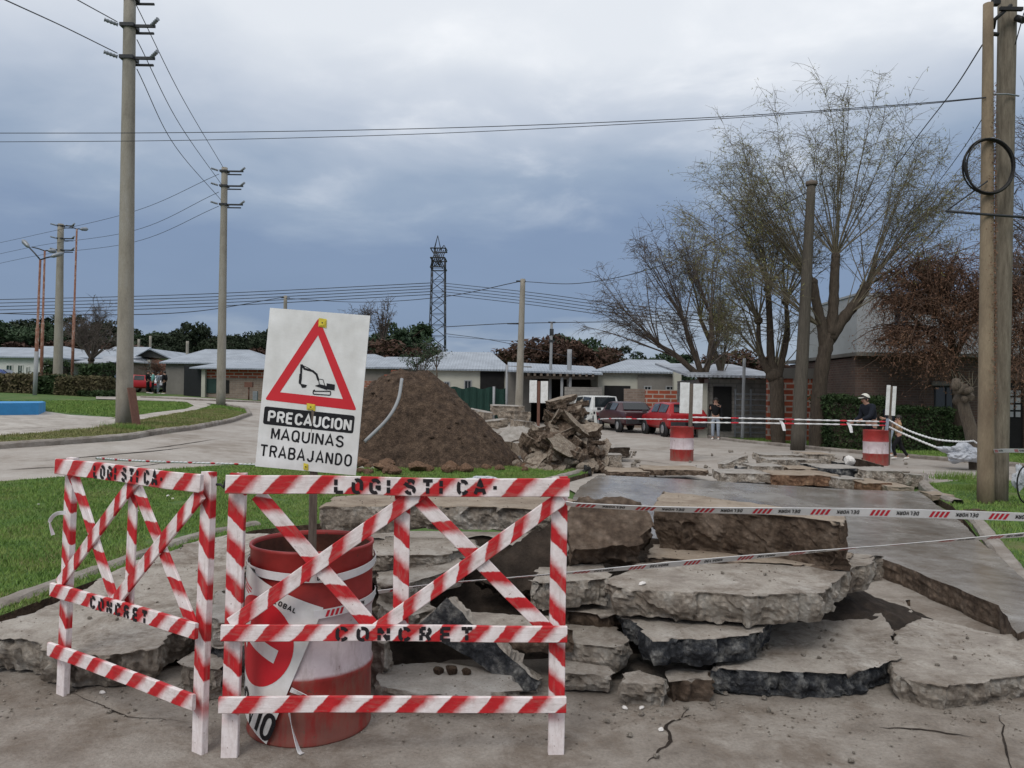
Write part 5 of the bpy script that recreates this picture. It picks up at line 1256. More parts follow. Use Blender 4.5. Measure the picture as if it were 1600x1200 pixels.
mb.prism([(e0, e0z), (gx, gz-.15), (e1, e1z)], Y-.02, Y+.1, 'y'); mk('gable', mb, MT['wallgrey'], h)
mb = MB(); mb.add([(e0-.6, Y-.6, e0z), (gx, Y-.6, gz), (e1+.2, Y-.6, e1z), (e0-.6, Y+8, e0z), (gx, Y+8, gz), (e1+.2, Y+8, e1z)]+[(e0-.6, Y-.6, e0z-.12), (gx, Y-.6, gz-.12), (e1+.2, Y-.6, e1z-.12), (e0-.6, Y+8, e0z-.12), (gx, Y+8, gz-.12), (e1+.2, Y+8, e1z-.12)], [(0, 1, 4, 3), (1, 2, 5, 4), (6, 7, 1, 0), (7, 8, 2, 1), (9, 10, 7, 6), (10, 11, 8, 7)]); mk('roof', mb, MT['roof'], h)
shed(h, ext(150, 67), ext(210, 67), 66, 70, zz(180, 563, 66), zz(180, 545, 72), 'roof')
for px in (215, 232):
    mb = MB(); p = W(px, 69, 1.4); mb.box((p.x, 69, 2.7), (.28, .28, 2.7+(.6 if px > 220 else 0))); mk('pillar', mb, MT['wallcream'], h)
h = house('grey house with broad blue-grey metal roof behind the parked cars', 58, 258, 420, 569, (320, 388, 546), 'wallgrey', 9)
t = thing('garage', 'low brick garage with lean-to roof beside the black shade panel', 'building', (ext(365, 52), 52, T(ext(365, 52), 52)))
zb = T(ext(365, 52), 52)-.1; x0, x1 = ext(318, 52), ext(412, 52); wall_box('wall', t, x0, x1, 52, 56, zb, zz(360, 590, 52), 'brickpale'); wall_box('upper_wall', t, x0-.02, x1+.02, 51.98, 56.02, zz(360, 590, 52), zz(360, 577, 52), 'brickstripe')
shed(t, ext(292, 51), x1+.3, 51.3, 57, zz(360, 577, 51.3), zz(360, 568, 57)); panel(t, 'door', 322, 592, 338, 614, 52, 'darkgreen'); panel(t, 'door', 352, 594, 358, 614, 52, 'dark')
mb = MB(); p = W(318.5, 51.8, 2); mb.box((p.x, 51.8, (zb+zz(318, 577, 51.8))/2), (.25, .25, zz(318, 577, 51.8)-zb)); mk('pillar', mb, MT['wallcream'], t)
mb = MB(); xa, xb = ext(287, 54), ext(317, 51.7); za = T(xa, 53)-.05
mb.add([(xa, 54, za), (xb, 51.7, za), (xb, 51.7, zz(316, 578, 51.7)), (xa, 54, zz(288, 570, 54))]+[(xa, 54.06, za), (xb, 51.76, za), (xb, 51.76, zz(316, 578, 51.7)), (xa, 54.06, zz(288, 570, 54))], [(0, 1, 2, 3), (7, 6, 5, 4), (3, 2, 6, 7)]); mk('shade_panel', mb, MT['shade'], label='black shade cloth panel closing the side of the brick garage', cat='shade panel')
mb = MB(); p = W(388, 50.5, 0); zb2 = T(p.x, 50.5); mb.tube([(p.x, 50.5, zb2), (p.x, 50.5, zb2+1.1)], .05, 6); mb.box((p.x, 50.5, zz(388, 601, 50.5)), (.5, .3, .35)); mk('mailbox', mb, MT['plankred'], label='brown box on a post in front of the brick garage', cat='mailbox')
mb = MB(); p = W(398.5, 50.5, 0); mb.box((p.x, 50.5, T(p.x, 50)+.3), (.28, .25, .6)); mk('utility_box', mb, MT['steel'], label='small grey utility box in the grass beside the mailbox', cat='utility box')
h = house('low house with pale metal roof half hidden by the warning sign', 50, 520, 640, 576, (540, 585, 553), 'wallgrey', 8)
shed(h, ext(590, 47), ext(648, 47), 46, 50, zz(620, 576, 46), zz(620, 562, 52)); wall_box('lower_wall', h, ext(560, 49.9), ext(640, 49.9), 49.8, 49.99, 0, zz(600, 595, 49.9), 'brickred')
h = house('cream house with wide pale roof and two small windows behind the green netting', 46, 652, 790, 579, (690, 768, 550), 'wallcream', 9)
for a in ((693, 596, 703, 612), (725, 594, 737, 610)): window(h, *a, 46)
panel(h, 'porch_shade', 750, 581, 788, 615, 46, 'dark')  # flat dark panel standing in for the shade inside the porch
mb = MB(); xa, xb = ext(700, 42), ext(792, 42); 
for k in range(13):
    f = k/12
for k in range(40): 
    x = xa+(xb-xa)*k/40; x2 = xa+(xb-xa)*(k+1)/40; s0, s1 = .05*math.sin(k*1.3), .05*math.sin((k+1)*1.3); zt = zz(740, 606, 42)
    mb.add([(x, 42+s0, -.05), (x2, 42+s1, -.05), (x2, 42+s1, zt+.06*math.sin(k*.5)), (x, 42+s0, zt+.06*math.sin((k-1)*.5))], [(0, 1, 2, 3)], 0, True)
o = thing('netting_fence', 'dark green netting fence on pale posts in front of the cream house', 'fence', ((xa+xb)/2, 42, 0)); mk('netting', mb, MT['netting'], o)
for px in (771, 791):
    mb = MB(); p = W(px, 41.8, 0); mb.tube([(p.x, 41.8, 0), (p.x, 41.8, zz(px, 604 if px < 780 else 570, 41.8))], .07, 6); mk('fence_post', mb, MT['wallpale'], o)
# porch house
Y = 44; h = thing('house', 'house with a long open porch roof behind the tall rubble pile', 'house', (ext(860, Y), Y, 0))
wall_box('wall', h, ext(792, Y), ext(830, Y), Y, Y+6, -.1, zz(800, 572, Y), 'wallgrey'); wall_box('back_wall', h, ext(820, Y+3), ext(940, Y+3), Y+3, Y+3.2, -.1, zz(880, 580, Y+3), 'dark')  # back wall coloured near-black for the shade under the porch roof
shed(h, ext(792, 42), ext(940, 42), 41.6, 47, zz(870, 582, 41.6), zz(870, 569, 47), zr0=zz(938, 586, 41.6), zr1=zz(938, 575, 47))
mb = MB()
for k in range(12): p = ext(815+k*10, 42); mb.box((p, 43, zz(870, 586, 42)), (.12, 2.8, .14))
mb.box((ext(868, 42), 42, zz(868, 590, 42)), (ext(930, 42)-ext(810, 42), .12, .16)); mk('beams', mb, MT['oldwood'], h)
for px in (877, 890):
    mb = MB(); p = W(px, 42, 0); mb.box((p.x, 42, zz(px, 590, 42)/2), (.14, .14, zz(px, 590, 42))); mk('porch_post', mb, MT['wallpale'], h)
mb = MB(); mb.box(((ext(882, 41)+ext(940, 41))/2, 41, zz(910, 605, 41)/2), (ext(940, 41)-ext(882, 41), .2, zz(910, 605, 41))); mk('block_wall', mb, MT['blockgrey'], label='low grey block wall behind the parked white car', cat='wall')
h = house('house with pale hip roof and dark garage door behind the parked cars', 43, 934, 1060, 583, (980, 1038, 562), 'wallcream', 9)
panel(h, 'garage_door', 944, 603, 985, 640, 43, 'dark'); panel(h, 'grey_wall', 996, 587, 1052, 640, 43, 'wallgrey', .05, .1)
for a in ((1006, 603, 1018, 610), (1040, 603, 1054, 610)): window(h, *a, 42.9)
mb = MB(); p = W(1057, 42.5, 0); mb.box((p.x, 42.5, 1.6), (.4, .4, 3.2)); mk('corner_pillar', mb, MT['wallcream'], h)
mb = MB(); a, b = ext(1008, 40), ext(1062, 40); mb.box(((a+b)/2, 40, zz(1030, 609, 40)/2), (b-a, .2, zz(1030, 609, 40))); mk('brick_wall', mb, MT['brickstripe'], label='low orange brick wall behind the parked red car', cat='wall')
mb = MB(); a, b = ext(975, 40.2), ext(1008, 40.2); mb.box(((a+b)/2, 40.2, zz(1030, 608, 40)/2), (b-a, .2, zz(1030, 608, 40))); mk('brick_wall', mb, MT['brickpale'], label='low brownish wall between the garage and the orange brick wall', cat='wall')
mb = MB(); p = W(1110, 31, 0); mb.box((W(1096, 31, 0).x, 31, 1.1), (.35, .4, 2.2)); mb.box((W(1109, 31, 0).x, 31.2, .95), (.25, .3, 1.9)); mk('gate_pillar', mb, MT['wallcream'], label='cream pillar beside the dark door', cat='pillar')
# right-hand low house with green door and brick walls
Y = 31; h = thing('house', 'low block house with dark door behind the bare willows', 'house', (ext(1160, Y), Y, 0))
wall_box('wall', h, ext(1108, Y), ext(1206, Y), Y, Y+6, -.1, zz(1150, 592, Y), 'blockgrey'); shed(h, ext(1085, Y)-.4, ext(1215, Y), Y-.6, Y+6.5, zz(1150, 590, Y-.6), zz(1150, 572, Y+6.5), 'roofdirty')
panel(h, 'door', 1114, 604, 1143, 672, Y, 'dark'); panel(h, 'meter_panel', 1152, 600, 1172, 614, Y, 'wallgrey')
mb = MB()
for k in range(8):
    z_ = zz(1170, 676-k*8.6, Y-.25); mb.box(((ext(1146, Y)+ext(1203, Y))/2, Y-.25, z_), (ext(1203, Y)-ext(1146, Y), .03, .05))
for px in (1146, 1170, 1201): mb.box((ext(px, Y), Y-.25, zz(px, 645, Y)), (.06, .06, 1.9))
mk('railing', mb, MT['steel'], label='pale horizontal railing in front of the block wall', cat='railing')
simple_pole('thin pale service mast beside the dark door', 30.2, 1160, 682, 1163, 560, .07, .06, 'wallpale')
simple_pole('thin pale post between the leaning pole and the willow trunk', 26.5, 1258, 684, 1259, 620, .045, .045, 'wallpale', 'thin_post', 'post')
mb = MB(); a, b = ext(1200, 29.5), ext(1345, 29.5); mb.box(((a+b)/2, 29.6, zz(1270, 592, 29.5)/2), (b-a, .25, zz(1270, 592, 29.5))); mb.box(((a+b)/2, 29.6, zz(1270, 592, 29.5)+.2), (b-a, .35, .4), m=1); mk('brick_wall', mb, [MT['brickstripe'], MT['wallgrey']], label='red hollow brick wall with pale mortar bands behind the willows', cat='wall')
Y = 26; h = thing('house', 'dark brick house with window and grilled door at the right', 'house', (ext(1450, Y), Y, 0)); zt = zz(1450, 558, Y)
x0, x1 = ext(1336, Y), ext(1800, Y); wa, wb = P(1459, 640, Y), P(1497, 603, Y); da, db = ext(1552, Y), ext(1600, Y)
mb = MB(); t_ = .25
def wb_(xa, xb, za, zb_): mb.box(((xa+xb)/2, Y+t_/2, (za+zb_)/2), (xb-xa, t_, zb_-za))
wb_(x0, wa.x, -.1, zt); wb_(wa.x, wb.x, -.1, wa.z); wb_(wa.x, wb.x, wb.z, zt); wb_(wb.x, da, -.1, zt); wb_(da, db, 2.35, zt); wb_(db, x1, -.1, zt)
mb.box(((x0+x1)/2, Y+6, (zt-.1)/2), (x1-x0, .25, zt)); mb.box((x0+.125, Y+3.1, (zt-.1)/2), (.25, 5.7, zt)); mb.box((x1-.125, Y+3.1, (zt-.1)/2), (.25, 5.7, zt))
mk('wall', mb, MT['brickdark'], h)
mb = MB(); mb.box(((x0+x1)/2, Y+3, zt+.06), (x1-x0+.2, 6.6, .12)); mk('flat_roof', mb, MT['wallgrey'], h)
mb = MB(); mb.box(((x0+x1)/2, Y+3, 1.4), (x1-x0-.7, .1, 2.8)); mk('inner_wall', mb, MT['dark'], h)
o = window(h, 1459, 603, 1497, 640, Y, -.1, 'bumper'); mb = MB(); mb.box(((wa.x+wb.x)/2, Y-.03, wb.z+.07), (wb.x-wa.x+.2, .12, .14)); mk('lintel', mb, MT['wallgrey'], h)
mb = MB(); mb.box(((wa.x+wb.x)/2, Y-.06, wa.z-.06), (wb.x-wa.x+.2, .2, .12)); mk('sill', mb, MT['wallpale'], h)
mb = MB(); mb.box(((da+db)/2, Y+.1, 1.12), (db-da, .06, 2.3)); dd = mk('door', mb, MT['dark'], h)
mb = MB()
for k in range(2):
    xq = ext(1581+k*11, Y); 
    for r in range(4): mb.box((xq, Y+.05, 1.2+r*.24), (.16, .03, .18))
mk('door_panes', mb, MT['wallpale'], dd)
# pale upper house behind
h = thing('house', 'pale taller house showing through the brown tree behind the brick house', 'house', (ext(1450, 36), 36, 0))
x0, x1 = ext(1338, 36), ext(1760, 36); mb = MB(); z0, z1 = zz(1340, 462, 36), zz(1420, 432, 36); mb.box(((x0+x1)/2, 39, z0/2), (x1-x0, 6, z0)); mk('wall', mb, MT['wallpale'], h)
hip(h, x0, x1, 36, 42, z0+.02, ext(1440, 39), ext(1640, 39), z0+.3, 'wallpale', .05)
window(h, 1395, 480, 1420, 520, 36)

# ================= HEDGES AND PLAZA =================
def leafbox(name, label, cat, cx, cy, z0, dx, dy, dz, n, size, mat, group=None, kind=None, parent=None, core='dark', lump=.15, rnd=None, fill=.86):
    t = thing(name, label, cat, (cx, cy, z0), group) if parent is None else parent
    U = np.random.uniform(-1, 1, (n, 3)); k = np.random.randint(0, 3, n); s_ = np.sign(np.random.uniform(-1, 1, n)); 
    for i in range(3): U[k == i, i] = s_[k == i]*np.random.uniform(.8, 1.05, (k == i).sum())
    U[:, 2] = np.where(U[:, 2] < -1, -1, U[:, 2])
    C = U*np.array([dx/2, dy/2, dz/2])
    f = np.array([noise.noise(Vector((c[0]*1.1, c[1]*1.1, c[2]*1.1+cx)))+.6*noise.noise(Vector((c[0]*3, c[1]*3, c[2]*3))) for c in C]); C *= (1+lump*f)[:, None]
    C += np.array([cx, cy, z0+dz/2]); tri = C[:, None, :]+np.random.normal(0, size, (n, 3, 3))
    mb = MB(); tri[:, :, 2] = np.maximum(tri[:, :, 2], z0+.01); mb.tris(tri); mk('foliage', mb, MT[mat], t)
    c_ = MB(); c_.box((cx, cy, z0+dz*fill/2), (dx*.82, dy*.7, dz*fill)); mk('branches', c_, MT['bark'], t); return t
def hedge(label, px0, px1, pyt, Y, dy, n, sz, mat, pyb=None, name='hedge', lump=.15):
    x0, x1 = ext(px0, Y), ext(px1, Y); cx = (x0+x1)/2; z0 = T(cx, Y)-.05; zt = zz((px0+px1)/2, pyt, Y)
    return leafbox(name, label, 'hedge', cx, Y+dy/2, z0, x1-x0, dy, zt-z0, n, sz, mat, lump=lump)
hedge('dark brown drooping hedge left of the rusty lamp post', -60, 66, 585, 41, 2.5, 8000, .07, 'hedgebrown', lump=.22)
hedge('dark green hedge part between the lamp post and the brown hedge', 54, 95, 588, 40.5, 2, 5000, .06, 'hedge')
hedge('tall clipped brown hedge at the corner of the plaza', 86, 150, 589, 40, 2, 8000, .055, 'hedgebrown', lump=.08)
hedge('small green bush growing at the foot of the brown hedge', 122, 160, 612, 39.6, 1.4, 3000, .06, 'hedge', lump=.25)
hedge('round dark green bush behind the clipped hedge', 118, 152, 570, 46, 2.5, 3500, .08, 'hedge', lump=.25)
hedge('dark round bush between the hedge pole and white house', 64, 86, 566, 50, 2, 2500, .08, 'hedge', lump=.25)
hedge('dense dark green hedge behind the man in the pale cap', 1290, 1395, 622, 24.6, 1.1, 15000, .035, 'hedge', lump=.14)
hedge('dark green hedge under the window of the brick house', 1385, 1490, 638, 24.6, 1.1, 15000, .035, 'hedge', lump=.16)
hedge('low dark hedge at the foot of the brick house right of the stump', 1495, 1540, 668, 24.8, .9, 5000, .035, 'hedge', lump=.2)
mb = MB(); p = [G(-30, 651), G(60, 650), G(71, 645), G(66, 640), G(-30, 639)]
mb.prism([(q.x, q.y) for q in p], T(p[1].x, p[1].y)-.05, T(p[1].x, p[1].y)+.36); mk('planter_border', mb, MT['blue'], label='bright blue painted low concrete border on the plaza', cat='border')
# ================= TREES =================
def grow(mb, p, d, L_, r, rnd, nseg=5, wob=.12, up=0.0, sides=4, r_end=.35, m=0):
    pts = [p.copy()]; d = d.normalized(); dirs = [d]
    for i in range(nseg):
        d = (d+Vector((rnd.gauss(0, wob), rnd.gauss(0, wob), rnd.gauss(0, wob)+up))).normalized(); p = p+d*(L_/nseg); pts.append(p.copy()); dirs.append(d)
    mb.tube(pts, [r*(1-(1-r_end)*i/nseg) for i in range(nseg+1)], sides, m, caps=False); return pts, dirs
def leaf_tris(out, p, rnd, n, spread, ln, wd_, droop=.5):
    for _ in range(n):
        c = p+Vector((rnd.gauss(0, spread), rnd.gauss(0, spread), rnd.gauss(0, spread))); d = Vector((rnd.gauss(0, 1), rnd.gauss(0, 1), rnd.gauss(0, 1)-droop*2)).normalized()*ln*rnd.uniform(.6, 1.2); s_ = d.orthogonal().normalized()*wd_
        s_ = Matrix.Rotation(rnd.uniform(0, 6.28), 3, d.normalized()) @ s_
        out += [c, c+d*.5+s_, c+d]
def fan_tree(name, label, base, trunk, knobs, nshoot, slen, ntwig, tlen, seed, tmat, bmat, lmat, leafn, r_t=.3, leafsz=(.09, .012), spread=.6, upb=.02, thin=1.0, lean=Vector((0, 0, 0)), group=None, shr=.026, leafmin=0):
    rnd = random.Random(seed); t = thing(name, label, 'tree', base, group); tr = MB(); cr = MB(); lv = []
    def limb(pts, radii):
        c = catmull([Vector(q) for q in pts], 5); n = len(c); rr = []
        for i in range(n):
            f = i/(n-1)*(len(radii)-1); a = int(min(f, len(radii)-2)); rr.append((radii[a]+(radii[a+1]-radii[a])*(f-a))*(1+.16*noise.noise(Vector((i*.9, seed, len(pts))))))
        tr.tube(c, rr, 10)
    for pts, radii in trunk: limb(pts, radii)
    for (k, kr, kd, kn) in knobs:
        k = Vector(k); tr.tube([k-Vector((0, 0, kr)), k-Vector((0, 0, kr*.4)), k+Vector((0, 0, kr*.3)), k+Vector((0, 0, kr*.9))], [kr*.5, kr, kr*.95, kr*.3], 9)
        for i in range(int(nshoot*kn)):
            a = rnd.uniform(0, 2*PI); s_ = abs(rnd.gauss(0, spread)); d = (Vector(kd)+Vector((math.cos(a)*s_, math.sin(a)*s_, 0))).normalized()
            if d.z < -.05: d.z = .1
            sl = slen*rnd.uniform(.55, 1.08)
            pts, dirs = grow(cr, k+d*kr*.5, d, sl, shr*rnd.uniform(.6, 1.3)*thin, rnd, 8, .055, upb, 4, .12)
            for j in range(ntwig):
                f = rnd.uniform(.25, 1)**.7*7.99; ii = int(f); p = pts[ii].lerp(pts[ii+1], f-ii); td = (dirs[ii]*.8+Vector((rnd.gauss(0, .6), rnd.gauss(0, .6), rnd.gauss(0, .35)))).normalized()
                tp_, _ = grow(cr, p, td, tlen*rnd.uniform(.4, 1.1), .0085*thin, rnd, 4, .12, -.13, 3, .4)
                if leafn and f > leafmin*8: leaf_tris(lv, rnd.choice(tp_[1:]), rnd, leafn, tlen*.12, *leafsz)
                for q in range(2):
                    b_ = rnd.choice(tp_[1:4]); grow(cr, b_, (Vector((rnd.gauss(0, .7), rnd.gauss(0, .7), rnd.gauss(-.2, .5)))).normalized(), tlen*.45*rnd.uniform(.5, 1), .006*thin, rnd, 2, .1, -.1, 3, .5)
    mk('trunk', tr, MT[tmat], t); c = mk('crown', cr, MT[bmat], t)
    if lv: lm = MB(); lm.tris([tuple(v) for v in lv]); mk('leaves', lm, MT[lmat], c)
    return t
Y = 25.2
def q(px, py, dY=0): return P(px, py, Y+dY)
def gq(px, Y_): v = W(px, Y_, 0); v.z = T(v.x, Y_)-.05; return v
# big pollarded willow
fan_tree('willow_tree', 'big bare pollarded willow with upward fanning shoots right of the leaning pole', gq(1277, Y), [
    ([gq(1277, Y), q(1277, 690), q(1281, 600), q(1290, 545), q(1298, 520)], [.34, .27, .24, .23, .20]),
    ([q(1290, 548), q(1284, 510), q(1275, 470), q(1271, 440)], [.2, .17, .15, .13]),
    ([q(1296, 530), q(1316, 500), q(1340, 470), q(1352, 448)], [.22, .19, .17, .16]),
    ([q(1298, 525), q(1302, 480), q(1304, 430), q(1306, 400)], [.22, .17, .15, .14])],
    [(q(1271, 440), .15, (-.75, -.05, 1), 1.1), (q(1352, 448), .18, (.68, 0, .9), 1), (q(1306, 400), .15, (.05, 0, 1), 1.15), (q(1320, 496), .16, (.7, -.2, .8), .3), (q(1285, 512), .15, (-.95, -.1, .75), .45)],
    27, 5.7, 28, 1.0, 3, 'bark', 'twig', 'leafy', 4, spread=.5, leafsz=(.13, .02), thin=.9, leafmin=.5)
# second willow, shrubby, greenish
Y = 27
fan_tree('willow_tree', 'short thick trunked willow with mossy shoots left of the leaning pole', gq(1216, Y), [
    ([gq(1216, Y), q(1216, 690), q(1214, 620), q(1213, 590)], [.33, .26, .25, .26]),
    ([q(1213, 595), q(1195, 570), q(1186, 540), q(1185, 500)], [.17, .13, .10, .07]),
    ([q(1214, 592), q(1222, 560), q(1230, 520), q(1228, 470)], [.18, .13, .10, .07]),
    ([q(1214, 592), q(1205, 560), q(1203, 510), q(1200, 450)], [.2, .15, .12, .1])],
    [(q(1185, 500), .16, (-.35, 0, 1), .9), (q(1228, 470), .16, (.15, 0, 1), .9), (q(1200, 450), .16, (-.1, 0, 1), 1), (q(1210, 585), .3, (0, -.1, 1), .5), (q(1190, 560), .12, (-.7, 0, .8), .5)],
    17, 3.1, 17, .8, 11, 'bark', 'twig', 'leafy', 7, spread=.42, upb=.0, thin=1.2)
# third: leaning fan at the left of the group
Y = 32
fan_tree('willow_tree', 'leaning bare willow whose long branches sweep left over the parked cars', gq(1107, Y), [
    ([gq(1107, Y), q(1106, 640), q(1103, 610), q(1098, 590)], [.24, .20, .18, .18]),
    ([q(1098, 592), q(1075, 572), q(1052, 552), q(1030, 540)], [.14, .12, .10, .08]),
    ([q(1098, 592), q(1088, 560), q(1076, 530), q(1070, 505)], [.14, .12, .10, .08]),
    ([q(1100, 592), q(1108, 560), q(1112, 520), q(1110, 490)], [.14, .12, .10, .08])],
    [(q(1030, 540), .1, (-.9, 0, .75), .8), (q(1070, 505), .1, (-.55, 0, 1), .9), (q(1110, 490), .1, (-.05, 0, 1), .8), (q(1060, 560), .1, (-.95, 0, .55), .7), (q(1098, 580), .15, (-.5, 0, 1), .7), (q(1098, 580), .15, (.5, 0, .9), .4)],
    17, 4.2, 18, .9, 23, 'bark', 'twiggrey', 'leafy', 1, spread=.4, thin=1.15)
fan_tree('willow_tree', 'narrow greenish willow standing between the leaning and the mossy willows', gq(1135, 33), [
    ([gq(1135, 33), P(1135, 620, 33), P(1120, 560, 33), P(1095, 500, 33)], [.16, .14, .12, .08])],
    [(P(1095, 500, 33), .1, (-.15, 0, 1), .9), (P(1118, 550, 33), .1, (.1, 0, 1), .8), (P(1128, 590, 33), .1, (0, 0, 1), .9)],
    15, 3.6, 17, .75, 31, 'barkl', 'twig', 'leafy', 9, spread=.26, thin=1.1, leafsz=(.14, .026))
# rusty trees at the right
def tangle(name, label, base, trunk, ctrs, seed, n1, lmat, bmat, nleaf, lsz, group=None, droop=-.12, tw=.010):
    rnd = random.Random(seed); t = thing(name, label, 'tree', base, group); tr = MB(); cr = MB(); lv = []
    for pts, radii in trunk:
        c = catmull([Vector(q_) for q_ in pts], 5); n = len(c); tr.tube(c, [radii[0]+(radii[-1]-radii[0])*i/(n-1) for i in range(n)], 8)
    for (c, rad, k) in ctrs:
        c = Vector(c); src = Vector(trunk[0][0][-1])
        for i in range(int(n1*k)):
            d = Vector((rnd.gauss(0, 1), rnd.gauss(0, 1), rnd.gauss(0, .8))).normalized()*rad*rnd.uniform(.2, 1); e = c+d
            s0 = src.lerp(c, rnd.uniform(.2, .9)); m_ = s0.lerp(e, .5)+Vector((rnd.gauss(0, .2), rnd.gauss(0, .2), .35*rad*.5))
            pc_ = catmull([s0, m_, e], 4); cr.tube(pc_, [.03*(1-.8*j/(len(pc_)-1)) for j in range(len(pc_))], 4, caps=False)
            for j in range(7):
                p = rnd.choice(pc_[3:]); td = Vector((rnd.gauss(0, 1), rnd.gauss(0, 1), rnd.gauss(0, .7))).normalized()
                tp_, _ = grow(cr, p, td, rad*.8*rnd.uniform(.35, 1.2), tw, rnd, 6, .22, droop*1.8, 3, .4)
                leaf_tris(lv, rnd.choice(tp_[2:]), rnd, nleaf, rad*.13, *lsz); leaf_tris(lv, tp_[-1], rnd, nleaf, rad*.12, *lsz)
    mk('trunk', tr, MT['bark'], t); c = mk('crown', cr, MT[bmat], t)
    if lv: lm = MB(); lm.tris([tuple(v) for v in lv]); mk('leaves', lm, MT[lmat], c)
    return t
Y = 24.5
tangle('rusty_tree', 'tangled rusty brown tree in front of the pale house above the brick house', gq(1500, 25.3), [([gq(1500, 25.3), P(1497, 640, 25.2), P(1490, 560, 25), P(1480, 500, 24.8)], [.2, .1]), ([P(1490, 560, 25), P(1450, 520, 24.8), P(1420, 490, 24.6)], [.1, .05]), ([P(1490, 560, 25), P(1520, 500, 24.8), P(1540, 450, 24.6)], [.1, .05])],
    [(P(1440, 480, 24.5), 1.5, 1.3), (P(1405, 545, 24.6), .95, .9), (P(1480, 420, 24.5), 1.5, 1.3), (P(1500, 520, 24.5), 1.4, 1.3), (P(1430, 410, 24.6), 1.2, 1), (P(1530, 460, 24.6), 1.4, 1.2), (P(1450, 570, 24.4), .9, .8), (P(1390, 470, 25), 1.1, .9), (P(1375, 530, 25.2), .9, .8), (P(1390, 420, 25), .9, .6)], 41, 34, 'leafbrown', 'twigred', 3, (.11, .022))
tangle('rusty_tree', 'rusty brown tree behind the twin poles at the right edge', gq(1620, 23), [([gq(1620, 23), P(1618, 640, 23), P(1612, 560, 23), P(1605, 480, 23)], [.2, .08])],
    [(P(1590, 450, 22.8), 1.3, 1), (P(1600, 540, 22.8), 1.2, .9), (P(1620, 380, 23), 1.2, .8), (P(1590, 600, 22.6), .8, .6), (P(1560, 500, 23), 1.2, .9), (P(1560, 420, 23), 1.2, .9)], 43, 32, 'leafbrown', 'twigred', 3, (.10, .022))
fan_tree('bare_tree', 'bare tree with small curled leaves reaching in from the right edge', gq(1680, 14), [([gq(1680, 14), P(1680, 600, 14), P(1665, 400, 14), P(1650, 300, 14)], [.2, .18, .12, .1])],
    [(P(1650, 330, 14), .12, (-.5, 0, 1), 1), (P(1660, 400, 14), .12, (-.7, 0, .5), 1), (P(1655, 300, 14), .1, (-.2, 0, 1), 1), (P(1665, 450, 14), .1, (-.6, 0, .2), .8)], 10, 1.9, 10, .5, 47, 'bark', 'twiggrey', 'leafbrown', 2, spread=.5, thin=.7, leafsz=(.06, .012))
# pollard stump on the verge
Y = 18
t = thing('pollard_stump', 'crooked pollarded trunk with a knotted head in front of the brick house window', 'tree', gq(1527, Y)); mb = MB()
c = catmull([gq(1527, Y), P(1524, 710, Y), P(1516, 670, Y), P(1507, 640, Y), P(1503, 620, Y)], 5); mb.tube(c, [.17-.05*i/(len(c)-1) for i in range(len(c))], 10); mk('trunk', mb, MT['barkl'], t)
mb = MB(); rnd = random.Random(4)
for i in range(16):
    c_ = P(1505+rnd.uniform(-13, 14), 612+rnd.uniform(-11, 14), Y+rnd.uniform(-.2, .2)); r_ = rnd.uniform(.07, .14); d = Vector((rnd.gauss(0, .7), rnd.gauss(0, .7), rnd.uniform(0, 1))).normalized(); mb.tube([c_-d*r_, c_, c_+d*r_*1.3, c_+d*(r_*1.3+.01)], [r_*.6, r_, r_*.75, r_*.1], 8)
kn = mk('knotted_head', mb, MT['barkl'], t)
mb = MB()
for i in range(14): c_ = P(1505+rnd.uniform(-13, 14), 606+rnd.uniform(-8, 6), Y); grow(mb, c_, Vector((rnd.gauss(0, .6), rnd.gauss(0, .6), 1)), rnd.uniform(.2, .6), .01, rnd, 3, .1, 0, 3)
mk('twigs', mb, MT['twig'], kn)
# background trees
def clump_crown(seed, n_clump, n_leaf, size, shape, leaf):
    rs = np.random.RandomState(seed); T_ = []
    for i in range(n_clump):
        while True:
            c = rs.uniform(-1, 1, 3)
            if (c**2).sum() < 1 and (shape != 'pine' or c[2] > -.5): break
        c = c*np.array([.40, .40, .36])+np.array([0, 0, .62]); r = rs.uniform(.08, .17)*(1.25-c[2]*.5)
        d = rs.normal(0, 1, (n_leaf, 3)); d /= np.linalg.norm(d, axis=1)[:, None]; d *= (rs.uniform(.3, 1, n_leaf)**.4)[:, None]; d[:, 2] *= .62
        p = c+d*r; T_.append(p[:, None, :]+rs.normal(0, leaf, (n_leaf, 3, 3)))
    return np.concatenate(T_)
def bg_kind(seed, mat, nc=26, nl=200, shape='pine', leaf=.018):
    mb = MB(); mb.tris(clump_crown(seed, nc, nl, 1, shape, leaf)); me = bpy.data.meshes.new('crown'); me.from_pydata(mb.v, [], mb.f); me.materials.append(MT[mat])
    tb = MB(); rnd = random.Random(seed); tb.tube([(0, 0, -.02), (.01, 0, .3), (0, .01, .6), (.01, 0, .8)], [.022, .017, .012, .005], 6)
    for i in range(9):
        z = rnd.uniform(.25, .7); a = rnd.uniform(0, 6.28); tb.tube([(0, 0, z), (math.cos(a)*.15, math.sin(a)*.15, z+.08), (math.cos(a)*.3, math.sin(a)*.3, z+.14)], [.01, .007, .003], 4)
    m2 = bpy.data.meshes.new('trunk'); m2.from_pydata(tb.v, [], tb.f); m2.materials.append(MT['bark']); return me, m2
KD = [bg_kind(101, 'leafdark'), bg_kind(102, 'leafdark', 20, 230), bg_kind(103, 'leafdark', 34, 170), bg_kind(104, 'leafmid', 30, 200, 'round'), bg_kind(105, 'leafrust', 34, 190, 'round'), bg_kind(106, 'leafrust', 26, 220, 'round')]
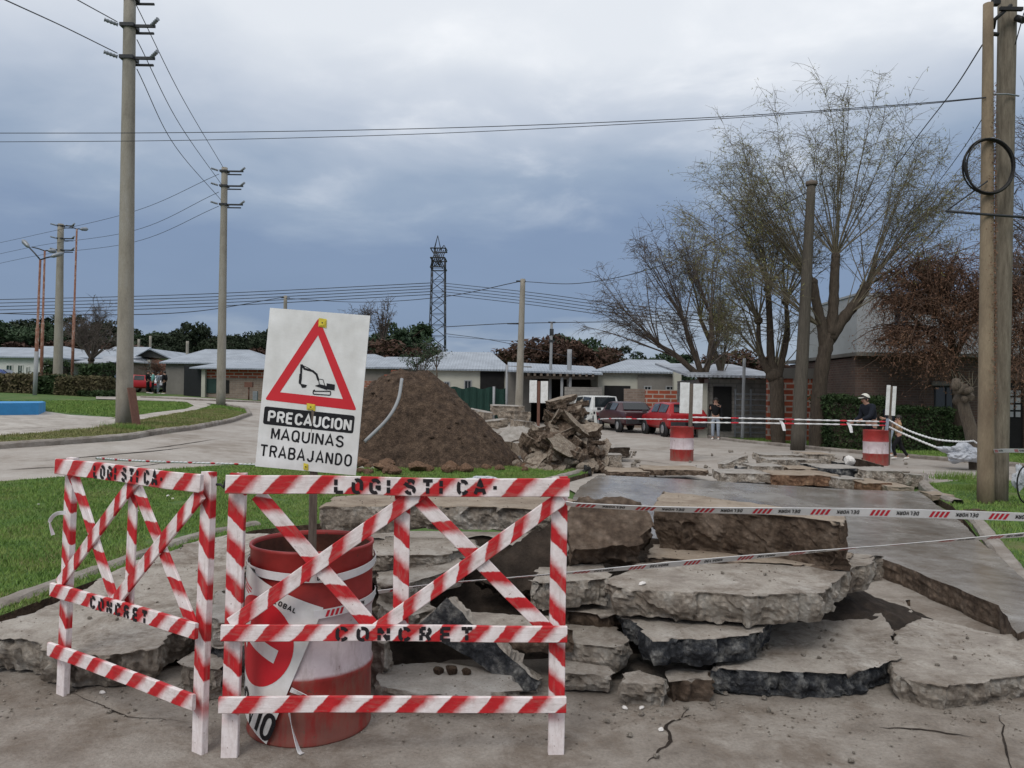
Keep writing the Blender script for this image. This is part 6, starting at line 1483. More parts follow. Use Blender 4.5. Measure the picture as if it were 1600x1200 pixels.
def bg_tree(k, px, pyt, Y, asp, label, name='evergreen_tree', group=None, rot=0.0):
    b = gq(px, Y); h = zz(px, pyt, Y)-b.z; t = thing(name, label, 'tree', b, group); t.scale = (h*asp, h*asp, h/.98); t.rotation_euler = (0, 0, rot)
    for nm, me in zip(('crown', 'trunk'), KD[k]): o = bpy.data.objects.new(nm, me); COL.objects.link(o); o.parent = t
rnd = random.Random(9); ORD = 'first second third fourth fifth sixth seventh eighth ninth tenth eleventh twelfth thirteenth fourteenth fifteenth sixteenth seventeenth eighteenth nineteenth twentieth twenty-first twenty-second twenty-third'.split(); GB = 'dark evergreens behind the left-hand roofs'
for i, (px, py, k, asp) in enumerate(((-30, 506, 0, 1.2), (5, 500, 1, 1.3), (22, 497, 3, 1.3), (45, 505, 2, 1.2), (60, 515, 0, 1.4), (82, 500, 3, 1.1), (100, 497, 1, 1.1), (118, 514, 2, 1.3), (136, 520, 0, 1.3), (170, 510, 1, 1.1), (188, 503, 2, 1.0), (212, 520, 3, 1.3), (228, 522, 0, 1.4), (250, 517, 3, 1.2), (270, 518, 2, 1.2), (286, 513, 0, .8), (302, 511, 1, .8), (321, 507, 2, .9), (338, 518, 0, 1.0), (362, 528, 1, .9), (381, 520, 2, .9), (398, 514, 0, 1.0), (415, 520, 1, 1.0))):
    bg_tree(k, px, py-(3 if px < 240 else 4), 112+rnd.uniform(-8, 12), asp, ('dark', 'olive green')[k == 3]+' tree of the far row, '+ORD[i]+' from the left, behind the left-hand roofs', group=GB, rot=rnd.uniform(0, 6))
bg_tree(5, 40, 528, 100, 2.2, 'brownish scrubby tree behind the white house roof', 'scrub_tree'); bg_tree(5, 385, 540, 95, 1.9, 'brownish scrubby tree left of the warning sign', 'scrub_tree', rot=1); bg_tree(4, 170, 530, 95, 2.0, 'brown leafless tree behind the brown brick house', 'scrub_tree', rot=2)
bg_tree(3, 634, 494, 75, 1.05, 'dense green tree left of the pylon'); bg_tree(3, 605, 510, 78, .9, 'smaller green tree beside the dense green one', rot=2); bg_tree(3, 685, 540, 70, 1.2, 'low green tree under the pylon', rot=4)
bg_tree(5, 590, 520, 66, 1.6, 'rusty brown tree just right of the warning sign', 'scrub_tree', rot=3)
bg_tree(0, 790, 538, 110, 1.0, 'small dark tree on the skyline left of the concrete wire pole', rot=1)
bg_tree(5, 845, 532, 78, 1.7, 'low rusty tree right of the concrete wire pole', 'scrub_tree', rot=1.2); bg_tree(4, 876, 516, 76, 1.3, 'tall rusty brown tree behind the porch roof', 'scrub_tree'); bg_tree(4, 906, 530, 76, 1.3, 'rusty brown tree right of the tallest rusty one', 'scrub_tree', rot=2.5); bg_tree(3, 898, 514, 84, 1.2, 'greyish green tree behind the rusty trees', rot=3)
bg_tree(2, 941, 550, 120, 1.0, 'small dark round tree on the skyline'); bg_tree(1, 963, 543, 120, 1.1, 'darker taller round tree on the skyline', rot=2); bg_tree(3, 1005, 552, 110, 1.0, 'small olive tree behind the hip roof')
bg_tree(3, 1050, 545, 90, 1.4, 'green tree behind the leaning willow'); bg_tree(4, 1180, 540, 80, 1.6, 'brownish tree behind the low brick house', 'scrub_tree'); bg_tree(3, 1140, 552, 80, 1.4, 'green tree over the low brick house roof', rot=2)
# bare trees of the background
Y = 52
fan_tree('bare_tree', 'bare grey tree with forked branches in front of the brown brick house', gq(143, Y), [([gq(143, Y), P(143, 580, Y), P(142, 560, Y)], [.22, .18, .16])], [(P(142, 562, Y), .2, (-.5, 0, 1), 1), (P(143, 562, Y), .2, (.4, 0, 1), 1), (P(143, 562, Y), .2, (0, 0, 1), 1)], 9, 3.0, 8, 1.0, 51, 'bark', 'twiggrey', 'leafy', 0, spread=.5, thin=2.2)
Y = 85
fan_tree('bare_tree', 'tall bare grey poplar on the skyline left of the tall concrete pole', gq(150, Y), [([gq(150, Y), P(150, 560, Y), P(151, 530, Y)], [.25, .2, .14])], [(P(150, 550, Y), .2, (-.3, 0, 1), 1), (P(151, 530, Y), .2, (.1, 0, 1), 1)], 12, 4.4, 10, 1.4, 53, 'bark', 'twiggrey', 'leafy', 0, spread=.35, thin=2.6)
fan_tree('bare_tree', 'bare bushy tree on the skyline right of the hedge', gq(128, Y-3), [([gq(128, Y), P(128, 560, Y), P(128, 540, Y)], [.25, .2, .14])], [(P(128, 545, Y), .2, (-.2, 0, 1), 1)], 16, 3.6, 10, 1.2, 54, 'bark', 'twiggrey', 'leafy', 0, spread=.5, thin=2.6)
for px, py, s_ in ((572, 530, 61), (598, 528, 62), (548, 532, 63)):
    fan_tree('bare_tree', ('bare poplar twigs rising just right of the warning sign', 'bare poplar left of the dense green tree', 'bare poplar hidden mostly by the warning sign')[s_-61], gq(px, 68), [([gq(px, 68), P(px, 570, 68), P(px, py, 68)], [.2, .18, .1])], [(P(px, py+15, 68), .15, (-.1, 0, 1), 1), (P(px, py, 68), .15, (.1, 0, 1), .8)], 11, 3.2, 9, 1.0, s_, 'bark', 'twiggrey', 'leafy', 0, spread=.25, thin=2.4)
Y = 30
fan_tree('young_tree', 'thin young tree with pale leaves behind the top of the soil mound', gq(655, Y), [([gq(655, Y), P(655, 610, Y), P(655, 590, Y)], [.05, .04, .03])], [(P(655, 600, Y), .04, (-.15, 0, 1), 1), (P(656, 590, Y), .04, (.3, 0, 1), .7)], 8, 1.5, 7, .4, 71, 'barkl', 'twiggrey', 'leafmid', 6, spread=.35, thin=.9, leafsz=(.12, .04))
fan_tree('young_tree', 'slender sapling right of the pale leafed young tree', gq(683, Y), [([gq(683, Y), P(683, 600, Y), P(682, 570, Y)], [.04, .035, .02])], [(P(682, 575, Y), .03, (.05, 0, 1), 1)], 6, 1.1, 7, .35, 72, 'barkl', 'twiggrey', 'leafmid', 4, spread=.25, thin=.8, leafsz=(.10, .035))
fan_tree('bare_tree', 'small reddish bare tree beside the gabled brick house', gq(246, 66), [([gq(246, 66), P(246, 598, 66), P(246, 592, 66)], [.1, .1, .08])], [(P(246, 592, 66), .1, (0, 0, 1), 1)], 14, 1.7, 9, .8, 73, 'bark', 'twigred', 'leafrust', 2, spread=.6, thin=2.2, leafsz=(.2, .06))

# ================= GRASS =================
def inpoly(x, y, P_):
    n = len(P_); c = np.zeros(len(x), bool); j = n-1
    for i in range(n):
        xi, yi = P_[i]; xj, yj = P_[j]
        if yi != yj:
            m = ((yi > y) != (yj > y)) & (x < (xj-xi)*(y-yi)/(yj-yi)+xi); c ^= m
        j = i
    return c
def blades(label, poly, n, h0, h1, zoff, mat, ymin=None, wd_=.006, near=True, name='grass', clump=0):
    A = np.array(poly); lo, hi = A.min(0), A.max(0); rs = np.random.RandomState(int(n)); X = []; 
    xs = rs.uniform(lo[0], hi[0], n*4); ys = (lo[1]+(hi[1]-lo[1])*rs.uniform(0, 1, n*4)**(1.6 if near else 1)); ok = inpoly(xs, ys, poly); xs, ys = xs[ok][:n], ys[ok][:n]
    if clump:
        d = np.array([noise.noise(Vector((x*1.3, y*1.3, 5))) for x, y in zip(xs, ys)]); k = d > clump; xs, ys = xs[k], ys[k]
    vis = np.abs(xs) < ys*.72+1; xs, ys = xs[vis], ys[vis]; m = len(xs)
    zs = np.array([T(x, y) for x, y in zip(xs, ys)])+zoff; sc = np.maximum(1, ys/9)
    h = rs.uniform(h0, h1, m)*np.array([1+.5*noise.noise(Vector((x*.9, y*.9, 2))) for x, y in zip(xs, ys)]); w_ = wd_*sc; a = rs.uniform(0, 2*PI, m); lx, ly = rs.normal(0, .45, m)*h, rs.normal(0, .45, m)*h
    tri = np.zeros((m, 3, 3)); tri[:, 0] = np.stack([xs-np.cos(a)*w_, ys-np.sin(a)*w_, zs], 1); tri[:, 1] = np.stack([xs+np.cos(a)*w_, ys+np.sin(a)*w_, zs], 1); tri[:, 2] = np.stack([xs+lx, ys+ly, zs+h], 1)
    mb = MB(); mb.tris(tri); return mk(name, mb, MT[mat], label=label, cat='grass', kind='stuff')
blades('short green grass of the near lawn behind the angled barricade', lawn_pts, 130000, .022, .055, .09, 'blade', clump=-.5)
blades('dry yellowish blades mixed into the near lawn', lawn_pts, 16000, .02, .05, .09, 'dryblade', clump=.1)
blades('short grass on the verge round the twin poles', rverge_pts, 22000, .02, .06, .085, 'blade', near=False, clump=-.35)
def pxpoly(l): return [(lambda v: (v.x, v.y))(G(a, b)) for a, b in l]
blades('rough yellowish grass of the verge in front of the tall pole', pxpoly([(-100, 700), (0, 684), (60, 680), (150, 672), (230, 657), (300, 644), (345, 640), (388, 650), (360, 661), (300, 672), (200, 687), (100, 694), (-100, 705)]), 40000, .03, .07, .04, 'dryblade', near=False)
blades('green grass of the plaza lawn by the path', pxpoly([(-50, 640), (0, 627), (160, 626), (290, 628), (303, 635), (290, 640), (180, 652), (60, 641)]), 24000, .03, .07, -.01, 'blade', near=False)
blades('green grass along the bend of the road', pxpoly([(190, 668), (240, 657), (300, 645), (335, 634), (385, 641), (388, 650), (360, 661), (300, 672)]), 22000, .03, .08, .03, 'blade', near=False, clump=-.1)
blades('green grass strip in front of the right-hand houses', pxpoly([(1100, 682), (1150, 690), (1300, 705), (1450, 718), (1620, 732), (1620, 700), (1450, 696), (1300, 684), (1100, 672)]), 40000, .03, .09, -.01, 'blade', near=False)
blades('patches of dry grass in the near lawn', lawn_pts, 26000, .02, .045, .09, 'dryblade', clump=.22)
for px, py, s_ in ((262, 777, .05), (270, 781, .04), (160, 822, .045), (372, 741, .05), (60, 790, .03), (215, 800, .03)):
    q_ = G(px, py, .10); place('paper_scrap', wm_, (q_.x, q_.y, q_.z+.01), (.2, .1, px), s_, 'small white paper scrap lying on the near lawn', 'litter', 'paper scraps on the lawn')
tf = MB()
for (px, py, Y, n, s_) in ((207, 672, 19.5, 900, .30), (1512, 770, 12.2, 700, .22), (1500, 748, 13.2, 500, .3)):
    b = G(px, py, .03); tri = []
    for i in range(n):
        x, y = b.x+random.gauss(0, s_), b.y+random.gauss(0, s_*.5); a = random.uniform(0, 6.28); h_ = random.uniform(.06, .22)
        tri += [(x-.01*math.cos(a), y-.01*math.sin(a), T(x, y)), (x+.01*math.cos(a), y+.01*math.sin(a), T(x, y)), (x+random.gauss(0, .05), y+random.gauss(0, .05), T(x, y)+h_)]
    tf.tris(tri)
mk('grass', tf, MT['blade'], label='taller grass tufts round the feet of the poles', cat='grass', kind='stuff')
# ================= CARS =================
def car(label, st, col, loc, rotz, group='cars parked along the street', name='parked_car'):
    """local: +X forward, z up. st: list of stations (x, z_bottom, z_belt, z_roof, halfwidth, roof_halfwidth)"""
    t = thing(name, label, 'car', group=group); pm = paint('car_paint_'+name, col, .28)
    mb = MB(); vs = []; k = 10
    for (x, zb, zl, zr, hw, rw) in st:
        half = [(hw*.80, zb), (hw*.97, zb+.10), (hw, zb+(zl-zb)*.55), (hw*.955, zl), (rw, zl+(zr-zl)*1.0 if zr > zl else zl+.0)]
        if zr > zl+.05: half[4] = (rw, zr-.03)
        ring = [(-a, b) for a, b in half]+[(a, b) for a, b in half[::-1]]
        crown_ = zr if zr > zl+.05 else zl+.015
        ring[4] = (-half[4][0], crown_-.02 if zr > zl+.05 else zl+.005); ring[5] = (half[4][0], ring[4][1])
        vs += [(x, y, z) for y, z in ring]
    n = len(st); fs = [(i*k+j, (i+1)*k+j, (i+1)*k+j+1, i*k+j+1) for i in range(n-1) for j in range(k-1)]+[(i*k+k-1, (i+1)*k+k-1, (i+1)*k, i*k) for i in range(n-1)]
    fs += [tuple(range(k)), tuple(range((n-1)*k, n*k))[::-1]]
    mb.add(vs, fs, 0, False); o = mk('body', mb, pm, t, raw=True)
    b = o.modifiers.new('soft_edges', 'BEVEL'); b.width = .035; b.segments = 2; b.limit_method = 'ANGLE'; b.angle_limit = R(20)
    for p in o.data.polygons: p.use_smooth = True
    # glass between belt and roof
    def ringpt(i, j): x, zb, zl, zr, hw, rw = st[i]; return x, zl, zr, hw*.955, rw
    cab = [i for i, s in enumerate(st) if s[3] > s[2]+.05]; i0, i1 = cab[0], cab[-1]
    def quad(nm, pts, mat='glass', off=(0, 0, 0)):
        c = sum((Vector(p) for p in pts), Vector())/4; q_ = [c+(Vector(p)-c)*.86+Vector(off) for p in pts]; m_ = MB(); nrm = (q_[1]-q_[0]).cross(q_[2]-q_[0]).normalized()*.012
        m_.add([v+nrm for v in q_]+[v-nrm for v in q_], [(0, 1, 2, 3), (7, 6, 5, 4), (0, 4, 5, 1), (1, 5, 6, 2), (2, 6, 7, 3), (3, 7, 4, 0)]); return mk(nm, m_, MT[mat], t, raw=True)
    a, b_ = st[i0], st[i0-1]
    quad('rear_window', [(b_[0]+.03, -b_[4]*.84, b_[2]+.03), (b_[0]+.03, b_[4]*.84, b_[2]+.03), (a[0], a[5]*.95, a[3]-.03), (a[0], -a[5]*.95, a[3]-.03)], off=(-.035, 0, .012))
    a, b_ = st[i1], st[i1+1]
    quad('windscreen', [(b_[0]-.03, b_[4]*.84, b_[2]+.03), (b_[0]-.03, -b_[4]*.84, b_[2]+.03), (a[0], -a[5]*.95, a[3]-.03), (a[0], a[5]*.95, a[3]-.03)], off=(.035, 0, .012))
    mid = [st[i] for i in cab]
    for s_ in (-1, 1):
        for a, b_ in zip(mid, mid[1:]):
            quad('side_window', [(a[0], s_*a[4]*.955, a[2]+.02), (b_[0], s_*b_[4]*.955, b_[2]+.02), (b_[0], s_*b_[5], b_[3]-.05), (a[0], s_*a[5], a[3]-.05)], off=(0, s_*.022, 0))
    x0, x1 = st[0][0], st[-1][0]; hw = st[0][4]
    for x, zb in ((x0-.05, st[0][1]), (x1+.04, st[-1][1])):
        m_ = MB(); m_.box((x, 0, zb+.14), (.14, hw*1.9, .20)); mk('bumper', m_, MT['bumper'], t, raw=True)
    for s_ in (-1, 1):
        m_ = MB(); m_.box((x0-.012, s_*hw*.78, st[0][2]-.20), (.05, .26, .16)); mk('tail_light', m_, MT['tail'], t, raw=True)
        m_ = MB(); m_.box((x1+.012, s_*st[-1][4]*.72, st[-1][2]-.12), (.05, .3, .15)); mk('headlight', m_, MT['lamp'], t, raw=True)
        m_ = MB(); xm = st[i1+1][0]-.1; m_.box((xm, s_*(st[i1+1][4]+.09), st[i1+1][2]+.08), (.1, .17, .13)); mk('wing_mirror', m_, MT['bumper'], t, raw=True)
    m_ = MB(); m_.box((x0-.125, 0, st[0][1]+.17), (.012, .36, .13)); mk('number_plate', m_, MT['black'], t, raw=True)
    rad = .31; wb = (x0+.17*(x1-x0)+.05, x1-.19*(x1-x0))
    for x in wb:
        for s_ in (-1, 1):
            a = MB(); y = s_*(max(q_[4] for q_ in st)-.10)
            M_ = Matrix.Translation((x, y, rad)) @ Matrix.Rotation(PI/2, 4, 'X'); a.M = M_
            a.lathe([(.05, -.11), (rad-.03, -.11), (rad, -.08), (rad, .08), (rad-.03, .11), (.19, .11), (.19, .06), (.0, .06)], 20); a.lathe([(.19, -.11), (.05, -.11), (0, -.1)], 20)
            w_ = mk('wheel', a, MT['rubber'], t, raw=True)
            r_ = MB(); r_.M = M_; z = -.112*s_; 
            r_.lathe([(0, -.115 if s_ > 0 else .115), (.06, -.12 if s_ > 0 else .12), (.17, -.115 if s_ > 0 else .115), (.19, -.10 if s_ > 0 else .10)], 16); mk('rim', r_, MT['chrome'], w_, raw=True)
    for x in wb:
        for s_ in (-1, 1): a = MB(); a.M = Matrix.Translation((x, s_*(max(q_[4] for q_ in st)-.055), rad+.02)) @ Matrix.Rotation(PI/2, 4, 'X'); a.lathe([(rad+.035, -.06), (rad+.05, .0), (rad+.035, .06)], 20); mk('wheel_arch', a, MT['bumper'], t, raw=True)
    t.location = loc; t.rotation_euler = (0, 0, rotz); return t
SUV = [(-1.95, .42, .95, .95, .78, .7), (-1.9, .40, 1.0, 1.0, .82, .7), (-1.72, .36, 1.02, 1.62, .83, .66), (-.7, .34, 1.02, 1.66, .84, .67), (.15, .34, 1.02, 1.62, .84, .66), (.72, .35, 1.0, 1.0, .84, .7), (1.75, .38, .93, .93, .82, .7), (1.9, .42, .85, .85, .76, .65)]
SEDAN = [(-2.15, .38, .86, .86, .78, .7), (-2.1, .34, .93, .93, .82, .72), (-1.5, .32, .96, .96, .84, .74), (-1.02, .32, .96, 1.36, .85, .62), (-.2, .32, .95, 1.40, .86, .64), (.5, .32, .94, 1.36, .85, .62), (1.1, .33, .92, .92, .84, .72), (2.0, .34, .80, .80, .80, .70), (2.12, .38, .72, .72, .74, .66)]
HATCH = [(-1.8, .38, .88, .88, .78, .7), (-1.76, .34, .94, .94, .82, .7), (-1.45, .32, .95, 1.36, .83, .62), (-.5, .32, .95, 1.42, .84, .64), (.35, .32, .94, 1.38, .84, .62), (.95, .33, .92, .92, .83, .72), (1.75, .35, .80, .80, .79, .70), (1.85, .38, .74, .74, .74, .66)]
def cp(px, py): v = G(px, py); return (v.x, v.y, T(v.x, v.y)+.02)
CG_ = 'cars parked in front of the middle houses'
car('white off-roader parked left of the dark maroon sedan', SUV, (.62, .63, .62), cp(922, 668), R(108), CG_)
car('dark maroon sedan parked between the white off-roader and red hatchback', SEDAN, (.060, .018, .024), cp(976, 674), R(102), CG_)
car('bright red hatchback parked behind the white double sign', HATCH, (.40, .012, .016), cp(1050, 681), R(99), CG_)
CL_ = 'cars parked before the left-hand houses'
def cy(px, Y): v = W(px, Y, 0); return (v.x, v.y, T(v.x, v.y)+.01)
car('small red car parked behind the tall concrete pole on the left', HATCH, (.42, .02, .03), cy(221, 62), R(15), CL_)
car('silver white estate car parked beside the black shade panel', HATCH, (.60, .62, .66), cy(268, 60), R(95), CL_)
car('pale car half hidden behind the group of people on the left', SEDAN, (.55, .58, .60), cy(246, 64), R(170), CL_)
car('dark blue car at the far left edge behind the brown hedge', SEDAN, (.02, .05, .18), cy(-6, 50), R(10), CL_)
car('grey car showing behind the round end of the clipped hedge', HATCH, (.30, .32, .36), cy(160, 52), R(100), CL_)

# ================= PEOPLE =================
def skinm(chains, sub=1):
    """chains: list of (points, radii) joined where points coincide -> smooth evaluated mesh"""
    vs = []; es = []; rr = []
    def vid(p, r):
        for i, q_ in enumerate(vs):
            if (Vector(p)-q_).length < 1e-4: return i
        vs.append(Vector(p)); rr.append(r); return len(vs)-1
    for pts, rad in chains:
        ids = [vid(p, r) for p, r in zip(pts, rad)]; es += [(a, b) for a, b in zip(ids, ids[1:])]
    me = bpy.data.meshes.new('tmp'); me.from_pydata([tuple(v) for v in vs], es, []); o = bpy.data.objects.new('tmp', me); COL.objects.link(o)
    s_ = o.modifiers.new('s', 'SKIN'); s_.use_smooth_shade = True
    for i, v in enumerate(me.skin_vertices[0].data): v.radius = (rr[i], rr[i]); v.use_root = (i == 0)
    m_ = o.modifiers.new('u', 'SUBSURF'); m_.levels = sub; m_.render_levels = sub
    dg = bpy.context.evaluated_depsgraph_get(); res = bpy.data.meshes.new_from_object(o.evaluated_get(dg)); bpy.data.objects.remove(o); bpy.data.meshes.remove(me); return res
def mirror(p): return (p[0], -p[1], p[2])
def person(label, H, loc, rotz, J, cloth, hair='hair', cap=None, name='person', trous='blackcloth', shoes='white', group=None, simple=False):
    """J: joint positions for height 1.75, +X forward, +Y left"""
    t = thing(name, label, 'person', group=group); k = H/1.75
    base = dict(pel=(0, 0, .95), sp=(0, 0, 1.15), ch=(.0, 0, 1.36), nk=(.0, 0, 1.49), hd=(.02, 0, 1.60), tp=(.02, 0, 1.70),
                shL=(0, .19, 1.42), elL=(-.02, .25, 1.15), wrL=(.06, .25, .90), shR=(0, -.19, 1.42), elR=(-.02, -.25, 1.15), wrR=(.06, -.25, .90),
                hpL=(0, .10, .90), knL=(.02, .11, .50), anL=(-.02, .11, .09), toL=(.15, .13, .04), hpR=(0, -.10, .90), knR=(.02, -.11, .50), anR=(-.02, -.11, .09), toR=(.15, -.13, .04))
    base.update(J); b = {a: Vector(c)*k for a, c in base.items()}
    ch = [([b['pel'], b['sp'], b['ch'], b['nk'], b['hd']], [.13*k, .115*k, .13*k, .055*k, .085*k]), ([b['hd'], b['tp']], [.085*k, .075*k])]
    for s_ in 'LR':
        ch.append(([b['ch'], b['sh'+s_], b['el'+s_], b['wr'+s_]], [.13*k, .062*k, .042*k, .028*k]))
        w_, d = b['wr'+s_], (b['wr'+s_]-b['el'+s_]).normalized(); side = Vector((0, 1, 0)).cross(d).normalized(); sd_ = d.cross(side).normalized(); pm_ = w_+d*.055*k
        ch.append(([w_, pm_], [.028*k, .034*k]))
        if not simple:
            for q_ in range(4):
                o_ = (q_-1.5)*.019*k; ln = (.066, .078, .074, .058)[q_]*k; c = -side*.012*k if True else 0
                ch.append(([pm_, pm_+d*.035*k+side*0+sd_*o_*0+side*o_, pm_+d*(.035*k+ln*.5)+side*o_+sd_*.012*k, pm_+d*(.03*k+ln*.9)+side*o_+sd_*.03*k], [.03*k, .0095*k, .0085*k, .007*k]))
            ch.append(([pm_, w_+d*.04*k+side*.04*k, w_+d*.075*k+side*.058*k+sd_*.01*k], [.03*k, .012*k, .009*k]))
        ch.append(([b['pel'], b['hp'+s_], b['kn'+s_], b['an'+s_], b['to'+s_]], [.13*k, .085*k, .058*k, .04*k, .032*k]))
    me = skinm(ch, 1); me.materials.append(MT['skin']); bo = bpy.data.objects.new('body', me); COL.objects.link(bo); bo.parent = t
    # jacket
    ck = [([b['pel']*.6+b['sp']*.4+(b['pel']-b['sp'])*.25, b['sp'], b['ch'], b['nk']-Vector((0, 0, .01))], [.165*k, .15*k, .165*k, .075*k])]
    for s_ in 'LR': ck.append(([b['ch'], b['sh'+s_], b['el'+s_], b['el'+s_].lerp(b['wr'+s_], .93)], [.165*k, .088*k, .066*k, .05*k]))
    me = skinm(ck, 1); me.materials.append(MT[cloth]); o = bpy.data.objects.new('jacket', me); COL.objects.link(o); o.parent = t
    ck = [([b['pel']+Vector((0, 0, .06*k)), b['pel']], [.14*k, .15*k])]
    for s_ in 'LR': ck.append(([b['pel'], b['hp'+s_], b['kn'+s_], b['an'+s_]+(b['kn'+s_]-b['an'+s_])*.08], [.15*k, .10*k, .075*k, .058*k]))
    me = skinm(ck, 1); me.materials.append(MT[trous]); o = bpy.data.objects.new('trousers', me); COL.objects.link(o); o.parent = t
    for s_ in 'LR':
        me = skinm([([b['an'+s_]+Vector((-.04*k, 0, -.03*k)), b['an'+s_]*.5+b['to'+s_]*.5+Vector((0, 0, -.005*k)), b['to'+s_]+Vector((.03*k, 0, 0))], [.045*k, .05*k, .036*k])], 1); me.materials.append(MT[shoes]); o = bpy.data.objects.new('shoe', me); COL.objects.link(o); o.parent = t
    hd = b['hd'].lerp(b['tp'], .35); hm = MB()
    fw = Vector((1, 0, 0))
    if 'face' in J: pass
    n = 14
    def dome(r, z0, cut, sc=(1.12, .92, 1.1), off=Vector((-.01, 0, .01))):
        vs = []; rows = 8
        for i in range(rows+1):
            th = PI/2*(1-i/rows)*1.0+0; th = (i/rows)*cut
            for j in range(n):
                q_ = 2*PI*j/n; f = max(0, math.cos(q_)); c2 = th*(1-.45*f*(i/rows)) 
                vs.append(hd+off*k+Vector((math.sin(c2)*math.cos(q_)*sc[0], math.sin(c2)*math.sin(q_)*sc[1], math.cos(c2)*sc[2]))*r)
        return vs, [(i*n+j, (i+1)*n+j, (i+1)*n+(j+1) % n, i*n+(j+1) % n) for i in range(rows) for j in range(n)]
    v_, f_ = dome(.108*k, 0, 2.15); hm.add(v_, f_, 0, True); mk('hair', hm, MT[hair], t, raw=True)
    if cap:
        c_ = MB(); v_, f_ = dome(.118*k, 0, 1.45, off=Vector((-.008, 0, .022))); c_.add(v_, f_, 0, True)
        br = hd+Vector((.09*k, 0, .035*k)); c_.add([br+Vector(v)*k for v in ((0, -.075, 0), (0, .075, 0), (.07, .06, -.012), (.085, 0, -.012), (.07, -.06, -.012))]+[br+Vector(v)*k for v in ((0, -.075, .01), (0, .075, .01), (.07, .06, -.004), (.085, 0, -.002), (.07, -.06, -.004))], [(4, 3, 2, 1, 0), (5, 6, 7, 8, 9), (0, 1, 6, 5), (1, 2, 7, 6), (2, 3, 8, 7), (3, 4, 9, 8), (4, 0, 5, 9)]); mk('cap', c_, MT[cap], t, raw=True)
    fc = MB(); c0 = hd+Vector((.085*k, 0, -.03*k)); fc.tube([c0+Vector((0, 0, .03*k)), c0+Vector((.022*k, 0, -.004*k)), c0+Vector((.005*k, 0, -.014*k))], [.006*k, .012*k, .006*k], 6); mk('nose', fc, MT['skin'], t, raw=True)
    for s_ in (-1, 1):
        e = MB(); e.lathe([(0.0005, -.008*k), (.008*k, 0), (.0005, .008*k)], 8, c0+Vector((.004*k, s_*.033*k, .035*k))); mk('eye', e, MT['black'], t, raw=True)
        e = MB(); e.tube([hd+Vector((-.005*k, s_*.082*k, .01*k)), hd+Vector((-.01*k, s_*.095*k, -.02*k)), hd+Vector((0, s_*.086*k, -.045*k))], [.012*k, .016*k, .008*k], 6); mk('ear', e, MT['skin'], t, raw=True)
    m_ = MB(); m_.box(c0+Vector((.0, 0, -.035*k)), (.012*k, .045*k, .008*k)); mk('mouth', m_, MT['tail'], t, raw=True)
    t.location = loc; t.rotation_euler = (0, 0, rotz); return t
v = W(1361, 20.3, 0)
person('man in white cap and dark navy hooded jacket reaching for the barrier tape', 1.80, (v.x, v.y, 0), R(195), dict(ch=(.10, 0, 1.34), nk=(.15, 0, 1.46), hd=(.20, 0, 1.555), tp=(.205, 0, 1.65), shL=(.10, .19, 1.40), shR=(.10, -.19, 1.40), elL=(.22, .24, 1.16), wrL=(.50, .22, 1.06), elR=(.12, -.25, 1.12), wrR=(.34, -.24, 1.02)), 'navy', cap='capwhite', trous='blackcloth', shoes='rubber')
v = W(1390, 21.9, 0)
person('dark haired person behind the leaning double sign board', 1.60, (v.x, v.y, 0), R(185), dict(knL=(.10, .11, .50), anL=(.0, .11, .09), toL=(.17, .12, .04), elL=(.1, .25, 1.15), wrL=(.3, .2, 1.2)), 'navy', trous='paleblue', shoes='white')
v = W(1404, 20.7, 0)
person('child in tan vest and black trousers striding behind the drum holding the tape', 1.22, (v.x, v.y, 0), R(170), dict(elL=(.10, .25, 1.2), wrL=(.12, .12, 1.42), elR=(.10, -.25, 1.2), wrR=(.14, -.1, 1.40), knL=(.24, .10, .52), anL=(.12, .1, .13), toL=(.28, .1, .07), knR=(-.12, -.10, .52), anR=(-.38, -.1, .14), toR=(-.24, -.1, .05)), 'tancloth', trous='blackcloth', shoes='white')
GP = 'people chatting by the parked cars'
for px, Y, c, tr_, hh, lab, rz in ((238, 55, 'teal', 'blackcloth', 1.66, 'person in teal top standing left in the group by the cars', 200), (246, 55.5, 'paleblue', 'paleblue', 1.60, 'person in pale blue clothes standing in the middle of the group by the cars', 10), (256, 55, 'blackcloth', 'blackcloth', 1.68, 'person in black clothes standing right in the group by the cars', 170), (230, 56, 'blackcloth', 'blackcloth', 1.70, 'person in dark jacket at the left end of the group by the red car', 0)):
    v = W(px, Y, 0); person(lab, hh, (v.x, v.y, T(v.x, Y)), R(rz), {}, c, trous=tr_, group=GP, simple=True)
v = W(1118, 29.5, 0); person('person in pale trousers standing in front of the dark door', 1.62, (v.x, v.y, 0), R(250), {}, 'blackcloth', trous='paleblue', simple=True)

# ================= FAR SIGNS, TAPES, BAG =================
def double_board(label, Y, px0, px1, pyt, pyb, gap, tilt=0, post=True, pb=None):
    c = P((px0+px1)/2, pyb, Y); t = thing('sign_board', label, 'sign', c)
    sc = Y/1200; w_ = (px1-px0)*sc; h = (pyb-pyt)*sc; g = gap*sc
    for s_, x0, x1 in ((-1, -w_/2, -g/2), (1, g/2, w_/2)):
        mb = MB(); mb.box((0, 0, 0), (x1-x0, .02, h*(1 if s_ < 0 else .98))); o = mk('board', mb, MT['signwhite'], t, raw=True); o.location = ((x0+x1)/2, -.01, h/2+(.02 if s_ < 0 else 0)); o.rotation_euler = (0, R(tilt), 0)
    mb = MB(); b = -(pb-pyb)*sc if pb else -.4; mb.box((tilt*.0, .03, (h+b)/2), (.06+g*.35, .04, h-b-.02)); o = mk('post', mb, MT['plankred'] if px0 < 1000 else MT['oldwood'], t, raw=True); o.rotation_euler = (0, R(tilt*.7), 0); return t
double_board('pair of white boards on a wooden post standing in the drum before the red hatchback', 19.4, 1062, 1097, 599, 647, 6, 1, pb=722)
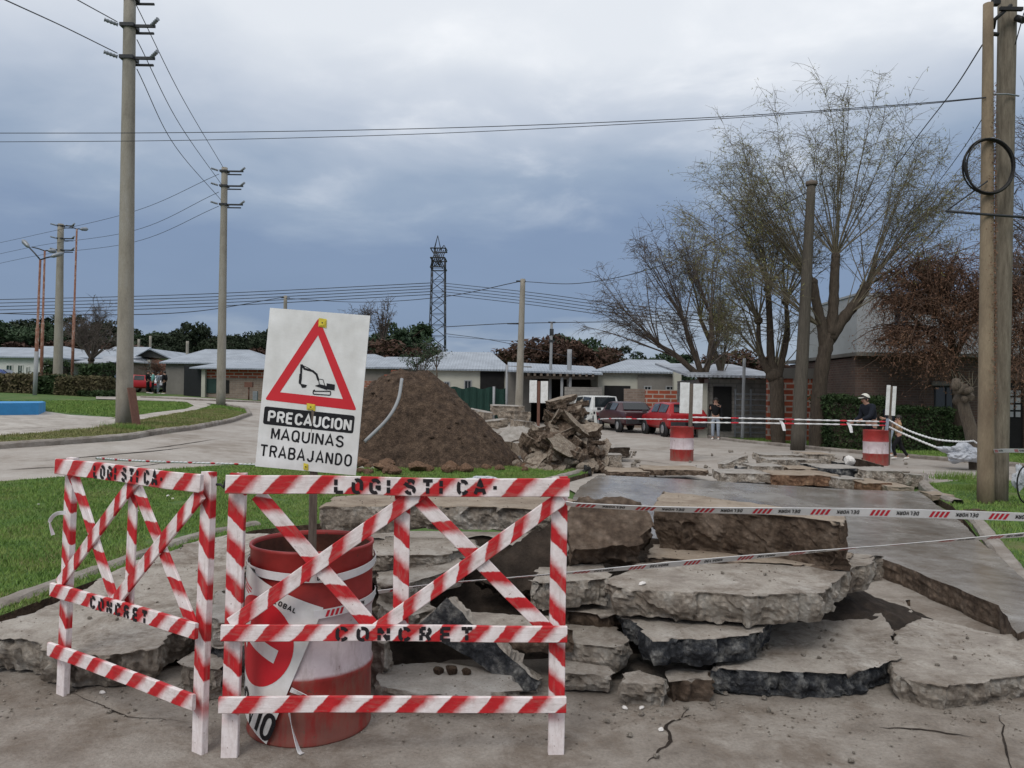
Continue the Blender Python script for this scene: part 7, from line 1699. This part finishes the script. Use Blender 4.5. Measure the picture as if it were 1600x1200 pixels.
double_board('narrow pair of white boards leaning on the drum beside the man', 18.95, 1384, 1399, 603, 650, 4, 3, pb=735)
double_board('pair of white boards with a dark red post in front of the porch house', 30, 827, 856, 595, 630, 6, 0, pb=676)
mb = MB(); a, b = P(1379, 735, 18.85), P(1387, 654, 18.85); d = b-a; mb.M = Matrix.Translation(a) @ d.to_track_quat('Z', 'Y').to_matrix().to_4x4(); mb.box((0, 0, d.length/2), (.10, .03, d.length)); mk('plank', mb, MT['paleblue'], label='pale plank standing in the drum beside the man', cat='plank')
ft = 'far barrier tapes'
def rope(label, pts, r=.018, marks=True):
    c = catmull([P(*p) for p in pts], 8); mb = MB(); s_ = 0
    for i, (a, b) in enumerate(zip(c, c[1:])):
        L_ = (b-a).length; k = max(1, int(L_/.22))
        for j in range(k):
            mb.tube([a.lerp(b, j/k), a.lerp(b, (j+.5)/k), a.lerp(b, (j+1)/k)], [r*.8, r*1.3, r*.8], 5, m=1 if marks and int(s_/.22) % 6 == 5 else 0, caps=False); s_ += .22
    return mk('barrier_tape', mb, [MT['tapewhite'], MT['tapered']], label=label, cat='barrier tape', group=ft)
rope('upper twisted tape strung from the white double boards to the man', [(1082, 652, 19.4), (1180, 654, 19.3), (1300, 657, 19.1), (1384, 659, 18.9)])
rope('lower twisted tape strung from the white double boards to the man', [(1082, 660, 19.4), (1180, 661, 19.3), (1300, 663, 19.1), (1384, 665, 18.9)])
rope('upper tape sagging from the plank in the drum to the pollard stump', [(1388, 656, 18.9), (1420, 673, 18.7), (1460, 686, 18.4), (1500, 690, 18.1), (1520, 689, 17.85)], .022, False)
rope('lower tape running from the child down to the white plastic heap', [(1389, 667, 18.9), (1410, 677, 18.8), (1450, 694, 18.4), (1482, 706, 18)], .024, False)
rope('tape running left from the white double boards along the parked cars', [(1082, 656, 19.4), (1020, 655, 22), (960, 654, 25), (935, 655, 27)], .016)
rope('tape from the stump to the twin poles', [(1520, 688, 17.8), (1533, 697, 15), (1541, 704, TPY-.1)], .016, False)
rope('tape running right behind the twin poles toward the frame edge', [(1523, 708, 17.8), (1560, 706, 17), (1640, 704, 16)], .018)
for x, y, Y, l in ((1221, 657, 19.2, 'tape end hanging from the far tapes before the mossy willow'), (1326, 660, 19.0, 'tape end hanging from the far tapes at the man\'s hand')):
    mb = MB(); pts = catmull([P(x-1, y, Y), P(x+2, y+6, Y), P(x+5, y+16, Y-.05)], 4); vs = []
    for i, p_ in enumerate(pts): vs += [p_+Vector((-.04, 0, 0)), p_+Vector((.04, .02*math.sin(i), 0)), p_+Vector((.04, .004+.02*math.sin(i), 0)), p_+Vector((-.04, .004, 0))]
    mb.add(vs, [(4*i+j, 4*i+(j+1) % 4, 4*i+4+(j+1) % 4, 4*i+4+j) for i in range(len(pts)-1) for j in range(4)]); mk('barrier_tape', mb, MT['tapewhite'], label=l, cat='barrier tape', group=ft)
# plastic heap
def crumple(label, px, py, Y, w_, h, seed, mat='plasticbag', name='plastic_sheet'):
    import bmesh
    bm = bmesh.new(); bmesh.ops.create_icosphere(bm, subdivisions=4, radius=.5); c = P(px, py, Y)
    for v in bm.verts:
        q_ = v.co*3+Vector((seed, 0, 0)); n_ = noise.noise(q_)*.9+abs(noise.noise(q_*2.3))*.45+abs(noise.noise(q_*5))*.3
        v.co = v.co*(.75+n_*.6); v.co = Vector((v.co.x*w_+c.x, v.co.y*w_*.6+c.y, v.co.z*h+c.z))
    me = bpy.data.meshes.new(name); bm.to_mesh(me); bm.free(); mb = MB(); mb.v = [tuple(v.co) for v in me.vertices]; mb.f = [tuple(p_.vertices) for p_ in me.polygons]; mb.m = [0]*len(mb.f); mb.s = [False]*len(mb.f)
    return mk(name, mb, MT[mat], label=label, cat='plastic sheet')
crumple('crumpled white plastic sheeting tied up beside the pollard stump', 1502, 708, 17.9, 1.0, .5, 3)
crumple('small white rag on the verge at the right frame edge', 1593, 745, 11.5, .2, .36, 8)
crumple('pale torn plastic lying on the grass behind the barricade top rail', 755, 748, 13.0, .5, .10, 5)
crumple('black plastic bag at the foot of the tall rubble pile', 917, 736, 15.2, .2, .26, 9, 'cable', 'black_bag')
# small white barricade beside the white off-roader
t = thing('barricade', 'small plain white wooden barricade beside the tall rubble pile', 'barricade', W(921, 22, 0))
def bar2(name, a, b, w_): mb = MB(); A, B = P(*a, 22), P(*b, 22); d = B-A; mb.M = Matrix.Translation(A) @ d.to_track_quat('X', 'Z').to_matrix().to_4x4(); mb.box((d.length/2, 0, 0), (d.length, .03, w_)); mk(name, mb, MT['wallwhite'], t)
bar2('rail', (903, 646), (930, 645), .08); bar2('rail', (905, 664), (932, 664), .07); bar2('post', (908, 690), (906, 643), .08); bar2('post', (934, 690), (929, 643), .08); bar2('brace', (909, 662), (926, 647), .07)
mb = MB(); c = catmull([P(628, 592, 15.9), P(622, 625, 15.6), P(605, 655, 15.3), P(570, 690, 15.0)], 6); mb.tube(c, .035, 8); mk('pipe', mb, MT['wallpale'], label='pale curved pipe lying against the left side of the soil mound', cat='pipe')
bk = thing('brick_stack', 'small stack of red bricks on the shoulder of the soil mound', 'bricks', P(615, 600, 19.5))
for i, (px, py) in enumerate(((606, 594), (620, 594), (608, 588), (619, 587), (618, 581), (600, 600), (612, 600), (625, 600))):
    mb = MB(); mb.box(P(px, py, 19.5+.05*(i % 3)), (.21, .14, .085), (0, 0, i*.3)); mk('brick', mb, MT['brickred'], bk)
# wheel hoop at the right edge
mb = MB(); cc = P(1603, 757, 11.3); mb.tube([cc+Vector((math.cos(q_)*.13, 0, math.sin(q_)*.27)) for q_ in [2*PI*j/24 for j in range(25)]], .012, 6, caps=False); mk('hoop', mb, MT['cable'], label='thin dark hoop standing at the right frame edge', cat='hoop')
